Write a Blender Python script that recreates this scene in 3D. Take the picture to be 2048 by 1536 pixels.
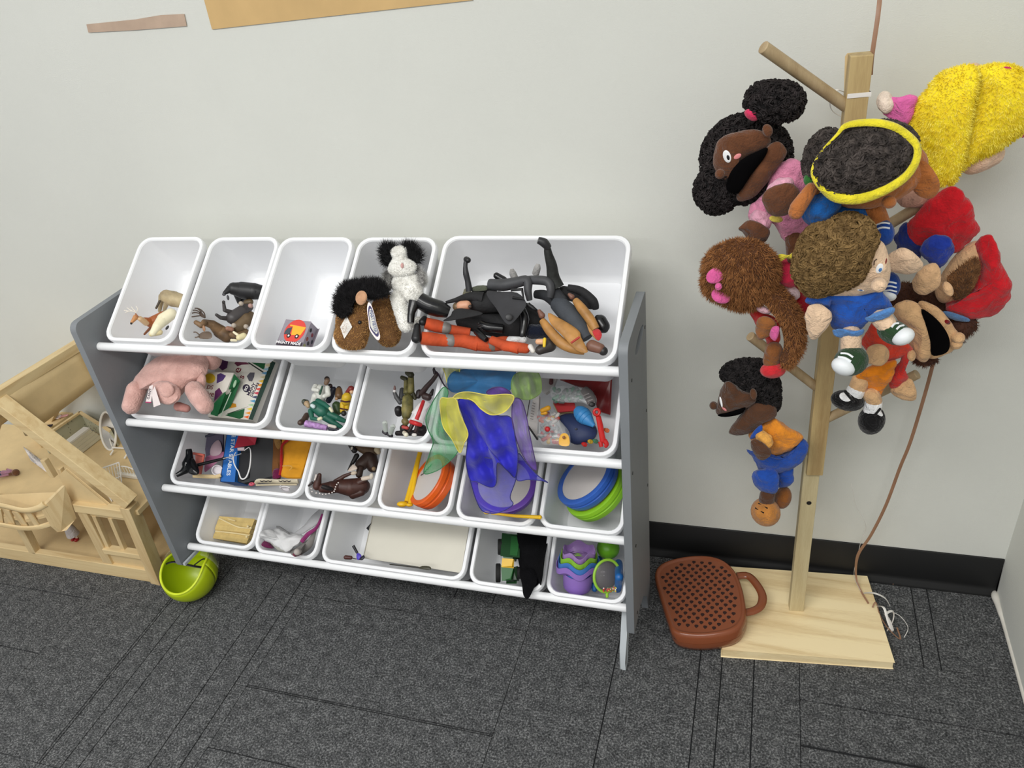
import bpy, bmesh, math, random
import numpy as np
from mathutils import Vector, Matrix
random.seed(7)
for o in list(bpy.data.objects): bpy.data.objects.remove(o, do_unlink=True)
scene = bpy.context.scene
COL = scene.collection
# ---------------------------------------------------------------- camera
CAM = Vector((0.7426, -1.3329, 1.3917)); FPX = 1538.7
RGT = Vector((0.95154246, 0.28066068, -0.12568421))
DWN = Vector((0.05343961, -0.55340301, -0.83119752))
FWD = Vector((-0.30283848, 0.78420322, -0.54158486))
UPV = -DWN; BCK = -FWD
cd = bpy.data.cameras.new('camera'); cam = bpy.data.objects.new('camera', cd); COL.objects.link(cam)
mw = Matrix((RGT, UPV, BCK)).transposed().to_4x4(); mw.translation = CAM
cam.matrix_world = mw
cd.sensor_width = 36; cd.lens = FPX / 2048 * 36; cd.clip_start = 0.02; cd.clip_end = 60
scene.camera = cam
# ---------------------------------------------------------------- light
w = bpy.data.worlds.new('room_light'); scene.world = w; w.use_nodes = True
w.node_tree.nodes['Background'].inputs[0].default_value = (0.97, 0.985, 1.0, 1)
w.node_tree.nodes['Background'].inputs[1].default_value = 0.62
def panel_light(loc, sx, sy, e, col=(1, 0.99, 0.965)):
    l = bpy.data.lights.new('ceiling_panel_light', 'AREA'); l.shape = 'RECTANGLE'; l.size = sx; l.size_y = sy
    l.energy = e; l.color = col
    o = bpy.data.objects.new('ceiling_panel_light', l); COL.objects.link(o); o.location = loc
for x, y, e in [(-0.6, -1.9, 27), (0.6, -2.1, 30), (-1.0, -3.9, 28), (0.6, -4.1, 28)]:
    panel_light((x, y, 2.7), 1.2, 0.6, e)
vs = scene.view_settings
vs.view_transform = 'Standard'; vs.look = 'None'; vs.gamma = 1; vs.use_curve_mapping = False; vs.exposure = 0.0
# ---------------------------------------------------------------- helpers
def ray(px, py): return RGT * ((px - 1024) / FPX) + DWN * ((py - 768) / FPX) + FWD
def PY(px, py, y): d = ray(px, py); return CAM + d * ((y - CAM.y) / d.y)
def PZ(px, py, z): d = ray(px, py); return CAM + d * ((z - CAM.z) / d.z)
def PX(px, py, x): d = ray(px, py); return CAM + d * ((x - CAM.x) / d.x)
def KM(P): return (P - CAM).dot(FWD) / FPX          # metres per pixel at a point
TILT = 0.5931; CT, ST = math.cos(TILT), math.sin(TILT)
ROWS = [(-0.302, 0.728), (-0.320, 0.549), (-0.311, 0.356), (-0.319, 0.177)]
RL = 0.2435
VV = Vector((0, CT, ST)); WW = Vector((0, ST, -CT))   # along the rim, and down into a bin
def PB(row, px, py, wd):                            # pixel onto the plane wd below a row's rims
    o = Vector((0, ROWS[row][0], ROWS[row][1])) + WW * wd
    d = ray(px, py); return CAM + d * ((o - CAM).dot(WW) / d.dot(WW))
def lin(c): return tuple(((v / 255) / 12.92 if v / 255 <= 0.04045 else ((v / 255 + 0.055) / 1.055) ** 2.4) for v in c)

class MB:
    def __init__(s): s.v = []; s.f = []
    def add(s, vs, fs):
        n = len(s.v); s.v += [Vector(v) for v in vs]; s.f += [tuple(i + n for i in f) for f in fs]; return s
    def box(s, c, size, R=None):
        c = Vector(c); h = [x / 2 for x in size]
        vs = [Vector((a * h[0], b * h[1], d * h[2])) for a in (-1, 1) for b in (-1, 1) for d in (-1, 1)]
        if R is not None: vs = [R @ v for v in vs]
        return s.add([c + v for v in vs], [(0, 1, 3, 2), (4, 6, 7, 5), (0, 4, 5, 1), (2, 3, 7, 6), (0, 2, 6, 4), (1, 5, 7, 3)])
    def bar(s, a, b, wd, ht, up=Vector((0, 0, 1))):   # a rectangular bar from a to b
        a, b = Vector(a), Vector(b); d = (b - a); L = d.length; d.normalize()
        x = d.cross(up)
        if x.length < 1e-4: x = d.cross(Vector((1, 0, 0)))
        x.normalize(); z = x.cross(d).normalized()
        return s.box((a + b) / 2, (wd, L, ht), Matrix((x, d, z)).transposed())
    def tube(s, pts, rad, n=10, caps=True, closed=False, spline=0, flat=None):
        pts = [Vector(p) for p in pts]
        if not hasattr(rad, '__len__'): rad = [rad] * len(pts)
        rad = list(rad)
        if spline: pts, rad = catmull(pts, rad, spline, closed)
        m = len(pts); rings = []; prev = None
        for i in range(m):
            if closed: t = pts[(i + 1) % m] - pts[i - 1]
            else: t = pts[min(i + 1, m - 1)] - pts[max(i - 1, 0)]
            if t.length < 1e-9: t = Vector((0, 0, 1))
            t.normalize()
            if prev is None:
                u = t.cross(Vector((0, 0, 1)))
                if u.length < 1e-3: u = t.cross(Vector((0, 1, 0)))
                if flat is not None:
                    u = flat - t * flat.dot(t)
            else: u = prev - t * prev.dot(t)
            u.normalize(); prev = u; v = t.cross(u)
            r = rad[i]; ru, rv = (r if hasattr(r, '__len__') else (r, r))
            rings.append([pts[i] + u * (ru * math.cos(2 * math.pi * k / n)) + v * (rv * math.sin(2 * math.pi * k / n)) for k in range(n)])
        vs = [p for r in rings for p in r]; fs = []
        for i in range(m if closed else m - 1):
            j = (i + 1) % m
            for k in range(n): fs.append((i * n + k, i * n + (k + 1) % n, j * n + (k + 1) % n, j * n + k))
        if caps and not closed:
            fs.append(tuple(reversed(range(n)))); fs.append(tuple((m - 1) * n + k for k in range(n)))
        return s.add(vs, fs)
    def cyl(s, a, b, r0, r1=None, n=16): return s.tube([a, b], [r0, r0 if r1 is None else r1], n)
    def cap(s, a, b, r0, r1=None, n=12):             # capsule with round ends
        a, b = Vector(a), Vector(b); r1 = r0 if r1 is None else r1; d = (b - a)
        if d.length < 1e-6: d = Vector((0, 0, 1e-4))
        d.normalize(); P = []; R = []
        for t in (0.02, 0.3, 0.6, 0.85): P.append(a - d * r0 * (1 - t)); R.append(r0 * math.sqrt(1 - (1 - t) ** 2))
        P += [a, b]; R += [r0, r1]
        for t in (0.85, 0.6, 0.3, 0.02): P.append(b + d * r1 * (1 - t)); R.append(r1 * math.sqrt(1 - (1 - t) ** 2))
        return s.tube(P, R, n)
    def ell(s, c, ax, n=20, m=12, cut=None):         # ax: three half-axis vectors
        c = Vector(c); ax = [Vector(a) for a in ax]; vs = []; fs = []
        for i in range(m + 1):
            th = math.pi * i / m
            for k in range(n):
                ph = 2 * math.pi * k / n
                vs.append(c + ax[0] * (math.sin(th) * math.cos(ph)) + ax[1] * (math.sin(th) * math.sin(ph)) + ax[2] * math.cos(th))
        for i in range(m):
            for k in range(n): fs.append((i * n + k, (i + 1) * n + k, (i + 1) * n + (k + 1) % n, i * n + (k + 1) % n))
        return s.add(vs, fs)
    def ball(s, c, r, n=16, m=10): return s.ell(c, [(r, 0, 0), (0, r, 0), (0, 0, r)], n, m)
    def lathe(s, c, axis, prof, n=28, U=None, sx=1, sy=1, wob=None):
        axis = Vector(axis).normalized()
        u = Vector(U) if U is not None else axis.cross(Vector((0, 1, 0.001)))
        u = (u - axis * u.dot(axis)).normalized(); v = axis.cross(u); c = Vector(c); vs = []; fs = []; m = len(prof)
        for r, h in prof:
            for k in range(n):
                a = 2 * math.pi * k / n; q = wob(a, h) if wob else 1
                vs.append(c + axis * h + u * (r * q * sx * math.cos(a)) + v * (r * q * sy * math.sin(a)))
        for i in range(m - 1):
            for k in range(n): fs.append((i * n + k, i * n + (k + 1) % n, (i + 1) * n + (k + 1) % n, (i + 1) * n + k))
        return s.add(vs, fs)
    def prism(s, pts, off):                           # polygon (3D points) swept by a vector, concave allowed
        pts = [Vector(p) for p in pts]; off = Vector(off); n = len(pts)
        bm = bmesh.new(); bv = [bm.verts.new(p) for p in pts]; bm.faces.new(bv); bmesh.ops.triangulate(bm, faces=bm.faces[:])
        bm.verts.index_update(); fs = [tuple(v.index for v in f.verts) for f in bm.faces]; bm.free()
        return s.add(pts + [p + off for p in pts], fs + [tuple(reversed([i + n for i in f])) for f in fs] + [(i, (i + 1) % n, (i + 1) % n + n, i + n) for i in range(n)])
    def puff(s, pts, nf, tf, tb=None, rings=5, spline=3, bulge=0.5, centre=None):
        # cushion: closed outline (3D), swollen by tf towards nf and tb away from it
        pts = [Vector(p) for p in pts]; tb = tf if tb is None else tb
        if spline: pts, _ = catmull(pts, [1] * len(pts), spline, True)
        n = len(pts); c = Vector(centre) if centre is not None else sum(pts, Vector()) / n; nf = Vector(nf).normalized(); vs = list(pts); fs = []
        for sgn, t in ((1, tf), (-1, tb)):
            prev = list(range(n))
            for j in range(1, rings):
                k = math.cos(math.pi / 2 * j / rings); hgt = math.sin(math.pi / 2 * j / rings) ** (2 * bulge)
                cur = list(range(len(vs), len(vs) + n))
                vs += [c + (p - c) * k + nf * (sgn * t * hgt) for p in pts]
                for i in range(n):
                    q = (prev[i], prev[(i + 1) % n], cur[(i + 1) % n], cur[i]); fs.append(q if sgn > 0 else q[::-1])
                prev = cur
            vs.append(c + nf * sgn * t); m = len(vs) - 1
            for i in range(n):
                q = (prev[i], prev[(i + 1) % n], m); fs.append(q if sgn > 0 else q[::-1])
        return s.add(vs, fs)
    def grid(s, rows):                                # surface from rows of points
        n = len(rows[0]); vs = [p for r in rows for p in r]
        return s.add(vs, [(i * n + k, i * n + k + 1, (i + 1) * n + k + 1, (i + 1) * n + k) for i in range(len(rows) - 1) for k in range(n - 1)])
    def join(s, o): return s.add(o.v, o.f)

def catmull(pts, rad, k, closed=False):
    n = len(pts); P = []; R = []
    def g(i): return pts[i % n] if closed else pts[max(0, min(n - 1, i))]
    def gr(i): return rad[i % n] if closed else rad[max(0, min(n - 1, i))]
    def lerp(a, b, t): return tuple(x + (y - x) * t for x, y in zip(a, b)) if hasattr(a, '__len__') else a + (b - a) * t
    for i in range(n if closed else n - 1):
        p0, p1, p2, p3 = g(i - 1), g(i), g(i + 1), g(i + 2)
        for j in range(k):
            t = j / k
            P.append(0.5 * ((2 * p1) + (p2 - p0) * t + (2 * p0 - 5 * p1 + 4 * p2 - p3) * t * t + (3 * p1 - p0 - 3 * p2 + p3) * t ** 3)); R.append(lerp(gr(i), gr(i + 1), t))
    if not closed: P.append(pts[-1]); R.append(rad[-1])
    return P, R

# ---- materials
def M(name, rgb, rough=0.6, var=0.10, scale=40, bump=0.0, bscale=300, metal=0.0, sheen=0.0, alpha=1.0, coat=0.0, rgb2=None, trans=0.0, ior=1.45, spec=0.5):
    m = bpy.data.materials.new(name); m.use_nodes = True; nt = m.node_tree; b = nt.nodes['Principled BSDF']
    tc = nt.nodes.new('ShaderNodeTexCoord'); nz = nt.nodes.new('ShaderNodeTexNoise'); nz.inputs['Scale'].default_value = scale; nz.inputs['Detail'].default_value = 4
    nt.links.new(tc.outputs['Object'], nz.inputs['Vector'])
    cr = nt.nodes.new('ShaderNodeValToRGB'); c = lin(rgb); c2 = lin(rgb2) if rgb2 else None
    cr.color_ramp.elements[0].position = 0.3; cr.color_ramp.elements[1].position = 0.7
    cr.color_ramp.elements[0].color = (*[x * (1 - var) for x in c], 1); cr.color_ramp.elements[1].color = (*(c2 if c2 else [min(1, x * (1 + var)) for x in c]), 1)
    nt.links.new(nz.outputs['Fac'], cr.inputs['Fac']); nt.links.new(cr.outputs['Color'], b.inputs['Base Color'])
    b.inputs['Roughness'].default_value = rough; b.inputs['Metallic'].default_value = metal; b.inputs['Specular IOR Level'].default_value = spec
    if sheen: b.inputs['Sheen Weight'].default_value = sheen; b.inputs['Sheen Roughness'].default_value = 0.5
    if coat: b.inputs['Coat Weight'].default_value = coat; b.inputs['Coat Roughness'].default_value = 0.1
    if alpha < 1: b.inputs['Alpha'].default_value = alpha
    if trans: b.inputs['Transmission Weight'].default_value = trans; b.inputs['IOR'].default_value = ior
    if bump:
        n2 = nt.nodes.new('ShaderNodeTexNoise'); n2.inputs['Scale'].default_value = bscale; n2.inputs['Detail'].default_value = 3
        nt.links.new(tc.outputs['Object'], n2.inputs['Vector']); bp = nt.nodes.new('ShaderNodeBump'); bp.inputs['Strength'].default_value = bump; bp.inputs['Distance'].default_value = 0.004
        nt.links.new(n2.outputs['Fac'], bp.inputs['Height']); nt.links.new(bp.outputs['Normal'], b.inputs['Normal'])
    return m
_mc = {}
def plush(rgb, **k):
    key = ('pl', rgb)
    if key not in _mc:
        m = _mc[key] = M('plush_fabric', rgb, 0.95, 0.16, 70, 0.5, 420, sheen=0.25, spec=0.15, **k); nt = m.node_tree
        wv = nt.nodes.new('ShaderNodeTexNoise'); wv.inputs['Scale'].default_value = 38; wv.inputs['Detail'].default_value = 2; wv.inputs['Distortion'].default_value = 1.2
        nt.links.new(nt.nodes['Texture Coordinate'].outputs['Object'], wv.inputs['Vector']); b2 = nt.nodes.new('ShaderNodeBump'); b2.inputs['Strength'].default_value = 0.55; b2.inputs['Distance'].default_value = 0.012
        nt.links.new(wv.outputs['Fac'], b2.inputs['Height']); nt.links.new(b2.outputs['Normal'], nt.nodes['Bump'].inputs['Normal'])
    return _mc[key]
def plastic(rgb, rough=0.35, **k):
    key = ('pa', rgb, rough, tuple(sorted(k.items())))
    if key not in _mc: _mc[key] = M('toy_plastic', rgb, rough, 0.05, 25, **k)
    return _mc[key]
def paint(rgb):
    key = ('pt', rgb)
    if key not in _mc: _mc[key] = M('flat_print', rgb, 0.7, 0.03, 30)
    return _mc[key]
def fur(rgb, rgb2=None):
    key = ('fu', rgb, rgb2)
    if key not in _mc: _mc[key] = M('fur_strands', rgb, 0.8, 0.25, 90, rgb2=rgb2, spec=0.25)
    return _mc[key]
def wood(name, rgb, rgb2, axis='X', scale=10, rough=0.55):
    m = bpy.data.materials.new(name); m.use_nodes = True; nt = m.node_tree; b = nt.nodes['Principled BSDF']
    tc = nt.nodes.new('ShaderNodeTexCoord'); mp = nt.nodes.new('ShaderNodeMapping')
    st = {'X': (0.06, 1, 1), 'Y': (1, 0.06, 1), 'Z': (1, 1, 0.06)}[axis]; mp.inputs['Scale'].default_value = st
    nt.links.new(tc.outputs['Object'], mp.inputs['Vector'])
    nz = nt.nodes.new('ShaderNodeTexNoise'); nz.inputs['Scale'].default_value = scale * 9; nz.inputs['Detail'].default_value = 6; nz.inputs['Distortion'].default_value = 0.4
    nt.links.new(mp.outputs['Vector'], nz.inputs['Vector'])
    n2 = nt.nodes.new('ShaderNodeTexNoise'); n2.inputs['Scale'].default_value = 900; nt.links.new(mp.outputs['Vector'], n2.inputs['Vector'])
    mx = nt.nodes.new('ShaderNodeMath'); mx.operation = 'MULTIPLY_ADD'; mx.inputs[1].default_value = 0.25; nt.links.new(n2.outputs['Fac'], mx.inputs[0]); nt.links.new(nz.outputs['Fac'], mx.inputs[2])
    cr = nt.nodes.new('ShaderNodeValToRGB'); cr.color_ramp.elements[0].position = 0.40; cr.color_ramp.elements[1].position = 0.72
    cr.color_ramp.elements[0].color = (*lin(rgb2), 1); cr.color_ramp.elements[1].color = (*lin(rgb), 1)
    nt.links.new(mx.outputs[0], cr.inputs['Fac']); nt.links.new(cr.outputs['Color'], b.inputs['Base Color']); b.inputs['Roughness'].default_value = rough
    bp = nt.nodes.new('ShaderNodeBump'); bp.inputs['Strength'].default_value = 0.12; bp.inputs['Distance'].default_value = 0.002
    nt.links.new(mx.outputs[0], bp.inputs['Height']); nt.links.new(bp.outputs['Normal'], b.inputs['Normal'])
    return m

# ---- objects
def tag(o, label=None, cat=None, group=None, kind=None):
    if label: o['label'] = label
    if cat: o['category'] = cat
    if group: o['group'] = group
    if kind: o['kind'] = kind
    return o
_off = {}
def thing(name, label, cat, loc, group=None):
    o = bpy.data.objects.new(name, None); COL.objects.link(o); o.location = loc; o.empty_display_size = 0.02
    _off[o] = Vector(loc); return tag(o, label, cat, group)
def obj(name, mb, mat, parent=None, smooth=True, bevel=0, solid=0, remesh=0, soft=0, sub=0, ang=40, label=None, disp=None):
    vs = mb.v
    if parent is not None: off = _off[parent]
    else:
        xs = [v.x for v in vs]; ys = [v.y for v in vs]; zs = [v.z for v in vs]
        off = Vector(((min(xs) + max(xs)) / 2, (min(ys) + max(ys)) / 2, min(zs)))
    me = bpy.data.meshes.new(name); me.from_pydata([v - off for v in vs], [], mb.f); me.update()
    if smooth:
        me.polygons.foreach_set('use_smooth', [True] * len(me.polygons))
        if not remesh and not soft: me.set_sharp_from_angle(angle=math.radians(ang))
    o = bpy.data.objects.new(name, me); COL.objects.link(o)
    for m in (mat if isinstance(mat, (list, tuple)) else [mat]): me.materials.append(m)
    if parent is not None: o.parent = parent
    else: o.location = off
    _off[o] = off
    if solid: md = o.modifiers.new('thick', 'SOLIDIFY'); md.thickness = solid; md.offset = 0
    if remesh:
        md = o.modifiers.new('blend', 'REMESH'); md.mode = 'VOXEL'; md.voxel_size = remesh; md.use_smooth_shade = True
    if soft: md = o.modifiers.new('soft', 'SMOOTH'); md.factor = 0.6; md.iterations = soft
    if bevel: md = o.modifiers.new('edge', 'BEVEL'); md.width = bevel; md.segments = 2; md.limit_method = 'ANGLE'; md.angle_limit = math.radians(50)
    if sub: md = o.modifiers.new('sub', 'SUBSURF'); md.levels = sub; md.render_levels = sub
    if disp:
        tx = bpy.data.textures.new('lumps', 'CLOUDS'); tx.noise_scale = disp[1]
        md = o.modifiers.new('lumps', 'DISPLACE'); md.texture = tx; md.strength = disp[0]; md.mid_level = 0.5
    if label: o['label'] = label
    return o
def struct(name, mb, mat, **k): o = obj(name, mb, mat, **k); o['kind'] = 'structure'; return o
def single(name, mb, mat, label, cat, group=None, **k): return tag(obj(name, mb, mat, **k), label, cat, group)

def samples(mb, n, keep=None, rnd=random):
    tris = []; acc = []; t = 0
    for f in mb.f:
        for i in range(1, len(f) - 1):
            a, b, c = mb.v[f[0]], mb.v[f[i]], mb.v[f[i + 1]]; nr = (b - a).cross(c - a); ar = nr.length
            if ar < 1e-12: continue
            t += ar; tris.append((a, b, c, nr / ar)); acc.append(t)
    import bisect; out = []; guard = 0
    cen = sum(mb.v, Vector()) / len(mb.v)
    while len(out) < n and guard < n * 20:
        guard += 1; a, b, c, nr = tris[min(bisect.bisect(acc, rnd.random() * t), len(tris) - 1)]
        u, v = rnd.random(), rnd.random()
        if u + v > 1: u, v = 1 - u, 1 - v
        p = a + (b - a) * u + (c - a) * v
        if nr.dot(p - cen) < 0: nr = -nr
        if keep and not keep(p, nr): continue
        out.append((p, nr))
    return out
def rvec(): return Vector((random.gauss(0, 1), random.gauss(0, 1), random.gauss(0, 1))).normalized()
def curls(mb, n, r, th, keep=None, seg=9):            # little hoops of hair standing on a surface
    out = MB()
    for p, nr in samples(mb, n, keep):
        a = nr.cross(rvec()).normalized(); q = (nr + a.cross(nr) * random.uniform(-0.8, 0.8)).normalized(); R = r * random.uniform(0.7, 1.3)
        c = p + nr * R * 0.5; tw = random.uniform(0.4, 0.9) * R; bx = a.cross(q)
        pts = [c + a * (R * math.cos(t)) + q * (R * math.sin(t)) + bx * (tw * (k / seg - 0.5)) for k, t in ((k, 2 * math.pi * 1.35 * k / seg) for k in range(seg + 1))]
        out.tube(pts, th, 3, caps=False)
    return out
def strands(mb, n, length, th, comb=Vector((0, 0, 0)), keep=None, jit=0.5):
    out = MB()
    for p, nr in samples(mb, n, keep):
        d = (nr + rvec() * jit + comb); d.normalize(); L = length * random.uniform(0.6, 1.2); u = d.cross(rvec()).normalized() * th; v = d.cross(u)
        tip = p + d * L + comb * L * 0.4
        out.add([p + u - d * th, p - u * 0.5 + v * 0.87 - d * th, p - u * 0.5 - v * 0.87 - d * th, tip], [(0, 1, 3), (1, 2, 3), (2, 0, 3)])
    return out
# view-aligned shapes at a real depth: sizes given in photograph pixels, converted to metres at that point
def vell(px, py, y, a, b, c=None, ang=0, P=None):
    P = P or PY(px, py, y); k = KM(P); t = math.radians(ang); c = (a + b) / 2 if c is None else c
    e = RGT * math.cos(t) + UPV * math.sin(t); g = -RGT * math.sin(t) + UPV * math.cos(t)
    return P, [e * a * k, g * b * k, BCK * c * k]
def outline(pts, y, dy=0):                            # list of (px,py[,y])
    return [PY(p[0], p[1], p[2] if len(p) > 2 else y) for p in pts]
def rpx(px, py, y, r): return r * KM(PY(px, py, y))
def vtube(mb, pts, n=12, spline=4):                   # (px,py,y,radius_px)
    P = [PY(a, b, y) for a, b, y, r in pts]; return mb.tube(P, [r * KM(p) for (a, b, y, r), p in zip(pts, P)], n, spline=spline)
def vcap(mb, pts, n=12):
    P = [PY(a, b, y) for a, b, y, r in pts]; R = [r * KM(p) for (a, b, y, r), p in zip(pts, P)]
    for i in range(len(P) - 1): mb.cap(P[i], P[i + 1], R[i], R[i + 1], n)
    return mb
def text_obj(name, s, P, ex, ey, size, mat, parent, align='CENTER', bold=0.0, thick=0.0004):
    cu = bpy.data.curves.new(name, 'FONT'); cu.body = s; cu.size = size; cu.align_x = align; cu.align_y = 'CENTER'; cu.extrude = thick; cu.offset = bold; cu.resolution_u = 2
    t = bpy.data.objects.new(name, cu); COL.objects.link(t)
    ex = Vector(ex).normalized(); ez = ex.cross(Vector(ey)).normalized(); ey = ez.cross(ex)
    dg = bpy.context.evaluated_depsgraph_get(); me = bpy.data.meshes.new_from_object(t.evaluated_get(dg)); bpy.data.objects.remove(t, do_unlink=True); bpy.data.curves.remove(cu)
    R = Matrix((ex, ey, ez)).transposed(); off = _off[parent] if parent else Vector(P)
    for v in me.vertices: v.co = R @ v.co + Vector(P) - off
    me.materials.clear(); me.materials.append(mat)
    o = bpy.data.objects.new(name, me); COL.objects.link(o)
    if parent: o.parent = parent
    else: o.location = off
    _off[o] = off; return o
# ---------------------------------------------------------------- the room
m_wall = M('wall_paint', (217, 218, 211), 0.85, 0.015, 6, 0.15, 500)
m_carpet = None
def carpet_mat():
    m = bpy.data.materials.new('grey_carpet'); m.use_nodes = True; nt = m.node_tree; b = nt.nodes['Principled BSDF']; b.inputs['Roughness'].default_value = 0.95; b.inputs['Specular IOR Level'].default_value = 0.1
    tc = nt.nodes.new('ShaderNodeTexCoord'); geo = nt.nodes.new('ShaderNodeNewGeometry')
    def nz(s, d, src):
        n = nt.nodes.new('ShaderNodeTexNoise'); n.inputs['Scale'].default_value = s; n.inputs['Detail'].default_value = d; n.inputs['Roughness'].default_value = 0.7; nt.links.new(src, n.inputs['Vector']); return n
    a = nz(260, 4, geo.outputs['Position']); c = nz(45, 5, geo.outputs['Position'])
    mx = nt.nodes.new('ShaderNodeMath'); mx.operation = 'MULTIPLY_ADD'; mx.inputs[1].default_value = 0.35; nt.links.new(c.outputs['Fac'], mx.inputs[0]); nt.links.new(a.outputs['Fac'], mx.inputs[2])
    cr = nt.nodes.new('ShaderNodeValToRGB'); e = cr.color_ramp.elements; e[0].position = 0.50; e[0].color = (*lin((41, 42, 43)), 1); e[1].position = 0.86; e[1].color = (*lin((152, 153, 153)), 1)
    e2 = e.new(0.68); e2.color = (*lin((86, 87, 88)), 1)
    nt.links.new(mx.outputs[0], cr.inputs['Fac']); nt.links.new(cr.outputs['Color'], b.inputs['Base Color'])
    bp = nt.nodes.new('ShaderNodeBump'); bp.inputs['Strength'].default_value = 0.9; bp.inputs['Distance'].default_value = 0.004; nt.links.new(a.outputs['Fac'], bp.inputs['Height']); nt.links.new(bp.outputs['Normal'], b.inputs['Normal'])
    return m
m_carpet = carpet_mat()
m_groove = M('carpet_groove', (30, 31, 33), 0.95, 0.2, 200)
struct('wall_back', MB().box((0.2, 0.06, 1.35), (6.4, 0.12, 2.7)), m_wall)
fl = struct('floor', MB().box((0.2, -2.4, -0.0105), (6.4, 4.8, 0.015)), m_groove)
T = 0.571; tx0 = -0.858 - 3 * T; random.seed(3)
tile = None
for i in range(9):
    for j in range(5):
        x0 = tx0 + i * T; y1 = -0.222 - (j - 1) * T
        xa, xb = max(x0, -3.0) + 0.0007, min(x0 + T, 3.4) - 0.0007; ya, yb = y1 - T + 0.0007, min(y1, 0) - 0.0007
        if xb - xa < 0.02 or yb - ya < 0.02: continue
        along_x = (i + j) % 2 == 1
        if i == 4 and j == 1: cuts = [y for y in (-0.2815, -0.536, -0.540, -0.684)]
        elif i == 3 and j == 1: cuts = [-0.635, -0.628, -0.575, -0.535, -0.385, -0.318]
        elif i == 5 and j == 1: cuts = [0.49, 0.661, 0.705, 0.768]
        elif i == 6 and j == 1: cuts = [-0.341, -0.436, -0.439]
        elif i == 6 and j == 0: cuts = [1.087, 1.118]
        elif i == 2 and j == 1: cuts = [-0.394, -0.563]
        else:
            lo, hi = (ya, yb) if along_x else (xa, xb); cuts = [random.uniform(lo + 0.03, hi - 0.03) for _ in range(3)]
        mb = MB(); g = 0.0013; lo, hi = (ya, yb) if along_x else (xa, xb); cs = sorted(c for c in cuts if lo + 0.004 < c < hi - 0.004); edges = [lo] + cs + [hi]
        for k in range(len(edges) - 1):               # strips of pile between the tufted grooves of one tile
            a = edges[k] + (g if k else 0); b_ = edges[k + 1] - (g if k < len(edges) - 2 else 0)
            if b_ - a < 0.001: continue
            if along_x: mb.box(((xa + xb) / 2, (a + b_) / 2, -0.001), (xb - xa, b_ - a, 0.006))
            else: mb.box(((a + b_) / 2, (ya + yb) / 2, -0.001), (b_ - a, yb - ya, 0.006))
        mb.v = [v + Vector((0, 0, -0.002)) for v in mb.v]
        obj('carpet_tile', mb, m_carpet, fl, smooth=False)
wr = MB().box((1.31, -1.2, 1.35), (0.12, 2.4, 2.7))
struct('wall_right', wr, m_wall)
tr = MB().tube([(1.25, -0.003, 0.006), (1.246, -0.02, 0.010), (1.249, -0.06, 0.007), (1.251, -0.2, 0.005), (1.25, -1.2, 0.005)], [0.004, 0.008, 0.006, 0.005, 0.005], 10, spline=4)
struct('trim_1', tr, M('caulk_bead', (214, 210, 200), 0.8, 0.05, 60))
m_base = M('black_rubber_base', (7, 7, 8), 0.55, 0.2, 20)
prof = [(0.0, 0.0), (-0.014, 0.0), (-0.0125, 0.006), (-0.006, 0.013), (-0.0035, 0.022), (-0.0035, 0.1), (-0.002, 0.102), (0.0, 0.102)]
mb = MB().prism([(-3.0, y, z) for y, z in prof], (4.249, 0, 0))
struct('baseboard_back', mb, m_base)
m_kraft = M('kraft_paper', (206, 172, 118), 0.8, 0.06, 15, 0.1, 80)
m_tape = M('beige_paper', (186, 162, 142), 0.8, 0.08, 30, 0.1, 80)
single('kraft_poster', MB().prism([(-0.257, -0.0012, 1.235), (0.262, -0.0012, 1.2385), (0.258, -0.0012, 1.62), (-0.237, -0.0012, 1.615)], (0, -0.0012, 0)), m_kraft, 'large tan kraft paper sheet on the wall, cut off by the top edge', 'poster', smooth=False)
single('paper_strip', MB().prism([(-0.541, -0.0012, 1.252), (-0.43, -0.0012, 1.2475), (-0.310, -0.0012, 1.245), (-0.307, -0.0012, 1.2655), (-0.36, -0.0012, 1.268), (-0.42, -0.0012, 1.2655), (-0.538, -0.0012, 1.2665)], (0, -0.0012, 0)), m_tape, 'short beige paper strip on the wall left of the kraft sheet', 'paper', smooth=False)

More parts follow.
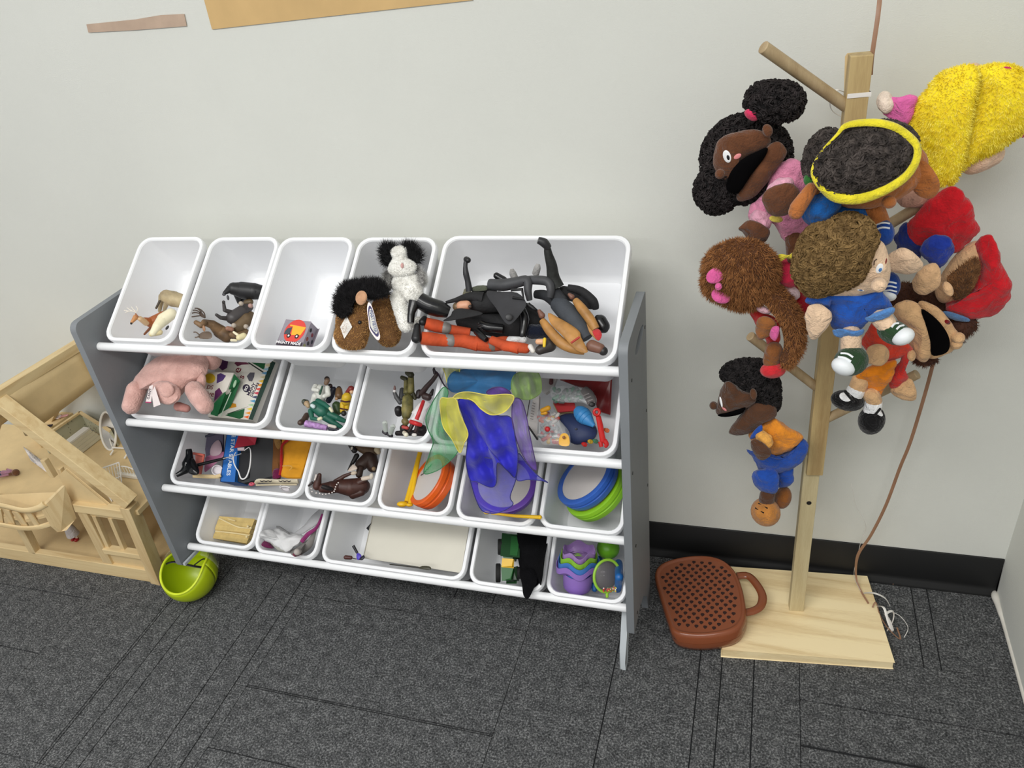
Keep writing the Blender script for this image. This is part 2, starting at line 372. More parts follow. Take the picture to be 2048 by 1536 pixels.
# ---------------------------------------------------------------- toy organiser
m_grey = M('grey_laminate', (128, 132, 136), 0.55, 0.03, 12, 0.05, 200)
m_grey2 = M('pale_grey_laminate', (184, 190, 194), 0.5, 0.03, 12)
m_white = M('white_plastic', (236, 237, 238), 0.38, 0.01, 10)
m_black = M('black_plastic', (16, 16, 17), 0.4, 0.15, 30)
org = thing('toy_organizer', 'tall grey and white toy organizer frame holding four rows of bins', 'shelf', (0, -0.23, 0))
def panel(xt, xb, tk, sgn):
    # profile (y,z) with rounded corners and an oval grip hole
    def arc(cy, cz, r, a0, a1, n=5): return [(cy + r * math.cos(math.radians(a0 + (a1 - a0) * i / n)), cz + r * math.sin(math.radians(a0 + (a1 - a0) * i / n))) for i in range(n + 1)]
    pr = arc(-0.312, 0.762, 0.018, 180, 90) + arc(-0.148, 0.772, 0.008, 90, 0) + [(-0.140, 0.0), (-0.172, 0.0), (-0.19, 0.06)] + [(-0.235, 0.112), (-0.28, 0.130)] + [(-0.352, 0.135), (-0.354, 0.142)]
    hole = [(-0.215 + 0.045 * math.cos(t) * (1 if abs(math.cos(t)) < .9 else 1), 0.725 + 0.014 * math.sin(t)) for t in (2 * math.pi * i / 20 for i in range(20))]
    bm = bmesh.new()
    def X(z): return xb + (xt - xb) * max(0, min(1, z / 0.78))
    def loop(ps, dx): 
        vs = [bm.verts.new((X(z) + dx, y, z)) for y, z in ps]
        es = [bm.edges.new((vs[i], vs[(i + 1) % len(vs)])) for i in range(len(vs))]; return vs, es
    o1, e1 = loop(pr, 0); h1, eh1 = loop(hole, 0); bmesh.ops.triangle_fill(bm, edges=e1 + eh1, use_beauty=True)
    o2, e2 = loop(pr, tk * sgn); h2, eh2 = loop(hole, tk * sgn); bmesh.ops.triangle_fill(bm, edges=e2 + eh2, use_beauty=True)
    for A, Bv in ((o1, o2), (h1, h2)):
        for i in range(len(A)): bm.faces.new((A[i], A[(i + 1) % len(A)], Bv[(i + 1) % len(A)], Bv[i]))
    bmesh.ops.recalc_face_normals(bm, faces=bm.faces[:]); bm.verts.index_update()
    mb = MB(); mb.add([v.co.copy() for v in bm.verts], [tuple(v.index for v in f.verts) for f in bm.faces]); bm.free(); return mb
obj('side_panel', panel(0.5365, 0.523, 0.015, 1), m_grey, org, bevel=0.0012)
obj('side_panel', panel(-0.537, -0.540, 0.015, -1), m_grey, org, bevel=0.0012)
for sx, x in ((1, 0.5085),):
    P = [Vector((x, y, z)) for y, z in ((-0.262, 0.129), (-0.285, 0.105), (-0.305, 0.075), (-0.325, 0.048), (-0.337, 0.022), (-0.341, 0.0))]
    mb = MB(); n = len(P); hw = 0.0055
    front = [p for p in P]; backp = [Vector((p.x, p.y + 0.030, p.z)) if i < n - 1 else Vector((p.x, p.y + 0.026, 0)) for i, p in enumerate(P)]
    mb.prism([Vector((x - hw, p.y, p.z)) for p in front + backp[::-1]], (2 * hw, 0, 0))
    obj('front_foot', mb, m_grey2, org, bevel=0.0015, label='pale curved foot under the side panel')
obj('edge_strip', MB().bar((-0.5335, -0.352, 0.139), (-0.5335, -0.255, 0.131), 0.006, 0.007), m_grey2, org)
for r, (y, z) in enumerate(ROWS):
    xl, xr = (-0.5368, 0.5325) if r < 2 else (-0.5375, 0.5262)
    c0 = Vector((0, y, z)) + Vector((0, 0.0065, -0.0168))
    obj('front_rail', MB().cyl((xl, c0.y, c0.z), (xr, c0.y, c0.z), 0.0086, n=16), m_white, org)
    c1 = Vector((0, -0.158, z - 0.066))
    obj('rear_rail', MB().cyl((xl, c1.y, c1.z), (xr, c1.y, c1.z), 0.0090, n=16), m_white, org)
for y, z in ((-0.302, 0.70), (-0.155, 0.715), (-0.32, 0.52), (-0.155, 0.535), (-0.31, 0.335), (-0.155, 0.35), (-0.315, 0.155)):
    X = 0.523 + 0.0135 * z / 0.78 + 0.015
    obj('screw', MB().cyl((X - 0.001, y, z), (X + 0.0009, y, z), 0.0032, n=10), m_black, org)
# ---- the bins
m_bin = M('white_bin_plastic', (238, 239, 241), 0.42, 0.008, 8)
def rrect(hw, hl, r, z, n=5):
    out = []
    for cx, cy, a0 in ((hw - r, hl - r, 0), (-hw + r, hl - r, 90), (-hw + r, -hl + r, 180), (hw - r, -hl + r, 270)):
        for i in range(n + 1): a = math.radians(a0 + 90 * i / n); out.append((cx + r * math.cos(a), cy + r * math.sin(a), z))
    return out
BD = 0.122
_bins = {}
def bin_mesh(wd):
    hw, hl = wd / 2, RL / 2
    def shell(loops):
        mb = MB(); n = len(loops[0])
        for L in loops: mb.v += [Vector(p) for p in L]
        for i in range(len(loops) - 1):
            for k in range(n): mb.f.append((i * n + k, i * n + (k + 1) % n, (i + 1) * n + (k + 1) % n, (i + 1) * n + k))
        return mb
    rim = shell([rrect(hw - 0.0035, hl - 0.0035, 0.025, -0.013), rrect(hw, hl, 0.028, -0.013), rrect(hw, hl, 0.028, -0.0025), rrect(hw - 0.0015, hl - 0.0015, 0.027, 0.0), rrect(hw - 0.0075, hl - 0.0075, 0.022, 0.0), rrect(hw - 0.009, hl - 0.009, 0.021, -0.0025)])
    b = 0.024; bl = 0.020
    ins = [rrect(hw - 0.009, hl - 0.009, 0.021, -0.0025), rrect(hw - 0.0095, hl - 0.0095, 0.021, -0.012), rrect(hw - b + 0.004, hl - bl + 0.003, 0.018, -BD + 0.014), rrect(hw - b, hl - bl, 0.016, -BD + 0.005), rrect(hw - b - 0.006, hl - bl - 0.006, 0.012, -BD)]
    outs = [rrect(hw - b - 0.006, hl - bl - 0.006, 0.012, -BD - 0.002), rrect(hw - b + 0.002, hl - bl + 0.002, 0.016, -BD + 0.003), rrect(hw - b + 0.006, hl - bl + 0.005, 0.02, -BD + 0.012), rrect(hw - 0.007, hl - 0.007, 0.022, -0.014)]
    body = shell(ins); n = len(ins[0]); base = (len(ins) - 1) * n; body.f.append(tuple(base + k for k in range(n)))
    ob = shell(outs); m0 = len(body.v); body.v += ob.v; body.f += [tuple(i + m0 for i in f) for f in ob.f]; body.f.append(tuple(m0 + k for k in reversed(range(n))))
    return body, rim
def make_bin(row, x, wd, label, dz=0.0, rot=0.0):
    y, z = ROWS[row]
    c = Vector((x, y, z)) + VV * (RL / 2) + Vector((0, 0, dz))
    o = bpy.data.objects.new('storage_bin', None); COL.objects.link(o); o.empty_display_size = 0.02
    o.matrix_world = Matrix.Translation(c) @ Matrix((Vector((1, 0, 0)), VV, -WW)).transposed().to_4x4() @ Matrix.Rotation(rot, 4, 'Z')
    tag(o, label, 'bin', 'white bins of the toy organizer')
    if wd not in _bins:
        body, rim = bin_mesh(wd); out = []
        for nm, mb in (('body', body), ('rim', rim)):
            me = bpy.data.meshes.new('bin_' + nm); me.from_pydata(mb.v, [], mb.f); me.update(); me.polygons.foreach_set('use_smooth', [True] * len(me.polygons)); me.set_sharp_from_angle(angle=math.radians(35)); me.materials.append(m_bin); out.append((nm, me))
        _bins[wd] = out
    for nm, me in _bins[wd]:
        ch = bpy.data.objects.new(nm, me); COL.objects.link(ch); ch.parent = o
    return o
SM, LG = 0.166, 0.348
BINS = [
 (0, -0.4335, SM, 'small white bin with the white-antlered deer, first in the top row', 0.002, 0.004),
 (0, -0.2555, SM, 'small white bin of dark animal figures, second in the top row', 0.001, 0.003),
 (0, -0.0900, SM, 'small white bin holding only the truck card box, top row', 0.0, -0.002),
 (0, 0.0835, SM, 'small white bin with the brown plush horse, top row', -0.001, -0.003),
 (0, 0.3525, LG, 'large white bin full of black-clad action figures, top row', 0.001, -0.004),
 (1, -0.3570, LG, 'large white bin under the pink plush pig, second row', 0.003, 0.0),
 (1, -0.0860, SM, 'small white bin with the green-suited doll, second row', 0.0, 0.0),
 (1, 0.0855, SM, 'small white bin with the camouflage and basketball figures, second row', -0.004, 0.0),
 (1, 0.3450, LG, 'large white bin overflowing with sheer scarves, second row', 0.001, 0.003),
 (2, -0.3435, LG, 'large white bin with the upright blue book, third row', 0.004, 0.0),
 (2, -0.0835, SM, 'small white bin with the brown horses, third row', 0.001, 0.0),
 (2, 0.0890, SM, 'small white bin with the orange hand drum, third row', -0.002, 0.0),
 (2, 0.2640, SM, 'small white bin with the purple hand drum, third row', -0.004, 0.0),
 (2, 0.4380, SM, 'small white bin with blue and green hand drums, third row', 0.0, 0.0),
 (3, -0.4330, SM, 'small white bin with a string-tied tan bundle, bottom row', 0.005, 0.0),
 (3, -0.2675, SM, 'small white bin with grey and white pouches, bottom row', 0.001, 0.0),
 (3, 0.0005, LG, 'large white bin holding a white board, bottom row', 0.0, 0.0),
 (3, 0.2660, SM, 'small white bin with the green tractor, bottom row', -0.002, 0.0),
 (3, 0.4350, SM, 'small white bin with stacking cups, right end of the bottom row', -0.003, 0.0)]
for b in BINS: make_bin(*b)
# ---------------------------------------------------------------- dollhouse
m_pineX = wood('pine_wood', (224, 200, 152), (206, 176, 126), 'X', 7)
m_pineY = wood('pine_wood_depth', (224, 200, 152), (206, 176, 126), 'Y', 7)
m_pineZ = wood('pine_wood_upright', (216, 192, 146), (198, 168, 120), 'Z', 7)
m_ply = M('plywood', (214, 188, 140), 0.65, 0.06, 25, 0.05, 200)
m_hole = M('dark_hole', (22, 15, 10), 0.9)
HY, HB = -0.315, -0.03
dh = thing('dollhouse', 'open pine dollhouse with curved balcony standing left of the organizer', 'dollhouse', (-0.95, -0.17, 0))
def hb(name, mb, mat=None, **k): return obj(name, mb, mat or m_pineX, dh, bevel=0.0012, smooth=False, **k)
hb('base_board', MB().box((-1.05, -0.172, 0.026), (0.67, 0.262, 0.008)), m_ply)
hb('base_beam', MB().box((-1.05, HY + 0.009, 0.023), (0.674, 0.018, 0.044)))
hb('base_beam', MB().box((-0.706, -0.1615, 0.023), (0.02, 0.269, 0.044)), m_pineY)
hb('base_beam', MB().box((-1.05, HB - 0.009, 0.023), (0.674, 0.018, 0.044)))
pt0, pt1 = Vector((-0.708, HY + 0.011, 0.0)), Vector((-0.676, HY + 0.011, 0.268))
hb('corner_post', MB().bar(pt0, pt1, 0.029, 0.032, up=Vector((0, 1, 0))), m_pineZ)
hb('corner_post', MB().bar((-0.708, HB - 0.01, 0), (-0.676, HB - 0.01, 0.268), 0.022, 0.024, up=Vector((0, 1, 0))), m_pineZ)
for px, py in ((253, 1034), (303, 1156)):
    P = PY(px, py, HY - 0.004); obj('peg_hole', MB().cyl(P, P + Vector((0, 0.003, 0)), 0.0045, n=14), m_hole, dh)
hb('added_back_panel', MB().box((-1.05, HB - 0.003, 0.14), (0.67, 0.005, 0.19)), m_ply)  # panel added behind the ground floor to darken the interior
hb('deck_board', MB().box((-1.02, -0.17, 0.243), (0.725, 0.27, 0.014)), m_ply)
# roof: rafters, ridge, one roof board each side of the ridge
RF = Vector((-0.905, HY + 0.012, 0.553)); RB = Vector((-0.918, HB - 0.008, 0.540))
EF = Vector((-0.664, HY + 0.012, 0.276)); EB = Vector((-0.668, HB - 0.008, 0.276))
hb('rafter', MB().bar(RF, EF, 0.028, 0.034, up=Vector((0, 1, 0))))
hb('rafter', MB().bar(RB, EB, 0.018, 0.022, up=Vector((0, 1, 0))))
LF = Vector((-1.165, HY + 0.012, 0.276)); LBk = Vector((-1.175, HB - 0.008, 0.276))
hb('rafter', MB().bar(RF, LF, 0.024, 0.030, up=Vector((0, 1, 0)))); hb('rafter', MB().bar(RB, LBk, 0.018, 0.022, up=Vector((0, 1, 0))))
hb('ridge_beam', MB().bar(RF + Vector((-0.006, 0, 0.012)), RB + Vector((0, 0.003, 0.006)), 0.026, 0.024), m_pineY)
q = [RF + Vector((0.005, 0.012, 0)), RB + Vector((0.006, -0.010, 0)), PY(205, 757, HB - 0.012), PY(52, 872, HY + 0.026)]
gq = [[q[0].lerp(q[1], i / 8).lerp(q[3].lerp(q[2], i / 8), j / 4) for i in range(9)] for j in range(5)]
obj('roof_board', MB().grid(gq), m_ply, dh, solid=0.006)
q = [RF + Vector((-0.02, 0.012, -0.02)), RB + Vector((-0.02, -0.010, -0.02)), RB.lerp(LBk, 0.36) + Vector((0, -0.01, 0.0)), RF.lerp(LF, 0.36) + Vector((0, 0.012, 0.0))]
hb('roof_board', MB().prism(q, Vector((-0.005, 0, 0.005))), m_ply)
# right front: gable fill, window wall
g = [PY(118, 952, HY + 0.012), PY(152, 1018, HY + 0.012), PY(240, 1030, HY + 0.012), PY(130, 940, HY + 0.012)]
hb('gable_panel', MB().prism(g, Vector((0, 0.006, 0))), m_ply)
hb('header_beam', MB().box((-0.772, HY + 0.008, 0.243), (0.165, 0.02, 0.026)))
hb('stile', MB().bar((-0.846, HY + 0.010, 0.045), (-0.834, HY + 0.010, 0.23), 0.030, 0.016, up=Vector((0, 1, 0))), m_pineZ)
hb('lower_panel', MB().box((-0.772, HY + 0.012, 0.066), (0.13, 0.008, 0.046)), m_ply)
hb('window_sill', MB().box((-0.768, HY + 0.007, 0.097), (0.125, 0.020, 0.016)))
wf = hb('window_frame', MB().box((-0.765, HY + 0.014, 0.221), (0.115, 0.010, 0.018)))
for x in (-0.815, -0.765):
    o = obj('mullion', MB().bar((x - 0.006, HY + 0.012, 0.104), (x + 0.008, HY + 0.012, 0.215), 0.012, 0.012, up=Vector((0, 1, 0))), m_pineZ, wf, bevel=0.001, smooth=False)
hb('porch_post', MB().bar((-1.105, HY + 0.010, 0.042), (-1.08, HY + 0.010, 0.238), 0.024, 0.020, up=Vector((0, 1, 0))), m_pineZ)
hb('gable_brace', MB().bar(PY(120, 935, HY + 0.02), PY(156, 1012, HY + 0.02), 0.010, 0.012, up=Vector((0, 1, 0))), m_pineZ)
hb('gable_brace', MB().bar(PY(88, 918, HY + 0.03), PY(108, 952, HY + 0.03), 0.014, 0.014, up=Vector((0, 1, 0))), m_pineZ)
hb('back_trim', MB().bar(PY(-10, 940, -0.20), PY(60, 895, -0.10), 0.010, 0.016), m_pineY)
# balcony
by = -0.365
top = [PY(-40, 1002, by), PY(10, 1012, by), PY(50, 1021, by), PY(78, 1016, by + 0.004), PY(90, 1008, by + 0.010)]
bot = [PY(-40, 1042, by), PY(8, 1050, by), PY(45, 1056, by), PY(75, 1055, by + 0.004), PY(100, 1048, by + 0.012), PY(110, 1044, by + 0.02)]
obj('balcony_rail', MB().tube(top, [(0.0085, 0.0045)] * 5, 8, spline=4, flat=Vector((0, 0, 1))), m_pineX, dh, label='curved upper rail of the balcony')
obj('balcony_rail', MB().tube(bot, [(0.0075, 0.0045)] * 6, 8, spline=4, flat=Vector((0, 0, 1))), m_pineX, dh, label='curved lower rail of the balcony')
for a, b in (((-5, 1015), (2, 1048)), ((12, 1018), (26, 1051)), ((30, 1023), (52, 1054)), ((57, 1025), (76, 1052))):
    hb('balcony_slat', MB().bar(PY(*a, by + 0.006), PY(*b, by + 0.006), 0.021, 0.004, up=Vector((0, 1, 0))), m_pineZ)
g = [PY(87, 1013, by + 0.006), PY(131, 970, HY - 0.004), PY(153, 1037, HY - 0.004), PY(133, 1061, by + 0.016), PY(122, 1063, by + 0.010), PY(110, 1053, by + 0.006)]
hb('balcony_side', MB().prism(g, Vector((-0.009, -0.003, 0))), m_pineZ)
hb('balcony_floor', MB().prism([PY(-40, 990, -0.322) , PY(118, 985, -0.322), PY(90, 1030, by + 0.012), PY(50, 1040, by + 0.008), PY(-40, 1020, by + 0.008)], Vector((0, 0, -0.008))), m_ply)
# furniture in the attic
m_floral = M('floral_paper', (188, 188, 164), 0.8, 0.05, 30)
m_leaf = M('printed_leaf', (92, 84, 66), 0.8)
m_dw = plastic((226, 222, 212), 0.5)
scr = thing('floral_screen', 'sage green folding screen with small floral print inside the dollhouse attic', 'screen', PZ(150, 860, 0.25))
A, Bq, Cq = PZ(100, 908, 0.25), PZ(176, 855, 0.25), PZ(236, 893, 0.25); A.z = Bq.z = Cq.z = 0.2515
Hh = Vector((0, 0, 0.052))
for a, b in ((A, Bq), (Bq, Cq)):
    d = (b - a).normalized(); nrm = Vector((d.y, -d.x, 0))
    pnl = obj('screen_panel', MB().prism([a, b, b + Hh, a + Hh], nrm * -0.004), m_floral, scr, smooth=False)
    lf = MB()
    for i in range(26):
        t, z = random.random(), random.random(); c = a + (b - a) * t + Hh * z; e = (d * random.uniform(-1, 1) + Vector((0, 0, 1))).normalized()
        lf.bar(c - e * 0.0014 + nrm * 0.0003, c + e * 0.0014 + nrm * 0.0003, 0.0013, 0.0006, up=nrm)
    tag(obj('leaf_print', lf, m_leaf, pnl), kind='stuff')
    obj('screen_cap', MB().bar(a + Hh, b + Hh, 0.008, 0.006), m_pineX, scr, smooth=False)
bed = thing('toy_bench', 'white topped toy bench with cream plank front in the dollhouse attic', 'bench', PZ(150, 900, 0.25))
a, b = PZ(114, 908, 0.286), PZ(180, 858, 0.286); d = (b - a).normalized(); nrm = Vector((d.y, -d.x, 0))
obj('seat_board', MB().prism([a, b, b - nrm * 0.022, a - nrm * 0.022], (0, 0, 0.004)), m_dw, bed, smooth=False, bevel=0.0006)
for i in range(4):
    z1 = 0.2855 - i * 0.0085; o = nrm * (0.002 + 0.004 * i)
    obj('plank', MB().prism([a + o + Vector((0, 0, z1 - a.z)), b + o + d * 0.003 * i + Vector((0, 0, z1 - b.z)), b + o + nrm * 0.003 + d * 0.003 * i + Vector((0, 0, z1 - 0.0082 - b.z)), a + o + nrm * 0.003 + Vector((0, 0, z1 - 0.0082 - a.z))], -nrm * 0.006), plastic((206, 198, 172), 0.6), bed, smooth=False)
mir = thing('toy_mirror', 'white oval standing toy mirror in the dollhouse attic', 'mirror', PZ(228, 905, 0.25))
mc = PZ(216, 862, 0.295); mk = KM(mc)
ovl = [mc + (RGT * (15 * math.cos(t) + 10 * math.sin(t) * 0.45) - DWN * (38 * math.sin(t)) * 1.0 + RGT * (-9 * math.sin(t))) * mk for t in (2 * math.pi * i / 20 for i in range(20))]
fr = obj('mirror_frame', MB().tube(ovl, 0.0032, 8, closed=True), m_dw, mir)
obj('glass', MB().prism(ovl, BCK * -0.0015), M('mirror_glass', (150, 146, 138), 0.12, 0.2, 30, metal=0.7), fr, smooth=False)
ft = PZ(230, 885, 0.262)
st = MB().tube([PZ(224, 895, 0.268), PZ(255, 897, 0.262)], 0.0022, 6)
for px, py in ((225, 908), (253, 915)): st.tube([PZ(px - 4, py + 2, 0.2535), PZ(px + 2, py - 8, 0.263)], [0.0028, 0.002], 8)
for px, py, qx, qy in ((224, 893, 209, 845), ): st.tube([PZ(px, py, 0.268), PZ(qx, qy, 0.294)], 0.0018, 6)
obj('stand', st, m_dw, mir)
crib = thing('toy_crib', 'white slatted toy cradle at the back of the dollhouse deck', 'cradle', PZ(268, 940, 0.25))
a, b = PZ(237, 950, 0.252), PZ(284, 957, 0.252); Zc = Vector((0, 0, 1))
obj('crib_base', MB().bar(a + Zc * 0.004, b + Zc * 0.004, 0.010, 0.008), m_dw, crib, smooth=False)
arch = [a + (b - a) * t + Zc * (0.022 + 0.012 * math.sin(math.pi * t)) for t in [i / 8 for i in range(9)]]
obj('crib_rail', MB().tube(arch, 0.0016, 6), m_dw, crib)
for i in range(9): t = i / 8; obj('crib_slat', MB().cyl(a + (b - a) * t + Zc * 0.006, arch[i], 0.0011, n=6), m_dw, crib)
rk = thing('rocking_chair', 'white toy rocking chair at the edge of the dollhouse deck', 'chair', PZ(235, 975, 0.25))
p0, p1, p2, p3 = PZ(194, 940, 0.292), PZ(238, 925, 0.292), PZ(243, 962, 0.270), PZ(209, 977, 0.270)
obj('backrest', MB().tube([p0, p1], 0.0022, 6).tube([p0, p3], 0.0016, 6).tube([p1, p2], 0.0016, 6).tube([p0.lerp(p3, 0.75), p1.lerp(p2, 0.75)], 0.0018, 6), m_dw, rk)
for i in range(1, 8): t = i / 8; obj('spindle', MB().cyl(p0.lerp(p1, t), p3.lerp(p2, t), 0.0008, n=5), m_dw, rk)
s0, s1 = PZ(216, 992, 0.264), PZ(248, 976, 0.264)
obj('seat', MB().prism([p3, p2, s1, s0], (0, 0, -0.003)), m_dw, rk, smooth=False)
for px, py, qx, qy in ((243, 965, 251, 986), (247, 976, 256, 988), (213, 985, 224, 1003), (216, 992, 231, 1003)):
    obj('leg', MB().cyl(PZ(px, py, 0.264), PZ(qx, qy, 0.2525), 0.0014, n=6), m_dw, rk)
def lying_doll(name, label, P, d, hair, shirt, pants, skin, L):
    t = thing(name, label, 'doll', P); d = Vector(d).normalized(); s = Vector((-d.y, d.x, 0)); u = Vector((0, 0, 1)); r = L * 0.085
    c = P + u * r
    body = MB().cap(c - d * L * 0.05, c + d * L * 0.22, r, r * 0.9).cap(c + s * r * 1.1 + d * L * .2, c + s * r * 2.0 - d * L * 0.02, r * 0.4, r * 0.35).cap(c - s * r * 1.1 + d * L * .2, c - s * r * 2.0 - d * L * 0.02, r * 0.4, r * 0.35)
    obj('shirt', body, plush(shirt), t); lg = MB()
    for q in (-1, 1): lg.cap(c - d * L * 0.07 + s * q * r * 0.45, c - d * L * 0.45 + s * q * r * 0.6, r * 0.55, r * 0.4)
    obj('trousers', lg, plush(pants), t)
    hd = MB().ball(c + d * L * 0.36, r * 1.15).cap(c + d * L * .24, c + d * L * .3, r * 0.5)
    for q in (-1, 1): hd.ball(c + s * q * r * 2.1 - d * L * 0.04, r * 0.42, 8, 6)
    obj('head', hd, plastic(skin, 0.5), t)
    h = MB().ell(c + d * L * 0.40 - s * r * 0.2 + u * r * 0.1, [d * r * 1.25, s * r * 1.3, u * r * 1.25]); h.cap(c + d * L * .38 - s * r * .5, c + d * L * .12 - s * r * 1.1, r * 0.8, r * 0.3); obj('hair', h, plush(hair), t)
    return t
lying_doll('toy_doll', 'small doll with long auburn hair lying on the dollhouse deck', PZ(12, 950, 0.2505), (0.97, 0.2, 0), (110, 72, 48), (180, 130, 150), (60, 74, 110), (196, 150, 120), 0.085)
lying_doll('toy_doll', 'tiny blonde doll in red lying behind the floral screen', PZ(88, 856, 0.2855), (-0.8, -0.3, 0), (206, 176, 70), (150, 60, 60), (40, 30, 34), (216, 176, 150), 0.055)
lying_doll('toy_doll', 'tiny dark-haired doll in white and pink lying behind the floral screen', PZ(120, 836, 0.2855), (-0.8, -0.4, 0), (36, 28, 28), (236, 226, 226), (226, 170, 170), (210, 160, 140), 0.052)
obj_sh = single('back_shelf', MB().prism([PZ(60, 862, 0.285), PZ(142, 812, 0.285), PZ(150, 822, 0.285), PZ(72, 876, 0.285)], (0, 0, -0.0345)), m_ply, 'plywood ledge behind the floral screen in the dollhouse', 'ledge', smooth=False)
cl = MB(); c0 = PZ(62, 906, 0.262)
rows = [[PZ(46 + 12 * i + 8 * j, 893 + 9 * i + 14 * j, 0.258 + 0.006 * math.sin(i * 2.1 + j * 1.3)) for i in range(4)] for j in range(3)]
single('white_cloth', cl.grid(rows), plush((228, 220, 216)), 'crumpled scrap of white cloth on the dollhouse deck', 'cloth', solid=0.0012)
dl = thing('toy_doll', 'doll in pale dress and red shoes standing on the dollhouse ground floor', 'doll', PZ(155, 1080, 0.031))
c = PZ(153, 1080, 0.031)
obj('dress', MB().lathe(c, (0, 0, 1), [(0.001, 0.020), (0.017, 0.021), (0.013, 0.045), (0.008, 0.06), (0.006, 0.066), (0.001, 0.067)], 14), plush((196, 190, 190)), dl)
obj('head', MB().ball(c + Vector((0, 0, 0.078)), 0.011), plastic((214, 176, 150)), dl)
for s in (-1, 1):
    obj('leg', MB().cyl(c + Vector((s * 0.006, 0, 0.008)), c + Vector((s * 0.005, 0, 0.024)), 0.003, n=8), plastic((222, 200, 184)), dl)
    obj('shoe', MB().ell(c + Vector((s * 0.006, -0.003, 0.0052)), [(0.0045, 0, 0), (0, 0.008, 0), (0, 0, 0.005)], 10, 6), plastic((150, 24, 22)), dl)
ch = thing('toy_chair', 'tiny white chair seen through the dollhouse window', 'chair', (-0.80, -0.22, 0.0305))
obj('seat', MB().box((-0.80, -0.22, 0.062), (0.026, 0.024, 0.003)), m_dw, ch, smooth=False)
obj('backrest', MB().box((-0.80, -0.207, 0.078), (0.024, 0.003, 0.03)), m_dw, ch, smooth=False)
for sx in (-1, 1):
    for sy in (-1, 1): obj('leg', MB().cyl((-0.80 + sx * 0.011, -0.22 + sy * 0.010, 0.0305), (-0.80 + sx * 0.010, -0.22 + sy * 0.009, 0.0605), 0.0014, n=6), m_dw, ch)

# ---------------------------------------------------------------- green helmet
m_lime = M('lime_plastic', (176, 196, 20), 0.35, 0.05, 12)
hm = thing('toy_helmet', 'lime green toy helmet with clear visor lying on the carpet', 'helmet', (-0.575, -0.315, 0))
hc = Vector((-0.572, -0.320, 0.0685)); ax = Vector((0.05, -0.06, 0.99)).normalized(); hu = Vector((1, 0.15, 0)); hu = (hu - ax * hu.dot(ax)).normalized(); hv = ax.cross(hu)   # hv points to the back
def hshell(r, e0, e1, lo, hi, n=40, m=10):
    rows = []
    for i in range(n + 1):
        a = e0 + (e1 - e0) * i / n; row = []
        for j in range(m + 1):
            t = lo(a) + (hi(a) - lo(a)) * j / m
            row.append(hc + (hu * math.cos(a) * 0.96 + hv * math.sin(a) * 1.02) * (r * math.sin(t)) - ax * (r * math.cos(t)))
        rows.append(row)
    return MB().grid(rows)
rim = lambda a: 1.95 + 0.22 * abs(math.cos(a)) ** 2.5 - 0.30 * max(0, -math.sin(a)) ** 1.5
obj('shell', hshell(0.067, 0, 2 * math.pi, lambda a: 0.02, rim, 56), m_lime, hm, solid=0.0032)
obj('rim', MB().tube([hc + (hu * math.cos(a) * 0.96 + hv * math.sin(a) * 1.02) * (0.067 * math.sin(rim(a))) - ax * (0.067 * math.cos(rim(a))) for a in (2 * math.pi * i / 56 for i in range(56))], 0.0030, 8, closed=True), M('lime_edge', (206, 222, 40), 0.4), hm)
m_clear = M('clear_visor', (220, 226, 190), 0.05, 0.0, 10, alpha=0.18, coat=1.0)
obj('visor', hshell(0.0735, 0.25, 2.9, lambda a: 1.55, lambda a: 2.45, 30, 8), m_clear, hm, solid=0.0012)
obj('strap', MB().tube([hc + hu * -0.050 + ax * 0.032, hc + hu * -0.03 + ax * 0.036 + hv * 0.004, hc + ax * 0.030 + hv * 0.002, hc + hu * 0.030 + ax * 0.026, hc + hu * 0.054 + ax * 0.022], [(0.0036, 0.0015)] * 5, 8, spline=4), m_black, hm)
obj('strap', MB().tube([hc + hu * 0.02 + ax * 0.028, hc + hu * 0.040 + ax * 0.038 + hv * 0.012, hc + hu * 0.050 + ax * 0.042 + hv * 0.012], 0.0016, 6, spline=3), m_black, hm)
# ---------------------------------------------------------------- puppet stand
m_stand = wood('stand_wood', (248, 228, 182), (214, 184, 132), 'X', 4.5)
m_post = wood('post_wood', (192, 168, 118), (158, 130, 86), 'Z', 5)
m_post2 = wood('lower_post_wood', (206, 192, 152), (180, 160, 118), 'Z', 5)
m_dow = wood('dowel_wood', (182, 160, 124), (156, 132, 98), 'Z', 6)
tree = thing('puppet_stand', 'wooden puppet stand with square base board, tall post and angled dowels', 'stand', (0.86, -0.14, 0))
an = math.radians(6); ex = Vector((math.cos(an), math.sin(an), 0)); ey = Vector((-math.sin(an), math.cos(an), 0)); o0 = Vector((0.703, -0.270, 0))
obj('base_board', MB().prism([o0, o0 + ex * 0.328, o0 + ex * 0.318 + ey * 0.222, o0 + ex * 0.012 + ey * 0.232], (0, 0, 0.02)), m_stand, tree, smooth=False, bevel=0.0015)
Rz = Matrix.Rotation(an, 3, 'Z'); pc = Vector((0.849, -0.135, 0))
obj('lower_post', MB().box(pc + Vector((-0.001, 0.004, 0.2325)), (0.029, 0.020, 0.425), Rz), m_post2, tree, smooth=False, bevel=0.0012)
obj('upper_post', MB().box(pc + Vector((0.0035, -0.001, 0.7725)), (0.029, 0.024, 0.735), Rz), m_post, tree, smooth=False, bevel=0.0012)
for px, py, y in ((1632, 877, -0.1475), (1618, 1006, -0.1410)):
    P = PY(px, py, y); obj('dowel_hole', MB().cyl(P - ey * 0.0004, P + ey * 0.004, 0.0046, n=16), m_hole, tree)
def dowel(a, b, r=0.0085): obj('dowel', MB().cyl(a, b, r, n=16), m_dow, tree, bevel=0.001)
dowel(PY(1692, 212, -0.137), PY(1526, 94, -0.20)); dowel(PY(1634, 775, -0.137), PY(1500, 672, -0.19), 0.008)
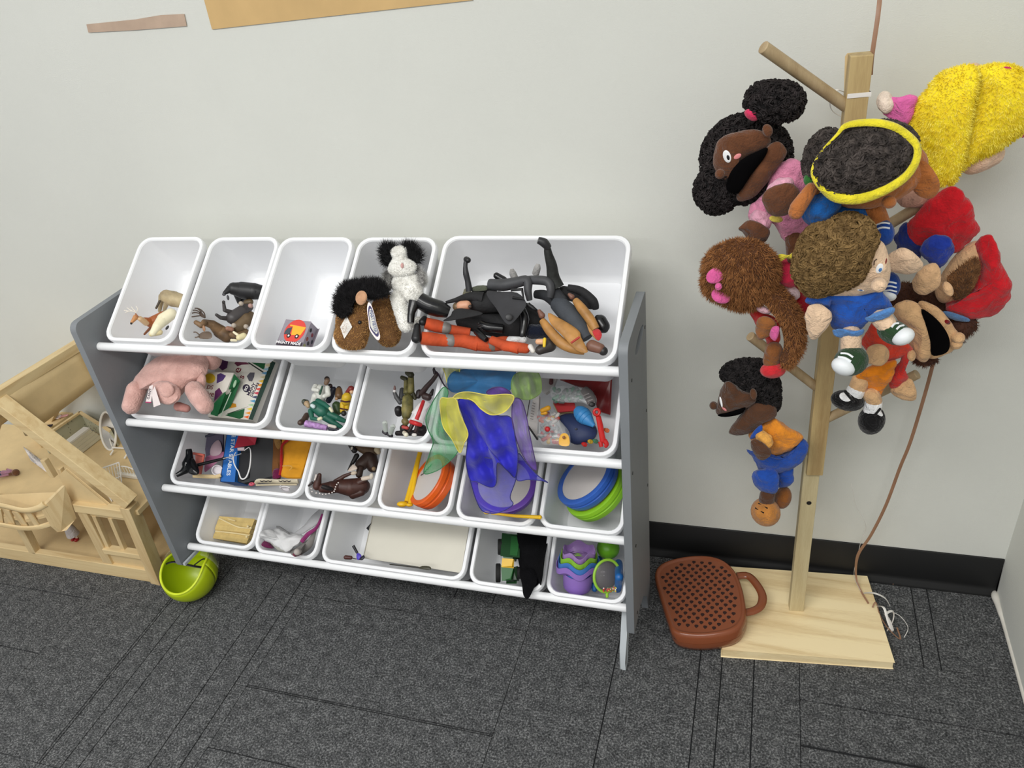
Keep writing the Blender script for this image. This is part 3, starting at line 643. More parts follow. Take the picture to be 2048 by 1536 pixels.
dowel(PY(1652, 838, -0.137), PY(1835, 748, -0.17), 0.008); dowel(PY(1730, 478, -0.137), PY(1900, 375, -0.15), 0.008)
dowel(PY(1722, 395, -0.15), PY(1690, 330, -0.27), 0.008); dowel(PY(1700, 600, -0.15), PY(1705, 520, -0.26), 0.008)
stk = MB(); a, b = PY(1699, 106, -0.128), PY(1697, 192, -0.128)
d = (b - a).normalized(); s = d.cross(Vector((0.25, 1, 0))).normalized() * 0.0065
single('craft_stick', MB().tube([a, a + d * 0.004, a + d * 0.03, b], [(0.003, 0.001), (0.0058, 0.001), (0.006, 0.001), (0.006, 0.001)], 10, flat=s), m_pineZ, 'pale craft stick tucked behind the top of the stand post', 'craft stick')
m_rib = M('white_ribbon', (236, 232, 226), 0.5, 0.04); m_brn = M('copper_ribbon', (150, 112, 86), 0.45, 0.08)
bp = PY(1716, 190, -0.147); q = [bp + Vector((x, y, 0.0)) for x, y in ((-0.0135, -0.0035), (0.0165, 0.0005), (0.0145, 0.0275), (-0.0155, 0.0235))]
rt = thing('ribbon_tie', 'white ribbon tied around the top of the stand post', 'ribbon', bp)
obj('band', MB().tube(q, [(0.0006, 0.0035)] * 4, 6, closed=True), m_rib, rt)
obj('tail', MB().tube([PY(1690, 185, -0.12), PY(1672, 180, -0.13), PY(1660, 200, -0.13), PY(1665, 222, -0.125), PY(1690, 236, -0.12)], [(0.003, 0.0006)] * 5, 6, spline=5), m_rib, rt)
single('copper_ribbon', MB().tube([PY(1762, -30, -0.10), PY(1756, 30, -0.12), PY(1744, 112, -0.128), PY(1741, 150, -0.118)], [(0.003, 0.0005)] * 4, 6, spline=6), m_brn, 'copper ribbon rising from the top of the stand post', 'ribbon')
single('copper_ribbon', MB().tube([PY(1875, 690, -0.10), PY(1855, 770, -0.085), PY(1822, 880, -0.08), PY(1800, 935, -0.075), PY(1772, 1010, -0.07), PY(1742, 1070, -0.06), PY(1716, 1110, -0.055), PY(1712, 1150, -0.04), PY(1720, 1178, -0.06), PZ(1737, 1207, 0.022)], [(0.003, 0.0005)] * 7 + [(0.0018, 0.0005)] * 3, 6, spline=6), m_brn, 'long copper ribbon hanging below the puppets down to the base board', 'ribbon')
single('white_ribbon', MB().tube([PY(1703, 968, -0.06), PY(1712, 1012, -0.06), PY(1732, 1052, -0.055), PY(1722, 1082, -0.05), PY(1716, 1110, -0.05), PY(1708, 1150, -0.04), PZ(1722, 1184, 0.022)], [(0.0008, 0.0005)] + [(0.0016, 0.0005)] * 6, 6, spline=6), m_rib, 'thin white ribbon end curling beside the copper ribbon near the baseboard', 'ribbon')
single('white_ribbon', MB().tube([PZ(1728, 1186, 0.022), PZ(1748, 1186, 0.04), PZ(1770, 1196, 0.03), PZ(1780, 1212, 0.012)], [(0.0028, 0.0006)] * 4, 6, spline=6), m_rib, 'short arched white ribbon at the right edge of the base board', 'ribbon')
single('white_ribbon', MB().tube([PZ(1755, 1212, 0.03), PZ(1768, 1216, 0.05), PZ(1777, 1245, 0.03), PZ(1786, 1262, 0.008), PZ(1778, 1240, 0.02), PZ(1772, 1228, 0.04), PZ(1786, 1222, 0.035), PZ(1786, 1240, 0.02), PZ(1774, 1262, 0.004)], [(0.0026, 0.0006)] * 9, 6, spline=6), m_rib, 'looped white curling ribbon beside the base board on the carpet', 'ribbon')
single('copper_ribbon', MB().tube([PZ(1745, 1215, 0.024), PZ(1752, 1205, 0.03), PZ(1760, 1230, 0.018), PZ(1775, 1255, 0.010), PZ(1800, 1278, 0.004), PZ(1794, 1255, 0.003)], [(0.0016, 0.0005)] * 6, 6, spline=6), m_brn, 'thin copper ribbon curl at the right edge of the base board', 'ribbon')
single('clear_ribbon', MB().tube([PZ(1778, 1222, 0.03), PZ(1800, 1232, 0.02), PZ(1816, 1255, 0.01), PZ(1808, 1275, 0.004)], [(0.0008, 0.0004)] * 4, 6, spline=6), m_rib, 'hair-thin white strand arching over the carpet right of the loops', 'ribbon')
single('copper_ribbon', MB().tube([PZ(1785, 1168, 0.003), PZ(1805, 1163, 0.006), PZ(1826, 1166, 0.006), PZ(1842, 1174, 0.003)], [(0.0014, 0.0005)] * 4, 6, spline=6), m_brn, 'short copper ribbon strand on the carpet against the baseboard', 'ribbon')

# ---------------------------------------------------------------- brown plastic case
m_bkt = M('brown_glossy_plastic', (134, 74, 46), 0.2, 0.05, 8)
m_bkh = M('dark_vent', (44, 16, 8), 0.7)
bk = thing('picnic_case', 'brown glossy plastic picnic case with heart shaped holes and a loop handle', 'case', (0.65, -0.17, 0))
def topz(p): return 0.052 + 0.10 * (p.x - 0.555)
oc = [(1312, 1152), (1322, 1130), (1355, 1117), (1402, 1112), (1440, 1119), (1466, 1140), (1480, 1170), (1488, 1210), (1486, 1238), (1468, 1258), (1430, 1268), (1385, 1270), (1350, 1262), (1338, 1240), (1324, 1196)]
O = []
for px, py in oc:
    z = 0.055
    for _ in range(5): z = topz(PZ(px, py, z))
    O.append(PZ(px, py, z))
O, _ = catmull(O, [1] * len(O), 4, True); cen = sum(O, Vector()) / len(O); nb = Vector((-0.10, 0, 1)).normalized()
def bl(scale, h): return [cen + (p - cen) * scale + nb * h for p in O]
def loft(loops, cap0=True, cap1=True):
    mb = MB(); n = len(loops[0])
    for L in loops: mb.v += L
    for i in range(len(loops) - 1):
        for k in range(n): mb.f.append((i * n + k, i * n + (k + 1) % n, (i + 1) * n + (k + 1) % n, (i + 1) * n + k))
    if cap0: mb.f.append(tuple(reversed(range(n))))
    if cap1: mb.f.append(tuple((len(loops) - 1) * n + k for k in range(n)))
    return mb
obj('lid', loft([bl(1.03, -0.023), bl(1.045, -0.022), bl(1.04, -0.008), bl(1.015, -0.001), bl(0.985, 0.0015), bl(0.955, 0.001), bl(0.935, -0.0012), bl(0.91, -0.0015)]), m_bkt, bk, ang=60)
obj('tray', loft([bl(0.93, -0.050), bl(0.99, -0.048), bl(1.03, -0.035), bl(1.035, -0.0245), bl(1.0, -0.0235)]), m_bkt, bk, ang=60)
hz = -0.0014
H = [(0, -1), (0.9, -0.1), (0.95, 0.5), (0.5, 0.85), (0, 0.45), (-0.5, 0.85), (-0.95, 0.5), (-0.9, -0.1)]
uA = (PZ(1487, 1210, 0.07) - PZ(1324, 1196, 0.052)); uA = (uA - nb * uA.dot(nb)).normalized(); vA = nb.cross(uA)
hm_ = MB().prism([uA * x * 0.0043 + vA * y * 0.0046 - nb * 0.0006 for x, y in H], nb * 0.0011)
hme = bpy.data.meshes.new('vent_hole'); hme.from_pydata(hm_.v, [], hm_.f); hme.update(); hme.materials.append(m_bkh)
lo = [((p - cen).dot(uA), (p - cen).dot(vA)) for p in O]
def inside(x, y, s):
    c = False; n = len(lo)
    for i in range(n):
        (x1, y1), (x2, y2) = lo[i], lo[(i + 1) % n]; x1, y1, x2, y2 = x1 * s, y1 * s, x2 * s, y2 * s
        if (y1 > y) != (y2 > y) and x < (x2 - x1) * (y - y1) / (y2 - y1) + x1: c = not c
    return c
for j in range(-12, 13):
    for i in range(-9, 10):
        x, y = i * 0.0178 + (0.0089 if j % 2 else 0), j * 0.0105
        if inside(x, y, 0.86):
            h = bpy.data.objects.new('vent_hole', hme); COL.objects.link(h); h.parent = bk; h.location = cen + uA * x + vA * y + nb * hz - _off[bk]
hp = [(1474, 1152), (1496, 1152), (1514, 1170), (1525, 1192), (1521, 1212), (1506, 1222), (1484, 1226)]
obj('handle', MB().tube([PZ(px, py, 0.052) for px, py in hp], [(0.009, 0.006)] * 7, 12, spline=5), m_bkt, bk)
# ---------------------------------------------------------------- hand puppets
from mathutils.bvhtree import BVHTree
def bvh(*mbs):
    v = []; f = []
    for mb in mbs: n = len(v); v += mb.v; f += [tuple(i + n for i in q) for q in mb.f]
    return BVHTree.FromPolygons(v, f)
def on(tree_, px, py, y=None):
    d = ray(px, py).normalized(); h, n, i, ds = tree_.ray_cast(CAM, d)
    if h is None: return PY(px, py, y if y is not None else -0.25), BCK.copy()
    if n.dot(d) > 0: n = -n
    return h, n
def crop(x0, y0, s): return lambda pts: [(x0 + p[0] * s, y0 + p[1] * s) for p in pts]
def puffp(pts, y, t, tb=None, rings=5, spline=3, bulge=0.5):
    O = outline(pts, y); c = sum(O, Vector()) / len(O); k = KM(c)
    return MB().puff(O, BCK, t * k, (t if tb is None else tb) * k, rings, spline, bulge)
def dec(mb, surf, px, py, a, b, ang=0, th=1.2, y=None):     # a flat sewn-on oval lying on a surface
    P, n = on(surf, px, py, y); k = KM(P); t = math.radians(ang); e = RGT * math.cos(t) + UPV * math.sin(t); g = -RGT * math.sin(t) + UPV * math.cos(t)
    e = (e - n * e.dot(n)); g = (g - n * g.dot(n))
    sc = lambda v: v / max(0.35, v.length) if v.length > 0 else v
    return mb.ell(P, [e.normalized() * a * k, g.normalized() * b * k, n * th * k], 16, 8)
def line(mb, surf, pts, r, y=None):
    P = []
    for px, py in pts:
        h, n = on(surf, px, py, y); P.append(h + n * 0.0004)
    return mb.tube(P, r * KM(P[0]), 6, spline=3 if len(P) > 2 else 0)
def vball(mb, px, py, y, a, b, c=None, ang=0, n=20, m=12): P, ax = vell(px, py, y, a, b, c, ang); return mb.ell(P, ax, n, m)
def puppet(label, px, py, y): return thing('hand_puppet', label, 'puppet', PY(px, py, y), 'hand puppets on the wooden stand')
_obj0 = obj
def obj(name, mb, mat, parent=None, **k):              # plush parts get soft lumps and folds
    if name in ('shirt', 'shorts', 'trousers', 'sleeve', 'cap', 'shirt_tail', 'jaw', 'head', 'hand', 'cuff') and 'disp' not in k and parent is not None and parent.name.startswith('hand_puppet'): k.update(disp=(0.0055 if name in ('head', 'jaw', 'hand') else 0.011, 0.022), sub=1)
    return _obj0(name, mb, mat, parent, **k)
BLK = (20, 18, 18); EYEW = plastic((240, 240, 240), 0.3); INK = plastic((18, 18, 22), 0.3); MOUTH = M('black_felt', (7, 6, 7), 0.98, 0.1, 100, spec=0.05)
PINKC = paint((226, 140, 140))
c1 = crop(1360, 60, 500 / 1829); c2 = crop(1600, 60, 448 / 1638); c3 = crop(1360, 400, 500 / 2021); c4 = crop(1580, 400, 468 / 1892); c5 = crop(1600, 560, 448 / 2024); c6 = crop(1400, 680, 300 / 1152)
one = lambda c, x, y: c([(x, y)])[0]
def hairdo(parent, cores, n, r, th, rgb, rgb2, core=None, keep=None):
    allm = MB()
    for m in cores: allm.join(m)
    h = obj('hair', allm, M('hair_base', core or tuple(int(v * 0.6) for v in rgb), 0.95, 0.2, 60), parent)
    tag(obj('curls', curls(allm, n, r, th, keep or (lambda p, nn: nn.dot(BCK) > -0.45)), fur(rgb, rgb2), h), kind='stuff')
    return h
# --- girl with two puff tails, pink outfit
y = -0.20; skin = plush((100, 62, 40)); p = puppet('dark-skinned girl puppet with two black curly puffs and a pink outfit', 1520, 400, y)
cap_ = MB(); vball(cap_, 1492, 318, y + 0.03, 86, 84, 60, 20)
t1 = MB(); vball(t1, 1549, 208, y + 0.01, 55, 38, 40, 5); vball(t1, 1530, 200, y + 0.01, 34, 30, 30)
t2 = MB(); vball(t2, 1434, 380, y + 0.01, 40, 43, 38)
hairdo(p, [cap_, t1, t2], 4200, 0.0037, 0.0009, (22, 19, 20), (52, 46, 46))
up = puffp(c1([(245, 880), (300, 790), (420, 740), (560, 735), (665, 780), (640, 860), (480, 950), (400, 1020), (360, 1170), (290, 1110), (250, 1020)]), y - 0.015, 34, 30)
jaw = puffp(c1([(415, 1215), (480, 1080), (600, 900), (700, 805), (765, 850), (775, 920), (660, 1080), (540, 1230), (450, 1255)]), y - 0.022, 26, 26)
hd = obj('head', up, skin, p); obj('jaw', jaw, skin, p)
obj('mouth', puffp(c1([(340, 1165), (365, 1050), (450, 950), (560, 890), (640, 860), (620, 930), (520, 1060), (425, 1195)]), y - 0.034, 14, 10), MOUTH, p)
S = bvh(up, jaw)
obj('nose', vball(MB(), 1440, 348, y - 0.045, 10, 10, 10), skin, hd); 
e = obj('eye', dec(MB(), S, 1454, 313, 9, 12.5, -10, 1.6), EYEW, hd); obj('pupil', dec(MB(), S, 1456.5, 314.5, 4.2, 6.5, -10, 2.4), INK, e)
obj('cheek', dec(MB(), S, 1475, 313, 8, 5, 45, 1.4), PINKC, hd)
obj('ear', vball(MB(), 1535, 261, y - 0.035, 10, 13, 8, 20), skin, hd)
obj('hair_tie', vball(MB(), 1503, 230, y - 0.012, 16, 9, 12, -35), plush((206, 52, 92)), p)
obj('shirt', puffp([(1540, 345), (1575, 315), (1606, 330), (1625, 390), (1628, 462), (1575, 489), (1550, 447), (1503, 442), (1499, 405), (1528, 388)], y - 0.01, 38, 36), plush((222, 140, 170)), p)
obj('sleeve', vball(MB(), 1560, 378, y - 0.055, 30, 22, 20, 40), plush((232, 170, 190)), p)
obj('sleeve', vball(MB(), 1520, 440, y - 0.02, 24, 18, 22, -30), plush((232, 170, 190)), p)
obj('hand', puffp(c1([(600, 1215), (680, 1140), (800, 1110), (880, 1180), (850, 1310), (730, 1370), (640, 1330)]), y - 0.085, 22, 20), skin, p)
obj('hand', puffp(c3([(470, 225), (560, 165), (720, 230), (705, 325), (640, 350), (545, 300), (500, 250)]), y - 0.03, 18, 18), skin, p)
obj('belt_patch', vball(MB(), 1552, 438, y - 0.054, 14, 7, 6, -10), plush((222, 200, 90)), p)
lg = MB(); vcap(lg, [(1590, 470, y - 0.01, 20), (1592, 515, y - 0.02, 18)]); obj('leg', lg, skin, p)
sh = MB(); vball(sh, 1578, 545, y - 0.02, 25, 31, 26, 10); s1 = obj('shoe', sh, plush((206, 44, 74)), p)
bw = puffp([(1555, 512), (1560, 524), (1574, 516), (1590, 522), (1597, 510), (1592, 500), (1578, 510), (1562, 508)], y - 0.045, 5, 5); obj('bow', bw, plush((232, 214, 70)), s1)
sh = MB(); vcap(sh, [(1585, 585, y - 0.005, 21), (1600, 612, y - 0.005, 24)]); s2 = obj('shoe', sh, plush((160, 20, 34)), p)
obj('sock', vball(MB(), 1580, 584, y - 0.022, 22, 14, 12, -30), plush((222, 196, 200)), s2)

# --- girl with fluffy brown ponytail and pink bows
y = -0.235; p = puppet('puppet with fluffy brown hair, pink bow and long ponytail, back turned', 1500, 600, y)
hm1 = puffp(c3([(200, 470), (300, 370), (440, 320), (600, 330), (720, 410), (785, 500), (790, 620), (740, 740), (680, 830), (560, 890), (450, 880), (330, 830), (215, 770), (180, 690), (185, 570)]), y, 62, 58)
pt = MB(); vtube(pt, [(1530, 575, y, 22), (1565, 612, y - 0.012, 24), (1585, 650, y - 0.018, 22), (1588, 690, y - 0.018, 19), (1575, 722, y - 0.018, 14), (1566, 734, y - 0.018, 5)], 14, 4)
h = obj('hair', MB().join(hm1).join(pt), M('brown_hair_base', (86, 52, 28), 0.95, 0.2, 60), p)
tag(obj('fur', strands(MB().join(hm1).join(pt), 9000, 0.0075, 0.0007, DWN * 0.35, lambda a, n: n.dot(BCK) > -0.5, 0.6), fur((128, 80, 44), (176, 122, 74)), h), kind='stuff')
pk = plush((222, 98, 158)); S = bvh(hm1)
b = MB()
for px, py, a_, b_, an_ in ((1431, 551, 20, 15, 30), (1442, 592, 20, 15, -20)): P, n = on(S, px, py); vball(b, px, py, P.y - 0.006, a_, b_, 6, an_)
bo = obj('bow', b, pk, p); P, n = on(S, 1437, 573); obj('bow_knot', vball(MB(), 1437, 573, P.y - 0.012, 7, 8, 8), pk, bo)
obj('shirt', puffp(c3([(560, 900), (620, 880), (730, 930), (790, 980), (800, 1100), (770, 1190), (690, 1150), (600, 980)]), y + 0.015, 22, 22), plush((198, 46, 44)), p)
obj('collar', vball(MB(), 1527, 620, y - 0.008, 16, 7, 10, -20), plush((224, 180, 190)), p)
obj('hand', puffp(c3([(615, 985), (670, 935), (750, 970), (785, 1045), (710, 1110), (625, 1125)]), y - 0.018, 16, 16), plush((146, 92, 48)), p)
obj('bow', puffp(c3([(725, 1100), (745, 1030), (795, 1020), (800, 1070), (770, 1140)]), y - 0.036, 8, 8), pk, p)
obj('leg', vcap(MB(), [(1548, 700, y - 0.005, 17), (1543, 722, y - 0.005, 17)]), plush((130, 80, 42)), p)
obj('shoe', vball(MB(), 1546, 740, y - 0.008, 25, 17, 24, 5), plush((206, 44, 52)), p)

# --- boy in orange and blue
y = -0.185; skin = plush((86, 56, 38)); p = puppet('dark-skinned boy puppet in orange shirt and blue trousers, hanging lowest', 1540, 900, y)
hr = puffp(c6([(165, 270), (210, 200), (290, 165), (440, 160), (520, 200), (580, 280), (600, 390), (590, 520), (540, 545), (470, 520), (410, 470), (370, 410), (290, 390), (230, 320)]), y + 0.004, 34, 34)
hairdo(p, [hr], 2200, 0.0033, 0.0009, (20, 18, 19), (46, 42, 42))
up = puffp(c6([(190, 315), (260, 335), (330, 390), (420, 410), (430, 480), (350, 530), (250, 560), (180, 588), (125, 560), (125, 500), (150, 420)]), y - 0.012, 26, 26)
jaw = puffp(c6([(220, 700), (290, 600), (370, 510), (450, 470), (580, 500), (578, 590), (480, 645), (390, 705), (310, 735), (240, 728)]), y - 0.010, 24, 24)
hd = obj('head', up, skin, p); obj('jaw', jaw, skin, p); S = bvh(up)
obj('mouth', puffp(c6([(135, 575), (250, 545), (350, 515), (310, 570), (190, 592)]), y - 0.022, 10, 10), MOUTH, p)
obj('nose', vball(MB(), 1427, 811, y - 0.012, 8, 8.5, 8), skin, hd)
e = obj('eye', dec(MB(), S, 1442, 804, 4.5, 11, -12, 1.6), EYEW, hd); obj('pupil', dec(MB(), S, 1441, 807, 2.4, 5.5, -12, 2.4), INK, e)
obj('cheek', dec(MB(), S, 1448.5, 818, 5, 4.6, 0, 1.4), PINKC, hd)
obj('ear', vball(MB(), 1507, 788, y - 0.036, 7, 11.5, 5, 8), skin, hd)
sh = puffp(c6([(365, 715), (470, 645), (570, 595), (700, 680), (785, 740), (760, 795), (690, 850), (560, 895), (500, 840), (400, 790)]), y - 0.004, 34, 34)
obj('shirt', sh, plush((224, 140, 44)), p); bl_ = plush((34, 78, 168))
obj('collar', puffp(c6([(385, 760), (410, 705), (470, 650), (478, 700), (430, 750)]), y - 0.036, 7, 8), bl_, p)
obj('sleeve', vball(MB(), 1530, 880, y - 0.040, 20, 15, 14, -40), plush((232, 168, 80)), p)
obj('hand', puffp(c6([(385, 785), (440, 765), (530, 830), (542, 880), (475, 925), (420, 880)]), y - 0.052, 14, 14), skin, p)
obj('trousers', MB().join(puffp(c6([(355, 840), (420, 880), (550, 893), (690, 848), (780, 742), (828, 795), (818, 880), (740, 975), (600, 1020), (470, 1010), (415, 930)]), y + 0.004, 33, 33)).join(puffp(c6([(425, 990), (590, 1000), (600, 1080), (580, 1170), (510, 1182), (405, 1115)]), y - 0.012, 22, 22)).join(puffp(c6([(580, 980), (700, 960), (702, 1105), (590, 1130)]), y + 0.014, 18, 18)), bl_, p)
obj('leg', vcap(MB(), [(1535, 990, y - 0.010, 15), (1533, 1000, y - 0.010, 15)]), skin, p)
tan_ = plush((186, 124, 60))
s1_ = MB(); vball(s1_, 1531, 1024, y - 0.014, 28, 29, 34, 30); so = obj('shoe', s1_, tan_, p); S = bvh(s1_)
for a, b in (((1517, 1007), (1535, 1017)), ((1511, 1016), (1528, 1026))): obj('lace', line(MB(), S, [a, b], 1.4), INK, so)
obj('shoe', vball(MB(), 1566, 995, y + 0.014, 15, 23, 22, -15), plush((128, 78, 36)), p)

# --- boy with yellow headband
y = -0.32; skin = plush((178, 108, 56)); p = puppet('puppet with dark curly hair and yellow headband seen from above', 1730, 340, y)
hr = MB(); vball(hr, 1729, 320, y - 0.006, 97, 60, 62, 20)
lf_ = MB(); vball(lf_, 1652, 320, y + 0.03, 34, 52, 40, -8)
hairdo(p, [hr, lf_], 4200, 0.0044, 0.0012, (44, 39, 37), (82, 74, 70), keep=lambda q, n: n.dot(BCK) > -0.15)
fc = MB(); vball(fc, 1755, 352, y + 0.045, 104, 62, 50, 18); obj('head', fc, skin, p)
bd = [(1150, 765), (1205, 705), (1300, 682), (1450, 680), (1580, 715), (1690, 795), (1738, 870), (1715, 985), (1630, 1090), (1480, 1180), (1310, 1235), (1150, 1225), (1060, 1165), (992, 1085), (980, 1010), (1030, 900)]
wd = [4, 7, 9, 10, 10, 10.5, 10, 11, 12, 13, 14, 14, 12, 9, 7, 4]; bp_ = c1(bd)
yy = [y - 0.020, y - 0.020, y - 0.018, y - 0.018, y - 0.018, y - 0.018, y - 0.020, y - 0.026, y - 0.032, y - 0.04, y - 0.044, y - 0.044, y - 0.04, y - 0.035, y - 0.03, y - 0.024]
P = [PY(a, b, q) for (a, b), q in zip(bp_, yy)]
obj('headband', MB().tube(P, [(w_ * 0.85 * KM(q), w_ * 0.6 * KM(q)) for w_, q in zip(wd, P)], 12, closed=True, spline=4, flat=UPV), plush((230, 214, 50)), p)
obj('nose', vball(MB(), 1778, 404, y - 0.012, 14, 13, 13), skin, p)
obj('ear', puffp([(1826, 372), (1838, 322), (1858, 330), (1878, 362), (1876, 386), (1858, 398), (1835, 390)], y + 0.045, 10, 10), skin, p)
obj('ear', puffp([(1618, 372), (1636, 366), (1640, 385), (1622, 392)], y + 0.01, 8, 8), skin, p)
obj('sleeve', vball(MB(), 1642, 418, y + 0.01, 40, 33, 38, 15), plush((22, 88, 158)), p)
obj('shirt', vball(MB(), 1700, 420, y + 0.065, 62, 40, 40, 10), plush((22, 88, 158)), p)
obj('arm', vcap(MB(), [(1622, 378, y - 0.005, 13), (1596, 415, y - 0.02, 16), (1592, 424, y - 0.02, 15)]), skin, p)
obj('cuff', vball(MB(), 1618, 358, y + 0.01, 9, 12, 9, 20), plush((50, 110, 50)), p)
obj('leg', vcap(MB(), [(1742, 415, y + 0.06, 24), (1757, 448, y + 0.055, 22)]), skin, p)
navy = plush((24, 64, 140)); wht = plastic((232, 236, 238), 0.5)
sm_ = MB(); vball(sm_, 1766, 465, y + 0.045, 20, 27, 24, 12); so = obj('shoe', sm_, navy, p); S = bvh(sm_)
for dy_ in (0, 9): obj('lace', line(MB(), S, [(1751, 451 + dy_), (1765, 446 + dy_), (1779, 448 + dy_)], 2.0), wht, so)
sm_ = MB(); vball(sm_, 1781, 570, y + 0.075, 17, 26, 24, 5); so = obj('shoe', sm_, navy, p); S = bvh(sm_)
for dy_ in (0, 8, 16): obj('lace', line(MB(), S, [(1768, 566 + dy_), (1780, 564 + dy_), (1793, 567 + dy_)], 1.8), wht, so)
obj('toe_cap', vball(MB(), 1777, 592, y + 0.066, 14, 10, 18, -20), wht, so)

# --- girl with yellow plush hair
y = -0.13; p = puppet('puppet with big bright yellow fleece hair at the top right', 1920, 260, y)
l1 = puffp(c2([(930, 430), (1010, 325), (1130, 275), (1250, 268), (1262, 400), (1220, 600), (1190, 800), (1150, 1000), (1115, 1130), (1035, 1192), (965, 1165), (900, 960), (800, 770), (830, 560)]), y - 0.01, 62, 50)
l2 = puffp(c2([(1240, 300), (1330, 268), (1440, 252), (1560, 282), (1660, 380), (1668, 520), (1640, 720), (1540, 820), (1380, 925), (1240, 975), (1170, 1030), (1150, 880), (1180, 650), (1225, 420)]), y - 0.005, 64, 50)
h = obj('hair', MB().join(l1).join(l2), M('yellow_hair_base', (255, 224, 40), 0.95, 0.12, 60), p)
tag(obj('fleece', strands(MB().join(l1).join(l2), 9000, 0.0042, 0.0008, DWN * 0.25, lambda a, n: n.dot(BCK) > -0.4, 0.5), fur((255, 226, 20), (255, 242, 110)), h), kind='stuff')
skin = plush((232, 196, 168))
obj('ear', vball(MB(), 1946, 134, y + 0.005, 14, 8, 10), skin, p); obj('head', vball(MB(), 1965, 318, y + 0.02, 44, 24, 40, 25), skin, p)
obj('bow', vball(MB(), 2012, 142, y - 0.02, 17, 6, 14, -20), plush((206, 60, 110)), p); obj('bow', vball(MB(), 2046, 265, y, 8, 10, 10), plush((206, 60, 110)), p)
obj('sleeve', puffp(c2([(610, 560), (660, 490), (760, 480), (850, 500), (830, 620), (740, 715), (650, 660)]), y - 0.012, 22, 22), plush((222, 106, 168)), p)
obj('hand', vball(MB(), 1769, 204, y - 0.010, 15, 24, 18, 12), plush((232, 214, 196)), p)
obj('trousers', puffp(c2([(735, 715), (800, 650), (830, 620), (850, 720), (790, 745)]), y - 0.002, 14, 14), plush((92, 112, 134)), p)
obj('leg', vcap(MB(), [(1835, 390, y - 0.02, 26), (1815, 395, y - 0.02, 20)]), plush((196, 150, 130)), p)

# --- boy with red cap
y = -0.165; skin = plush((222, 180, 136)); p = puppet('puppet in red shirt with blue sleeves and a red cap, head down', 1920, 520, y)
red = plush((196, 26, 36)); blu = plush((32, 56, 150))
obj('shirt', puffp([(1868, 392), (1908, 368), (1930, 398), (1950, 440), (1957, 468), (1930, 492), (1900, 508), (1860, 492), (1830, 492), (1812, 462), (1838, 415)], y - 0.005, 36, 36), red, p)
obj('sleeve', puffp(c4([(1060, 430), (1090, 340), (1150, 288), (1260, 285), (1325, 370), (1290, 470), (1215, 560), (1140, 520)]), y - 0.035, 24, 24), blu, p)
obj('trousers', puffp(c4([(870, 250), (950, 185), (1010, 330), (1070, 420), (1040, 500), (930, 440), (865, 380)]), y + 0.005, 22, 22), plush((28, 48, 122)), p)
obj('hand', puffp(c4([(1000, 650), (1060, 550), (1170, 515), (1218, 590), (1205, 690), (1110, 778), (1010, 740)]), y - 0.05, 22, 22), skin, p)
hd_ = puffp(c4([(1520, 320), (1540, 420), (1500, 600), (1420, 780), (1300, 830), (1220, 820), (1190, 720), (1240, 590), (1350, 430)]), y - 0.004, 36, 36); obj('head', hd_, skin, p)
hr = puffp(c4([(1500, 470), (1520, 600), (1440, 760), (1330, 810), (1290, 720), (1280, 620), (1380, 540)]), y - 0.035, 16, 14)
h = obj('hair', hr, M('dark_hair_base', (70, 46, 28), 0.95, 0.2, 60), p); tag(obj('fur', strands(hr, 1500, 0.004, 0.0006, UPV * 0.8, lambda a, n: n.dot(BCK) > -0.2, 0.3), fur((110, 74, 46), (150, 106, 68)), h), kind='stuff')
obj('ear', vball(MB(), 1896, 578, y - 0.052, 9, 16, 8, 25), skin, p)
cp = puffp(c4([(1530, 350), (1565, 283), (1630, 288), (1662, 440), (1745, 620), (1762, 790), (1690, 905), (1560, 955), (1440, 962), (1265, 890), (1330, 830), (1440, 760), (1505, 650), (1512, 470)]), y - 0.02, 40, 44); obj('cap', cp, red, p)
obj('cap_brim', puffp(c4([(1240, 900), (1300, 905), (1440, 955), (1445, 985), (1340, 975), (1245, 930)]), y - 0.03, 7, 8), plush((84, 116, 156)), p)

# --- wide-mouthed puppet with brown hair
y = -0.20; skin = plush((214, 172, 126)); p = puppet('puppet with wide open black mouth, orange shorts and black strap shoes', 1800, 720, y)
hr = MB(); vball(hr, 1806, 590, y + 0.03, 30, 24, 26, 20); vball(hr, 1922, 652, y + 0.025, 28, 24, 30, 30); vball(hr, 1850, 718, y + 0.02, 24, 14, 20, 0); vball(hr, 1870, 640, y + 0.045, 70, 60, 30, -30)
h = obj('hair', hr, M('dark_brown_hair_base', (66, 38, 26), 0.95, 0.2, 60), p); tag(obj('fur', strands(hr, 3000, 0.006, 0.0006, DWN * 0.2, lambda a, n: n.dot(BCK) > -0.5, 0.8), fur((74, 44, 30), (104, 66, 44)), h), kind='stuff')
up = puffp(c5([(1060, 200), (1200, 215), (1310, 320), (1380, 420), (1430, 500), (1425, 580), (1350, 660), (1230, 705), (1150, 690), (1100, 450)]), y + 0.004, 26, 28); obj('head', up, skin, p)
jw = puffp(c5([(845, 220), (990, 178), (1085, 240), (1130, 400), (1180, 560), (1182, 700), (1115, 752), (1050, 705), (1040, 570), (960, 420), (870, 320)]), y - 0.012, 26, 26); obj('jaw', jw, skin, p)
obj('mouth', puffp(c5([(1095, 262), (1200, 322), (1300, 430), (1352, 540), (1340, 640), (1265, 680), (1188, 675), (1180, 560), (1135, 400)]), y - 0.026, 6, 6), MOUTH, p)
obj('nose', MB().join(vball(MB(), 1916, 676, y - 0.01, 13, 12, 12)).join(vball(MB(), 1912, 688, y - 0.01, 12, 11, 12)), skin, p)
S = bvh(up); obj('eye', dec(MB(), S, 1895, 644, 7, 4, -30, 1.5), plush((120, 20, 26)), p)
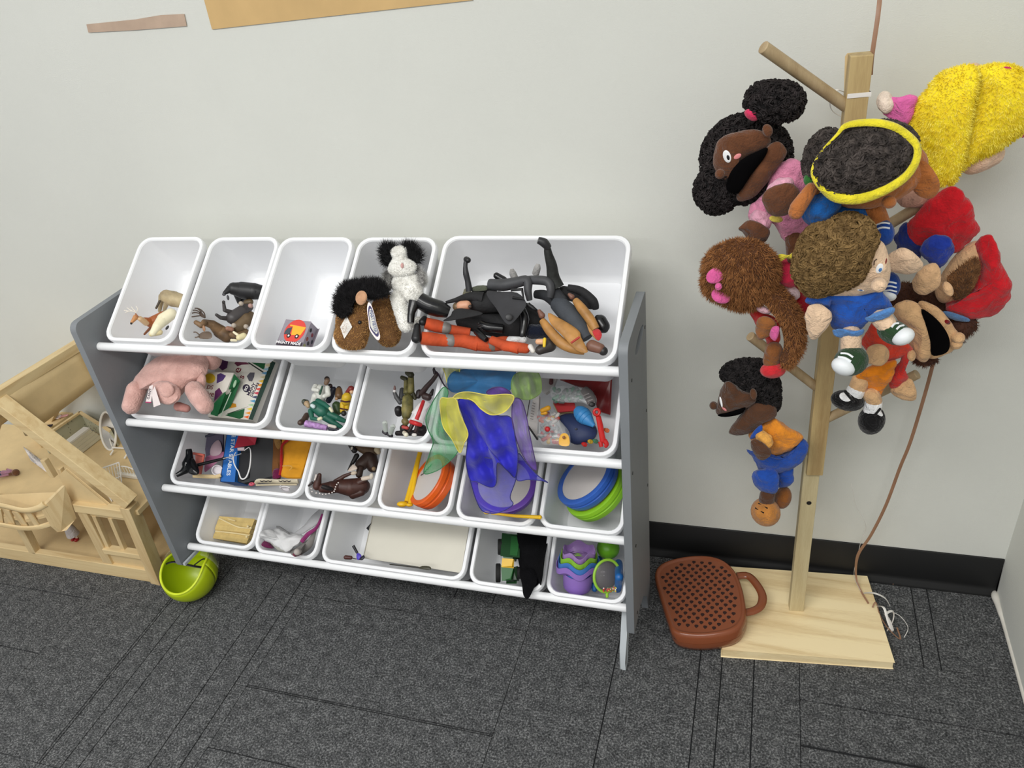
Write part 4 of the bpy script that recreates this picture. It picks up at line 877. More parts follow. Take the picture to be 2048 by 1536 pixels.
obj('shirt', puffp(c5([(560, 540), (640, 400), (700, 380), (830, 500), (960, 560), (1010, 640), (900, 700), (840, 760), (680, 760), (600, 640)]), y - 0.008, 30, 34), plush((206, 62, 42)), p)
obj('shorts', puffp(c5([(500, 870), (600, 790), (720, 760), (860, 715), (865, 820), (800, 910), (720, 1050), (640, 1000), (570, 930)]), y - 0.026, 22, 24), plush((222, 128, 24)), p)
obj('shirt_tail', puffp(c5([(795, 925), (870, 810), (940, 680), (1000, 620), (960, 740), (940, 800), (975, 890), (900, 950), (830, 990)]), y - 0.014, 18, 20), plush((206, 50, 42)), p)
obj('hand', vball(MB(), 1755, 710, y - 0.066, 22, 23, 20), skin, p)
obj('hand', puffp(c5([(815, 990), (880, 940), (975, 880), (1035, 950), (1045, 1085), (950, 1092), (860, 1050)]), y - 0.012, 16, 16), skin, p)
obj('thumb', vball(MB(), 1823, 711, y - 0.02, 8, 12, 8), skin, p)
wh = plush((236, 236, 236)); bk_ = plush((16, 15, 16))
obj('leg', vcap(MB(), [(1722, 760, y - 0.022, 18), (1714, 778, y - 0.022, 17)]), skin, p); obj('sock', vcap(MB(), [(1712, 782, y - 0.024, 18), (1704, 796, y - 0.026, 16)]), wh, p)
s_ = MB(); vball(s_, 1695, 801, y - 0.028, 33, 21, 24, -12); so = obj('shoe', s_, bk_, p); S = bvh(s_)
obj('instep', dec(MB(), S, 1691, 794, 12, 9, -30, 2.5), wh, so); obj('strap', vcap(MB(), [(1690, 783, y - 0.062, 3), (1706, 802, y - 0.064, 3)], 8), bk_, so)
obj('leg', vcap(MB(), [(1744, 790, y - 0.03, 16), (1748, 802, y - 0.03, 15)]), skin, p); obj('sock', vcap(MB(), [(1747, 808, y - 0.03, 17), (1744, 820, y - 0.03, 17)]), wh, p)
s_ = MB(); vball(s_, 1743, 840, y - 0.034, 25, 30, 26, -15); so = obj('shoe', s_, bk_, p); S = bvh(s_)
obj('instep', dec(MB(), S, 1757, 824, 6, 11, 20, 2.5), wh, so); obj('strap', vcap(MB(), [(1760, 818, y - 0.06, 2.5), (1750, 830, y - 0.066, 2.5)], 8), bk_, so)

# --- boy with light brown curls in front of the post
y = -0.31; skin = plush((228, 196, 164)); p = puppet('puppet with light brown curls, blue romper and green sneakers', 1700, 600, y)
hr = puffp(c4([(62, 560), (95, 390), (160, 260), (300, 200), (460, 140), (580, 180), (645, 260), (655, 330), (605, 450), (580, 570), (505, 665), (400, 705), (290, 735), (195, 750), (135, 705), (90, 640)]), y - 0.02, 56, 60)
hairdo(p, [hr], 3600, 0.0044, 0.0012, (104, 80, 46), (140, 112, 70))
fcm = puffp(c4([(560, 400), (700, 315), (770, 400), (795, 540), (785, 680), (700, 745), (520, 785), (330, 775), (300, 700), (420, 560)]), y - 0.012, 44, 50); hd = obj('head', fcm, skin, p); S = bvh(fcm)
obj('nose', vball(MB(), 1758, 570, y - 0.05, 15, 15, 15), skin, hd)
e = obj('eye', dec(MB(), S, 1759, 537, 7, 11, -8, 1.5), EYEW, hd); obj('pupil', dec(MB(), S, 1760, 539, 4, 5.5, -8, 2.2), plastic((70, 120, 180), 0.4), e)
e = obj('eye', dec(MB(), S, 1721, 580, 7, 5, 20, 1.5), EYEW, hd); obj('pupil', dec(MB(), S, 1721.5, 579.5, 4, 3, 20, 2.2), plastic((70, 100, 150), 0.4), e)
obj('eyebrow', line(MB(), S, [(1748, 530), (1749, 522), (1754, 518)], 1.0), plastic((70, 44, 30)), hd); obj('eyebrow', line(MB(), S, [(1694, 582), (1698, 578), (1703, 578)], 1.0), plastic((70, 44, 30)), hd)
obj('mouth', dec(MB(), S, 1772, 522, 2, 6, 10, 1.5), plush((120, 30, 30)), hd)
br = plush((34, 86, 176)); lb = plush((84, 134, 196))
obj('shirt', puffp(c4([(200, 775), (340, 745), (520, 760), (690, 720), (770, 780), (830, 870), (700, 930), (600, 960), (590, 1040), (350, 1050), (330, 930), (260, 860)]), y + 0.0, 42, 40), br, p)
obj('sleeve', puffp(c4([(130, 830), (150, 770), (260, 760), (330, 800), (330, 890), (220, 850)]), y - 0.01, 18, 18), br, p)
obj('cuff', puffp(c4([(605, 950), (700, 910), (825, 860), (835, 910), (760, 960), (660, 990)]), y - 0.036, 14, 18), lb, p)
obj('cuff', puffp(c4([(345, 1040), (480, 1055), (595, 1040), (590, 1095), (470, 1112), (365, 1095)]), y - 0.02, 18, 20), lb, p)
obj('hand', puffp(c4([(122, 940), (150, 850), (230, 838), (335, 905), (322, 1000), (250, 1090), (195, 1138), (150, 1100)]), y - 0.02, 18, 18), skin, p)
obj('hand', puffp(c4([(785, 450), (850, 400), (910, 385), (1010, 440), (1080, 520), (1040, 585), (900, 600), (800, 560)]), y + 0.03, 20, 20), skin, p)
obj('leg', vcap(MB(), [(1702, 670, y - 0.014, 20), (1702, 694, y - 0.016, 20)]), skin, p)
obj('leg', vcap(MB(), [(1764, 638, y - 0.026, 20), (1774, 650, y - 0.03, 19)]), skin, p)
grn = plush((40, 66, 40))
for (cx, cy, a, b, an_, tx, ty, ta, tb_, tan2, st) in ((1702, 722, 34, 30, 20, 1687, 733, 24, 18, -25, (((1682, 707), (1695, 708), (1706, 715)), ((1677, 714), (1690, 716), (1702, 723)))), (1788, 665, 34, 24, -25, 1806, 673, 22, 17, 30, (((1783, 655), (1789, 648), (1797, 647)), ((1793, 659), (1799, 653), (1807, 651))))):
    s_ = MB(); vball(s_, cx, cy, y - 0.03, a, b, 28, an_); so = obj('shoe', s_, grn, p); S = bvh(s_)
    obj('toe_cap', vball(MB(), tx, ty, y - 0.042, ta, tb_, 22, tan2), wht, so)
    for q in st: obj('lace', line(MB(), S, q, 2.2), wht, so)
# ---------------------------------------------------------------- contents of the bins
def PBc(bi, px, py, wd, r=0.0):                       # pixel -> point wd below the rim plane, kept inside the bin
    row, xc, bw = BINS[bi][:3]; o = Vector((0, ROWS[row][0], ROWS[row][1])); P = None
    w_ = wd
    while True:
        P = PB(row, px, py, w_)
        if wd <= 0 or w_ <= -0.03: return P
        v = (P - o).dot(VV); hw = bw / 2 - 0.0105 - 0.0155 * max(0, w_) / BD - r
        if abs(P.x - xc) <= hw and v >= 0.0105 + 0.011 * w_ / BD + r and v <= RL - 0.012 - 0.01 * w_ / BD - r and w_ + r <= BD - 0.001: return P
        w_ -= 0.003
class IT:                                             # builds one thing out of parts given in a zoomed crop's pixels
    def __init__(s, name, label, cat, bi, crop_, base, group=None):
        s.bi = bi; s.x0, s.y0, s.s = crop_; s.row = BINS[bi][0]
        s.t = thing(name, label, cat, s.P(*base), group); s.surf = None
    def px(s, x, y): return s.x0 + x * s.s, s.y0 + y * s.s
    def P(s, x, y, w_=0.05, r=0): a, b = s.px(x, y); return PBc(s.bi, a, b, w_, r)
    def m(s, c, kind): return c if not isinstance(c, tuple) else (plush(c) if kind == 'f' else plastic(c, 0.45))
    def put(s, name, mb, c, kind='p', parent=None, **k): return obj(name, mb, s.m(c, kind), parent or s.t, **k)
    def caps(s, pts, mb=None, n=10):                  # (x,y,w,r)
        mb = mb or MB(); L = []
        for x, y, w_, r in pts:
            P0 = s.P(x, y, w_); rr = r * s.s * KM(P0); P0 = s.P(x, y, w_, rr); L.append((P0, rr))
        if len(L) == 1: mb.ball(L[0][0], L[0][1], 14, 8)
        for i in range(len(L) - 1): mb.cap(L[i][0], L[i + 1][0], L[i][1], L[i + 1][1], n)
        return mb
    def tube(s, pts, mb=None, n=10, sp=4, flat=None):
        mb = mb or MB(); P_ = []; R_ = []
        for x, y, w_, r in pts:
            p0 = s.P(x, y, w_); k = KM(p0) * s.s; P_.append(p0); R_.append((r[0] * k, r[1] * k) if isinstance(r, tuple) else r * k)
        return mb.tube(P_, R_, n, spline=sp, flat=flat)
    def ell(s, x, y, w_, a, b, c=None, ang=0, mb=None):
        P0 = s.P(x, y, w_); k = s.s * KM(P0); c = min(a, b) if c is None else c; P0 = s.P(x, y, w_, min(c, b) * k * 0.9); t = math.radians(ang)
        e = RGT * math.cos(t) + UPV * math.sin(t); g = -RGT * math.sin(t) + UPV * math.cos(t)
        return (mb or MB()).ell(P0, [e * a * k, g * b * k, BCK * c * k], 18, 10)
    def puff(s, pts, w_, t, tb=None, mb=None, rings=4, sp=3, bulge=0.5):
        P_ = [s.P(x, y, w_) for x, y in pts]; k = s.s * KM(P_[0])
        return (mb or MB()).puff(P_, BCK, t * k, (t if tb is None else tb) * k, rings, sp, bulge)
    def slab(s, pts, w_, th, dirv=None):              # flat plate, thickness in metres
        P_ = [s.P(p[0], p[1], p[2] if len(p) > 2 else w_) for p in pts]
        return MB().prism(P_, (dirv if dirv is not None else WW) * th)
KA = (810, 470, 230 / 1413); KB = (1000, 460, 240 / 1418); KC = (840, 720, 270 / 1220); KD = (230, 560, 310 / 2048); KE = (540, 860, 240 / 2048); KF = (640, 1000, 340 / 2048)
KG = (400, 1000, 260 / 2048); KH = (650, 530, 150 / 1280); KI = (540, 620, 140 / 2048); KJ = (400, 690, 170 / 1632); KK = (380, 840, 180 / 1843); KL = (720, 460, 140 / 860)
KMM = (590, 730, 150 / 1536); KN = (750, 730, 150 / 1440); KO = (1040, 740, 210 / 1792); KP = (980, 1050, 280 / 2048); KQ = (220, 680, 540 / 2048); KR = (320, 840, 480 / 2048); KS = (740, 860, 540 / 2048); PXC = (0, 0, 1.0)

# --- top row, bin 1: deer and two other animals
d = IT('deer_figure', 'red-brown deer figure with white antlers in the first top bin', 'toy animal', 0, KD, (450, 600, 0.05))
ant = MB()
for a in ([(285, 430), (240, 412), (180, 410), (120, 400)], [(290, 420), (300, 380), (280, 350)], [(270, 415), (240, 385), (220, 355)], [(230, 412), (195, 390), (160, 368)], [(180, 412), (140, 430)]): d.tube([(x, y, 0.006, 5) for x, y in a], ant, 6, 3)
d.put('antlers', ant, (232, 224, 210))
d.put('body', d.caps([(400, 540, 0.03, 48), (470, 560, 0.045, 66), (560, 520, 0.05, 70), (640, 470, 0.055, 60)]), M('deer_coat', (168, 92, 44), 0.5, 0.2, 60))
d.put('neck', d.caps([(330, 510, 0.012, 34), (410, 565, 0.032, 42)]), (214, 180, 140))
hd = d.put('head', d.caps([(275, 490, 0.006, 36), (220, 560, 0.004, 18)]), M('deer_face', (186, 130, 80), 0.5, 0.2, 80))
d.put('nose', d.caps([(215, 574, 0.0, 15)]), (24, 20, 18), parent=hd); d.put('ear', d.ell(285, 465, 0.0, 12, 32, 8, 35), (150, 90, 50), parent=hd)
d.put('leg', d.caps([(480, 620, 0.05, 20), (390, 715, 0.06, 14)]), (120, 70, 40))
d = IT('animal_figure', 'tan hoofed animal figure standing at the back of the first top bin', 'toy animal', 0, KD, (700, 260, 0.06))
d.put('body', d.caps([(680, 215, 0.05, 88), (770, 250, 0.06, 108), (850, 270, 0.065, 100)]), M('tan_hide', (146, 128, 98), 0.6, 0.2, 40, rgb2=(196, 178, 140)))
for a in ([(620, 220), (600, 330), (590, 410)], [(690, 260), (670, 340), (650, 400)]): d.put('leg', d.caps([(a[0][0], a[0][1], 0.055, 44), (a[1][0], a[1][1], 0.065, 30), (a[2][0], a[2][1], 0.075, 22)]), (166, 150, 118))
d.put('tail', d.caps([(590, 280, 0.05, 16), (545, 370, 0.055, 14)]), (74, 66, 54))
d = IT('animal_figure', 'cream white animal figure lying on its side in the first top bin', 'toy animal', 0, KD, (600, 640, 0.05))
d.put('body', d.caps([(500, 700, 0.03, 44), (560, 610, 0.032, 62), (640, 520, 0.04, 84), (740, 450, 0.045, 76)]), (236, 228, 196)); d.put('muzzle', d.caps([(480, 715, 0.03, 34), (590, 690, 0.04, 40)]), (222, 206, 160)); d.put('horn', d.ell(690, 630, 0.02, 16, 34, 16, -35), (34, 32, 32))
# --- top row, bin 2
d = IT('gorilla_figure', 'black gorilla figure at the back of the second top bin', 'toy animal', 1, KD, (1650, 180, 0.06)); c = (30, 30, 32)
d.put('body', d.caps([(1570, 115, 0.04, 84), (1680, 135, 0.05, 112), (1840, 150, 0.055, 112), (1910, 160, 0.06, 100)]), c)
d.put('head', d.caps([(1520, 120, 0.035, 52), (1450, 170, 0.03, 26)]), c); d.put('hand', d.ell(1440, 190, 0.03, 26, 20, 18), (70, 70, 74)); d.put('foot', d.ell(1492, 232, 0.035, 16, 36, 14, 10), (60, 60, 64))
d.put('leg', d.caps([(1620, 200, 0.06, 50), (1640, 290, 0.075, 30)]), c); d.put('leg', d.caps([(1760, 220, 0.06, 46), (1700, 270, 0.08, 34)]), c)
d = IT('animal_figure', 'dark grey animal figure lying upside down in the second top bin', 'toy animal', 1, KD, (1600, 450, 0.06)); c = (66, 62, 62)
d.put('body', d.caps([(1560, 500, 0.05, 92), (1690, 420, 0.06, 90), (1760, 360, 0.065, 66)]), c)
for a in ([(1540, 430), (1450, 400), (1435, 300)], [(1490, 510), (1400, 500), (1340, 460)]): d.put('leg', d.caps([(a[0][0], a[0][1], 0.045, 34), (a[1][0], a[1][1], 0.03, 26), (a[2][0], a[2][1], 0.02, 20)]), c)
d.put('hoof', d.caps([(1435, 292, 0.018, 22)]), (50, 46, 46))
d = IT('moose_figure', 'dark brown moose figure with broad antlers in the second top bin', 'toy animal', 1, KD, (1300, 640, 0.05)); c = M('moose_coat', (84, 64, 44), 0.55, 0.25, 50, rgb2=(132, 102, 70))
d.put('body', d.caps([(1180, 560, 0.015, 42), (1290, 590, 0.03, 60), (1390, 680, 0.05, 92), (1480, 740, 0.06, 90)]), c); d.put('head', d.caps([(1180, 570, 0.012, 46), (1140, 600, 0.008, 38), (1070, 560, 0.003, 30)]), c)
ant = MB(); d.puff([(1165, 500), (1120, 470), (1110, 420), (1150, 430), (1195, 500)], 0.004, 8, mb=ant)
for a in ([(1130, 470), (1060, 480), (1015, 486)], [(1125, 445), (1060, 430), (1018, 438)], [(1120, 425), (1070, 400), (1030, 400)], [(1140, 420), (1090, 378), (1055, 374)], [(1190, 500), (1180, 440), (1130, 390), (1080, 372)]): d.tube([(x, y, 0.003, 8) for x, y in a], ant, 6, 3)
d.put('antler', ant, (70, 54, 42)); ant = MB(); d.puff([(1100, 740), (1150, 690), (1240, 680), (1280, 720), (1265, 775), (1130, 775)], 0.02, 12, mb=ant)
for a in ([(1110, 720), (1070, 690), (1040, 690)], [(1110, 740), (1070, 760), (1060, 755)]): d.tube([(x, y, 0.018, 9) for x, y in a], ant, 6, 3)
d.put('antler', ant, (104, 88, 74)); d.put('ear', d.ell(1175, 640, 0.0, 20, 42, 8, 10), (150, 108, 74)); d.put('leg', d.caps([(1540, 720, 0.05, 40), (1640, 780, 0.06, 22)]), c)
d = IT('animal_figure', 'brown animal figure with pale hooves at the right of the second top bin', 'toy animal', 1, KD, (1680, 560, 0.07)); c = M('brown_hide', (98, 80, 56), 0.6, 0.25, 40)
d.put('body', d.caps([(1640, 620, 0.06, 90), (1740, 520, 0.065, 90), (1790, 470, 0.07, 60)]), c)
for x, y in ((1570, 600), (1730, 615), (1665, 312)): d.put('hoof', d.caps([(x, y, 0.035, 32)]), (172, 160, 146))
d = IT('animal_figure', 'small brown animal figure with pink nose lying low in the second top bin', 'toy animal', 1, KD, (1560, 720, 0.07))
d.put('body', d.caps([(1620, 740, 0.06, 50), (1720, 700, 0.07, 60)]), (110, 88, 60)); d.put('nose', d.caps([(1490, 640, 0.04, 32), (1540, 650, 0.045, 34)]), (150, 108, 88)); d.put('head', d.caps([(1740, 300, 0.06, 44), (1790, 290, 0.06, 40)]), (92, 76, 52)); d.put('snout', d.caps([(1790, 340, 0.05, 32)]), (176, 140, 130))
d = IT('animal_figure', 'pale cream animal figure at the bottom right of the second top bin', 'toy animal', 1, KD, (1680, 760, 0.06))
d.put('body', d.caps([(1640, 760, 0.045, 40), (1700, 740, 0.05, 44)]), (226, 214, 168)); d.put('leg', d.caps([(1570, 690, 0.04, 16), (1640, 740, 0.045, 20)]), (232, 222, 190)); d.put('leg', d.caps([(1540, 795, 0.04, 18), (1600, 800, 0.045, 18)]), (232, 222, 190))
# --- top row, bin 3: card box with a dump truck
d = IT('card_box', 'small grey toy box printed with a yellow dump truck on a red disc', 'box', 2, KI, (700, 700, 0.06))
A, Bp, Cp, Dp = d.P(470, 280, 0.034), d.P(1200, 345, 0.034), d.P(1020, 1120, 0.030), d.P(190, 1010, 0.030)
nb_ = (Bp - A).cross(Dp - A).normalized(); nb_ = nb_ if nb_.dot(BCK) > 0 else -nb_
exb = (Bp - A).normalized(); eyb = nb_.cross(exb); wb = (Bp - A).length; hb_ = max((A - Dp).dot(eyb), 0.05); A2 = A; B2 = A + exb * wb; C2 = B2 - eyb * hb_ ; D2 = A - eyb * hb_
m_box = M('grey_card', (146, 138, 148), 0.6, 0.04, 20)
bx_ = d.put('carton', MB().prism([A2, B2, C2, D2], -nb_ * 0.030), m_box, smooth=False, bevel=0.0006)
def fp(u, v, h=0.0): return A2 + exb * (u * wb) - eyb * (v * hb_) + nb_ * h
def disc(c, rx, ry, h0, h1, n=24): return MB().prism([fp(c[0] + rx * math.cos(t), c[1] + ry * math.sin(t), h0) for t in (2 * math.pi * i / n for i in range(n))], nb_ * (h1 - h0))
def quad(pts, h0, h1): return MB().prism([fp(u, v, h0) for u, v in pts], nb_ * (h1 - h0))
d.put('red_disc', disc((0.52, 0.42), 0.40, 0.46, 0.0, 0.0003), paint((214, 70, 60)), smooth=False)
d.put('truck_bed', quad([(0.26, 0.18), (0.90, 0.24), (0.80, 0.56), (0.44, 0.58), (0.38, 0.24), (0.26, 0.24)], 0.0003, 0.0006), paint((236, 174, 50)), smooth=False)
d.put('truck_cab', quad([(0.20, 0.34), (0.37, 0.28), (0.37, 0.56), (0.15, 0.58), (0.15, 0.46)], 0.0003, 0.0006), paint((60, 74, 84)), smooth=False)
for u in (0.36, 0.68): d.put('wheel', disc((u, 0.62), 0.075, 0.085, 0.0006, 0.0009, 16), paint((30, 22, 24)), smooth=False); d.put('hubcap', disc((u, 0.62), 0.035, 0.04, 0.0009, 0.0011, 12), paint((236, 232, 230)), smooth=False)
d.put('title_band', quad([(0.0, 0.83), (1, 0.83), (1, 0.995), (0, 0.995)], 0.0, 0.0003), paint((46, 36, 50)), smooth=False)
text_obj('title_text', 'MIGHTY MADE', fp(0.46, 0.90, 0.0004), exb, eyb, 0.0082, paint((240, 238, 240)), d.t, bold=0.0002)
ncol = [(30, 28, 34), (120, 50, 60), (130, 70, 60), (70, 70, 80), (60, 56, 62), (110, 60, 80), (150, 150, 100)]
for i, (u, v) in enumerate(((0.25, 0.25), (0.6, 0.35), (0.22, 0.6), (0.85, 0.55), (0.5, 0.7), (0.75, 0.85), (0.2, 0.88))):
    cc = B2 - eyb * (v * hb_) - nb_ * (0.002 + u * 0.027); d.put('picture_dot', MB().prism([cc + eyb * (0.0042 * math.cos(t)) + nb_ * (0.0034 * math.sin(t)) for t in (2 * math.pi * k / 14 for k in range(14))], exb * 0.0004), paint(ncol[i]), smooth=False)
d.put('flap', MB().prism([B2 - nb_ * 0.028, C2 - nb_ * 0.028, C2 - nb_ * 0.028 + exb * 0.006 + nb_ * 0.004, B2 - nb_ * 0.028 + exb * 0.006 + nb_ * 0.004], exb * 0.0006), m_box, smooth=False)
# --- top row, bin 4: plush horse and plush dog
def furry(it, name, mb, rgb, rgb2, n, L, th=0.0006, jit=0.7, comb=Vector((0, 0, 0)), parent=None, core=None):
    h = it.put(name, mb, M('plush_base', core or tuple(int(v * (0.7 if v < 200 else 0.95)) for v in rgb), 0.95, 0.15, 60), parent=parent)
    tag(obj(name + '_fur', strands(mb, n, L, th, comb, lambda p, q: q.dot(BCK) > -0.4, jit), fur(rgb, rgb2), h), kind='stuff'); return h
d = IT('plush_horse', 'brown plush horse with black mane, white forehead diamond and oval tag', 'plush toy', 3, KH, (700, 1000, 0.06))
hdm = d.puff([(160, 1240), (190, 1080), (200, 900), (260, 740), (420, 640), (600, 560), (740, 640), (770, 860), (760, 1080), (720, 1280), (660, 1410), (480, 1445), (280, 1410)], -0.012, 250, 260)
furry(d, 'head', hdm, (150, 104, 58), (206, 160, 100), 5000, 0.0030)
bdm = d.puff([(820, 640), (960, 540), (1120, 520), (1180, 760), (1260, 1020), (1290, 1200), (1200, 1370), (1000, 1380), (860, 1200), (800, 900)], 0.03, 230, 260); furry(d, 'body', bdm, (150, 104, 58), (206, 160, 100), 4000, 0.0030)
mn = d.puff([(150, 780), (190, 520), (300, 340), (520, 290), (700, 270), (900, 260), (1060, 380), (1080, 500), (900, 540), (760, 560), (560, 480), (460, 640), (430, 800), (280, 900)], -0.040, 130, 200); furry(d, 'mane', mn, (22, 21, 23), (44, 42, 44), 4200, 0.010, 0.0005, 0.7, UPV * 0.3)
S = bvh(hdm)
d.put('ear', d.ell(620, 560, -0.062, 100, 125, 26, -10), (198, 152, 118), 'f')
dm = MB(); pp = [d.px(x, y) for x, y in ((375, 870), (470, 1060), (335, 1260), (265, 1060))]; dm.prism([on(S, *q)[0] + BCK * 0.0022 for q in pp], BCK * 0.0012); d.put('forehead_patch', dm, (228, 224, 218), 'f')
P, n = on(S, *d.px(595, 985)); d.put('eye', MB().ball(P + n * 0.001, 0.0036), INK)
tgp = [(740, 640), (790, 680), (850, 860), (880, 1000), (940, 1200), (915, 1285), (850, 1240), (760, 1100), (745, 960), (718, 760)]
tg = d.put('tag', MB().prism(catmull([d.P(x, y, -0.062) for x, y in tgp], [1] * 10, 3, True)[0], BCK * 0.0006), paint((232, 222, 222)), smooth=False)
ctr = d.P(825, 960, -0.062)
ib = [ctr + (d.P(x, y, -0.062) - ctr) * 0.82 + BCK * 0.0006 for x, y in tgp]; d.put('tag_band', MB().prism(catmull(ib, [1] * 10, 3, True)[0], BCK * 0.0003), paint((60, 56, 96)), parent=tg, smooth=False)
ib = [ctr + (d.P(x, y, -0.062) - ctr) * 0.66 + BCK * 0.0009 for x, y in tgp]; d.put('tag_centre', MB().prism(catmull(ib, [1] * 10, 3, True)[0], BCK * 0.0003), paint((206, 204, 196)), parent=tg, smooth=False)
ex_ = d.P(880, 1180, -0.062) - d.P(770, 740, -0.062); text_obj('tag_text', 'MARY MEYER', ctr + BCK * 0.0013, ex_, BCK.cross(ex_), 0.0078, paint((66, 80, 130)), tg)
d = IT('plush_dog', 'white plush dog with shaggy black ears sitting behind the plush horse', 'plush toy', 3, KL, (560, 800, 0.04))
bd_ = d.puff([(400, 620), (480, 560), (680, 540), (740, 640), (770, 760), (720, 860), (620, 900), (500, 840), (420, 740)], 0.0, 150, 160); furry(d, 'body', bd_, (252, 250, 244), (255, 255, 252), 3500, 0.003)
hd_ = d.puff([(380, 270), (430, 215), (500, 200), (570, 230), (585, 350), (660, 400), (690, 460), (640, 540), (540, 570), (420, 560), (350, 500), (370, 430), (410, 350)], -0.012, 120, 120); furry(d, 'head', hd_, (252, 250, 244), (255, 255, 252), 3500, 0.003)
for e_ in ([(270, 240), (290, 190), (400, 190), (430, 215), (385, 270), (408, 350), (380, 420), (320, 440), (270, 350)], [(510, 190), (620, 170), (690, 220), (750, 300), (730, 400), (690, 410), (600, 370), (582, 260)]):
    em = d.puff(e_, -0.006, 70, 80); furry(d, 'ear', em, (20, 20, 22), (40, 40, 42), 900, 0.013, 0.00045, 0.6, UPV * 0.2)
sd = d.puff([(300, 520), (370, 490), (400, 620), (380, 740), (320, 760), (290, 680)], 0.004, 30); furry(d, 'ruff', sd, (120, 118, 116), (200, 198, 194), 500, 0.010, 0.0004, 0.8)
sd = d.puff([(690, 440), (760, 480), (790, 600), (760, 700), (720, 640)], 0.002, 30); furry(d, 'ruff', sd, (150, 148, 146), (210, 208, 204), 500, 0.010, 0.0004, 0.8)
S = bvh(hd_); P, n = on(S, *d.px(522, 440)); d.put('nose', MB().ell(P + n * 0.0015, [RGT * 0.003, UPV * 0.005, BCK * 0.003], 10, 6), (206, 160, 156), 'f')
lgm = d.caps([(460, 830, -0.008, 84), (510, 1000, -0.012, 86), (560, 1170, -0.012, 80)]); furry(d, 'arm', lgm, (252, 250, 244), (255, 255, 252), 2500, 0.003)
lgm = d.caps([(640, 1180, 0.0, 60), (720, 1120, 0.0, 50)]); furry(d, 'leg', lgm, (252, 250, 244), (255, 255, 252), 1200, 0.003)
# --- top row, bin 5: action figures
BK = (24, 24, 26); BK2 = (44, 44, 47); m_vinyl = M('black_vinyl', (18, 18, 20), 0.25, 0.3, 40); m_bkcloth = M('black_cloth', (26, 26, 28), 0.8, 0.3, 40, 0.3, 200)
g = 'action figures heaped in the large top bin'
d = IT('action_figure', 'action figure in an orange jumpsuit lying along the front of the large top bin', 'action figure', 4, KA, (600, 1300, 0.05), g); om = M('orange_cloth', (190, 74, 34), 0.8, 0.2, 50, 0.6, 60)
d.put('leg', d.tube([(200, 1265, -0.01, 80), (340, 1280, 0.0, 84), (520, 1300, 0.012, 74), (700, 1300, 0.022, 84), (900, 1340, 0.03, 92)], n=14), om); d.put('leg', d.tube([(250, 1080, -0.008, 70), (400, 1120, 0.004, 80), (560, 1160, 0.018, 62), (800, 1200, 0.03, 60)], n=14), om)
d.put('torso', d.tube([(880, 1320, 0.03, 100), (1060, 1350, 0.032, 86), (1220, 1330, 0.03, 90), (1420, 1350, 0.03, 70)], n=14), om); d.put('arm', d.tube([(1060, 1290, 0.012, 54), (1240, 1360, 0.012, 62), (1400, 1400, 0.015, 64)], n=12), om)
d.put('boot', d.caps([(140, 1270, -0.016, 64), (150, 1120, -0.018, 40)]), BK); d.put('boot', d.caps([(215, 1070, -0.014, 48), (240, 1030, -0.012, 40)]), BK)
d.put('knee_pad', d.caps([(490, 1294, 0.011, 78), (570, 1300, 0.014, 79)]), (128, 124, 120)); d.put('knee_pad', d.caps([(490, 1140, 0.010, 74), (510, 1146, 0.012, 72)]), (128, 124, 120)); d.put('cuff', d.caps([(1085, 1345, 0.031, 90), (1100, 1345, 0.031, 90)]), (120, 112, 104))
x = IT('x', 'x', 'x', 4, KB, (300, 1350, 0.05)); bpy.data.objects.remove(x.t, do_unlink=True); x.t = d.t
d.put('shirt', x.caps([(120, 1300, 0.012, 46), (280, 1300, 0.014, 40)]), (206, 206, 206), 'f'); d.put('collar', x.caps([(360, 1380, 0.012, 34), (390, 1430, 0.014, 30)]), (220, 216, 210))
d.put('arm_end', x.caps([(60, 1370, 0.012, 66), (300, 1400, 0.016, 62)]), om)
hh = d.put('hair', x.caps([(470, 1420, 0.014, 56), (580, 1360, 0.018, 90)]), (54, 48, 46)); d.put('face', x.caps([(450, 1320, -0.004, 34), (500, 1320, -0.004, 34)]), (222, 170, 130), parent=hh); d.put('goggles', x.caps([(528, 1290, -0.012, 20), (522, 1370, -0.010, 18)]), (226, 190, 40), parent=hh)
d = IT('action_figure', 'bearded black-clad action figure with tall glossy boot at the heap left', 'action figure', 4, KA, (700, 950, 0.05), g)
d.put('boot', d.tube([(180, 800, -0.035, 100), (300, 870, -0.028, 108), (430, 910, -0.02, 104), (540, 950, -0.012, 70)], n=14), m_vinyl); d.put('boot_foot', d.tube([(120, 830, -0.037, 80), (80, 950, -0.036, 48), (70, 1080, -0.032, 42)], n=12), m_vinyl)
d.put('head', d.caps([(690, 870, -0.01, 62), (760, 860, -0.01, 56)]), (206, 152, 122)); d.put('hair', d.caps([(640, 880, -0.006, 56)]), (112, 92, 66)); d.put('beard', d.caps([(800, 880, -0.014, 24)]), (60, 48, 42))
d.put('torso', d.caps([(900, 850, 0.01, 120), (1150, 820, 0.015, 130)]), m_bkcloth); d.put('collar', d.puff([(590, 930), (700, 900), (960, 960), (760, 1020), (470, 1060), (560, 990)], -0.016, 22), m_bkcloth); d.put('arm', d.tube([(500, 830, -0.022, 16), (620, 800, -0.018, 28), (800, 760, -0.006, 60), (960, 780, 0, 80)]), m_bkcloth)
d = IT('action_figure', 'action figure raising one thin black arm with clenched fist', 'action figure', 4, KA, (780, 650, 0.04), g)
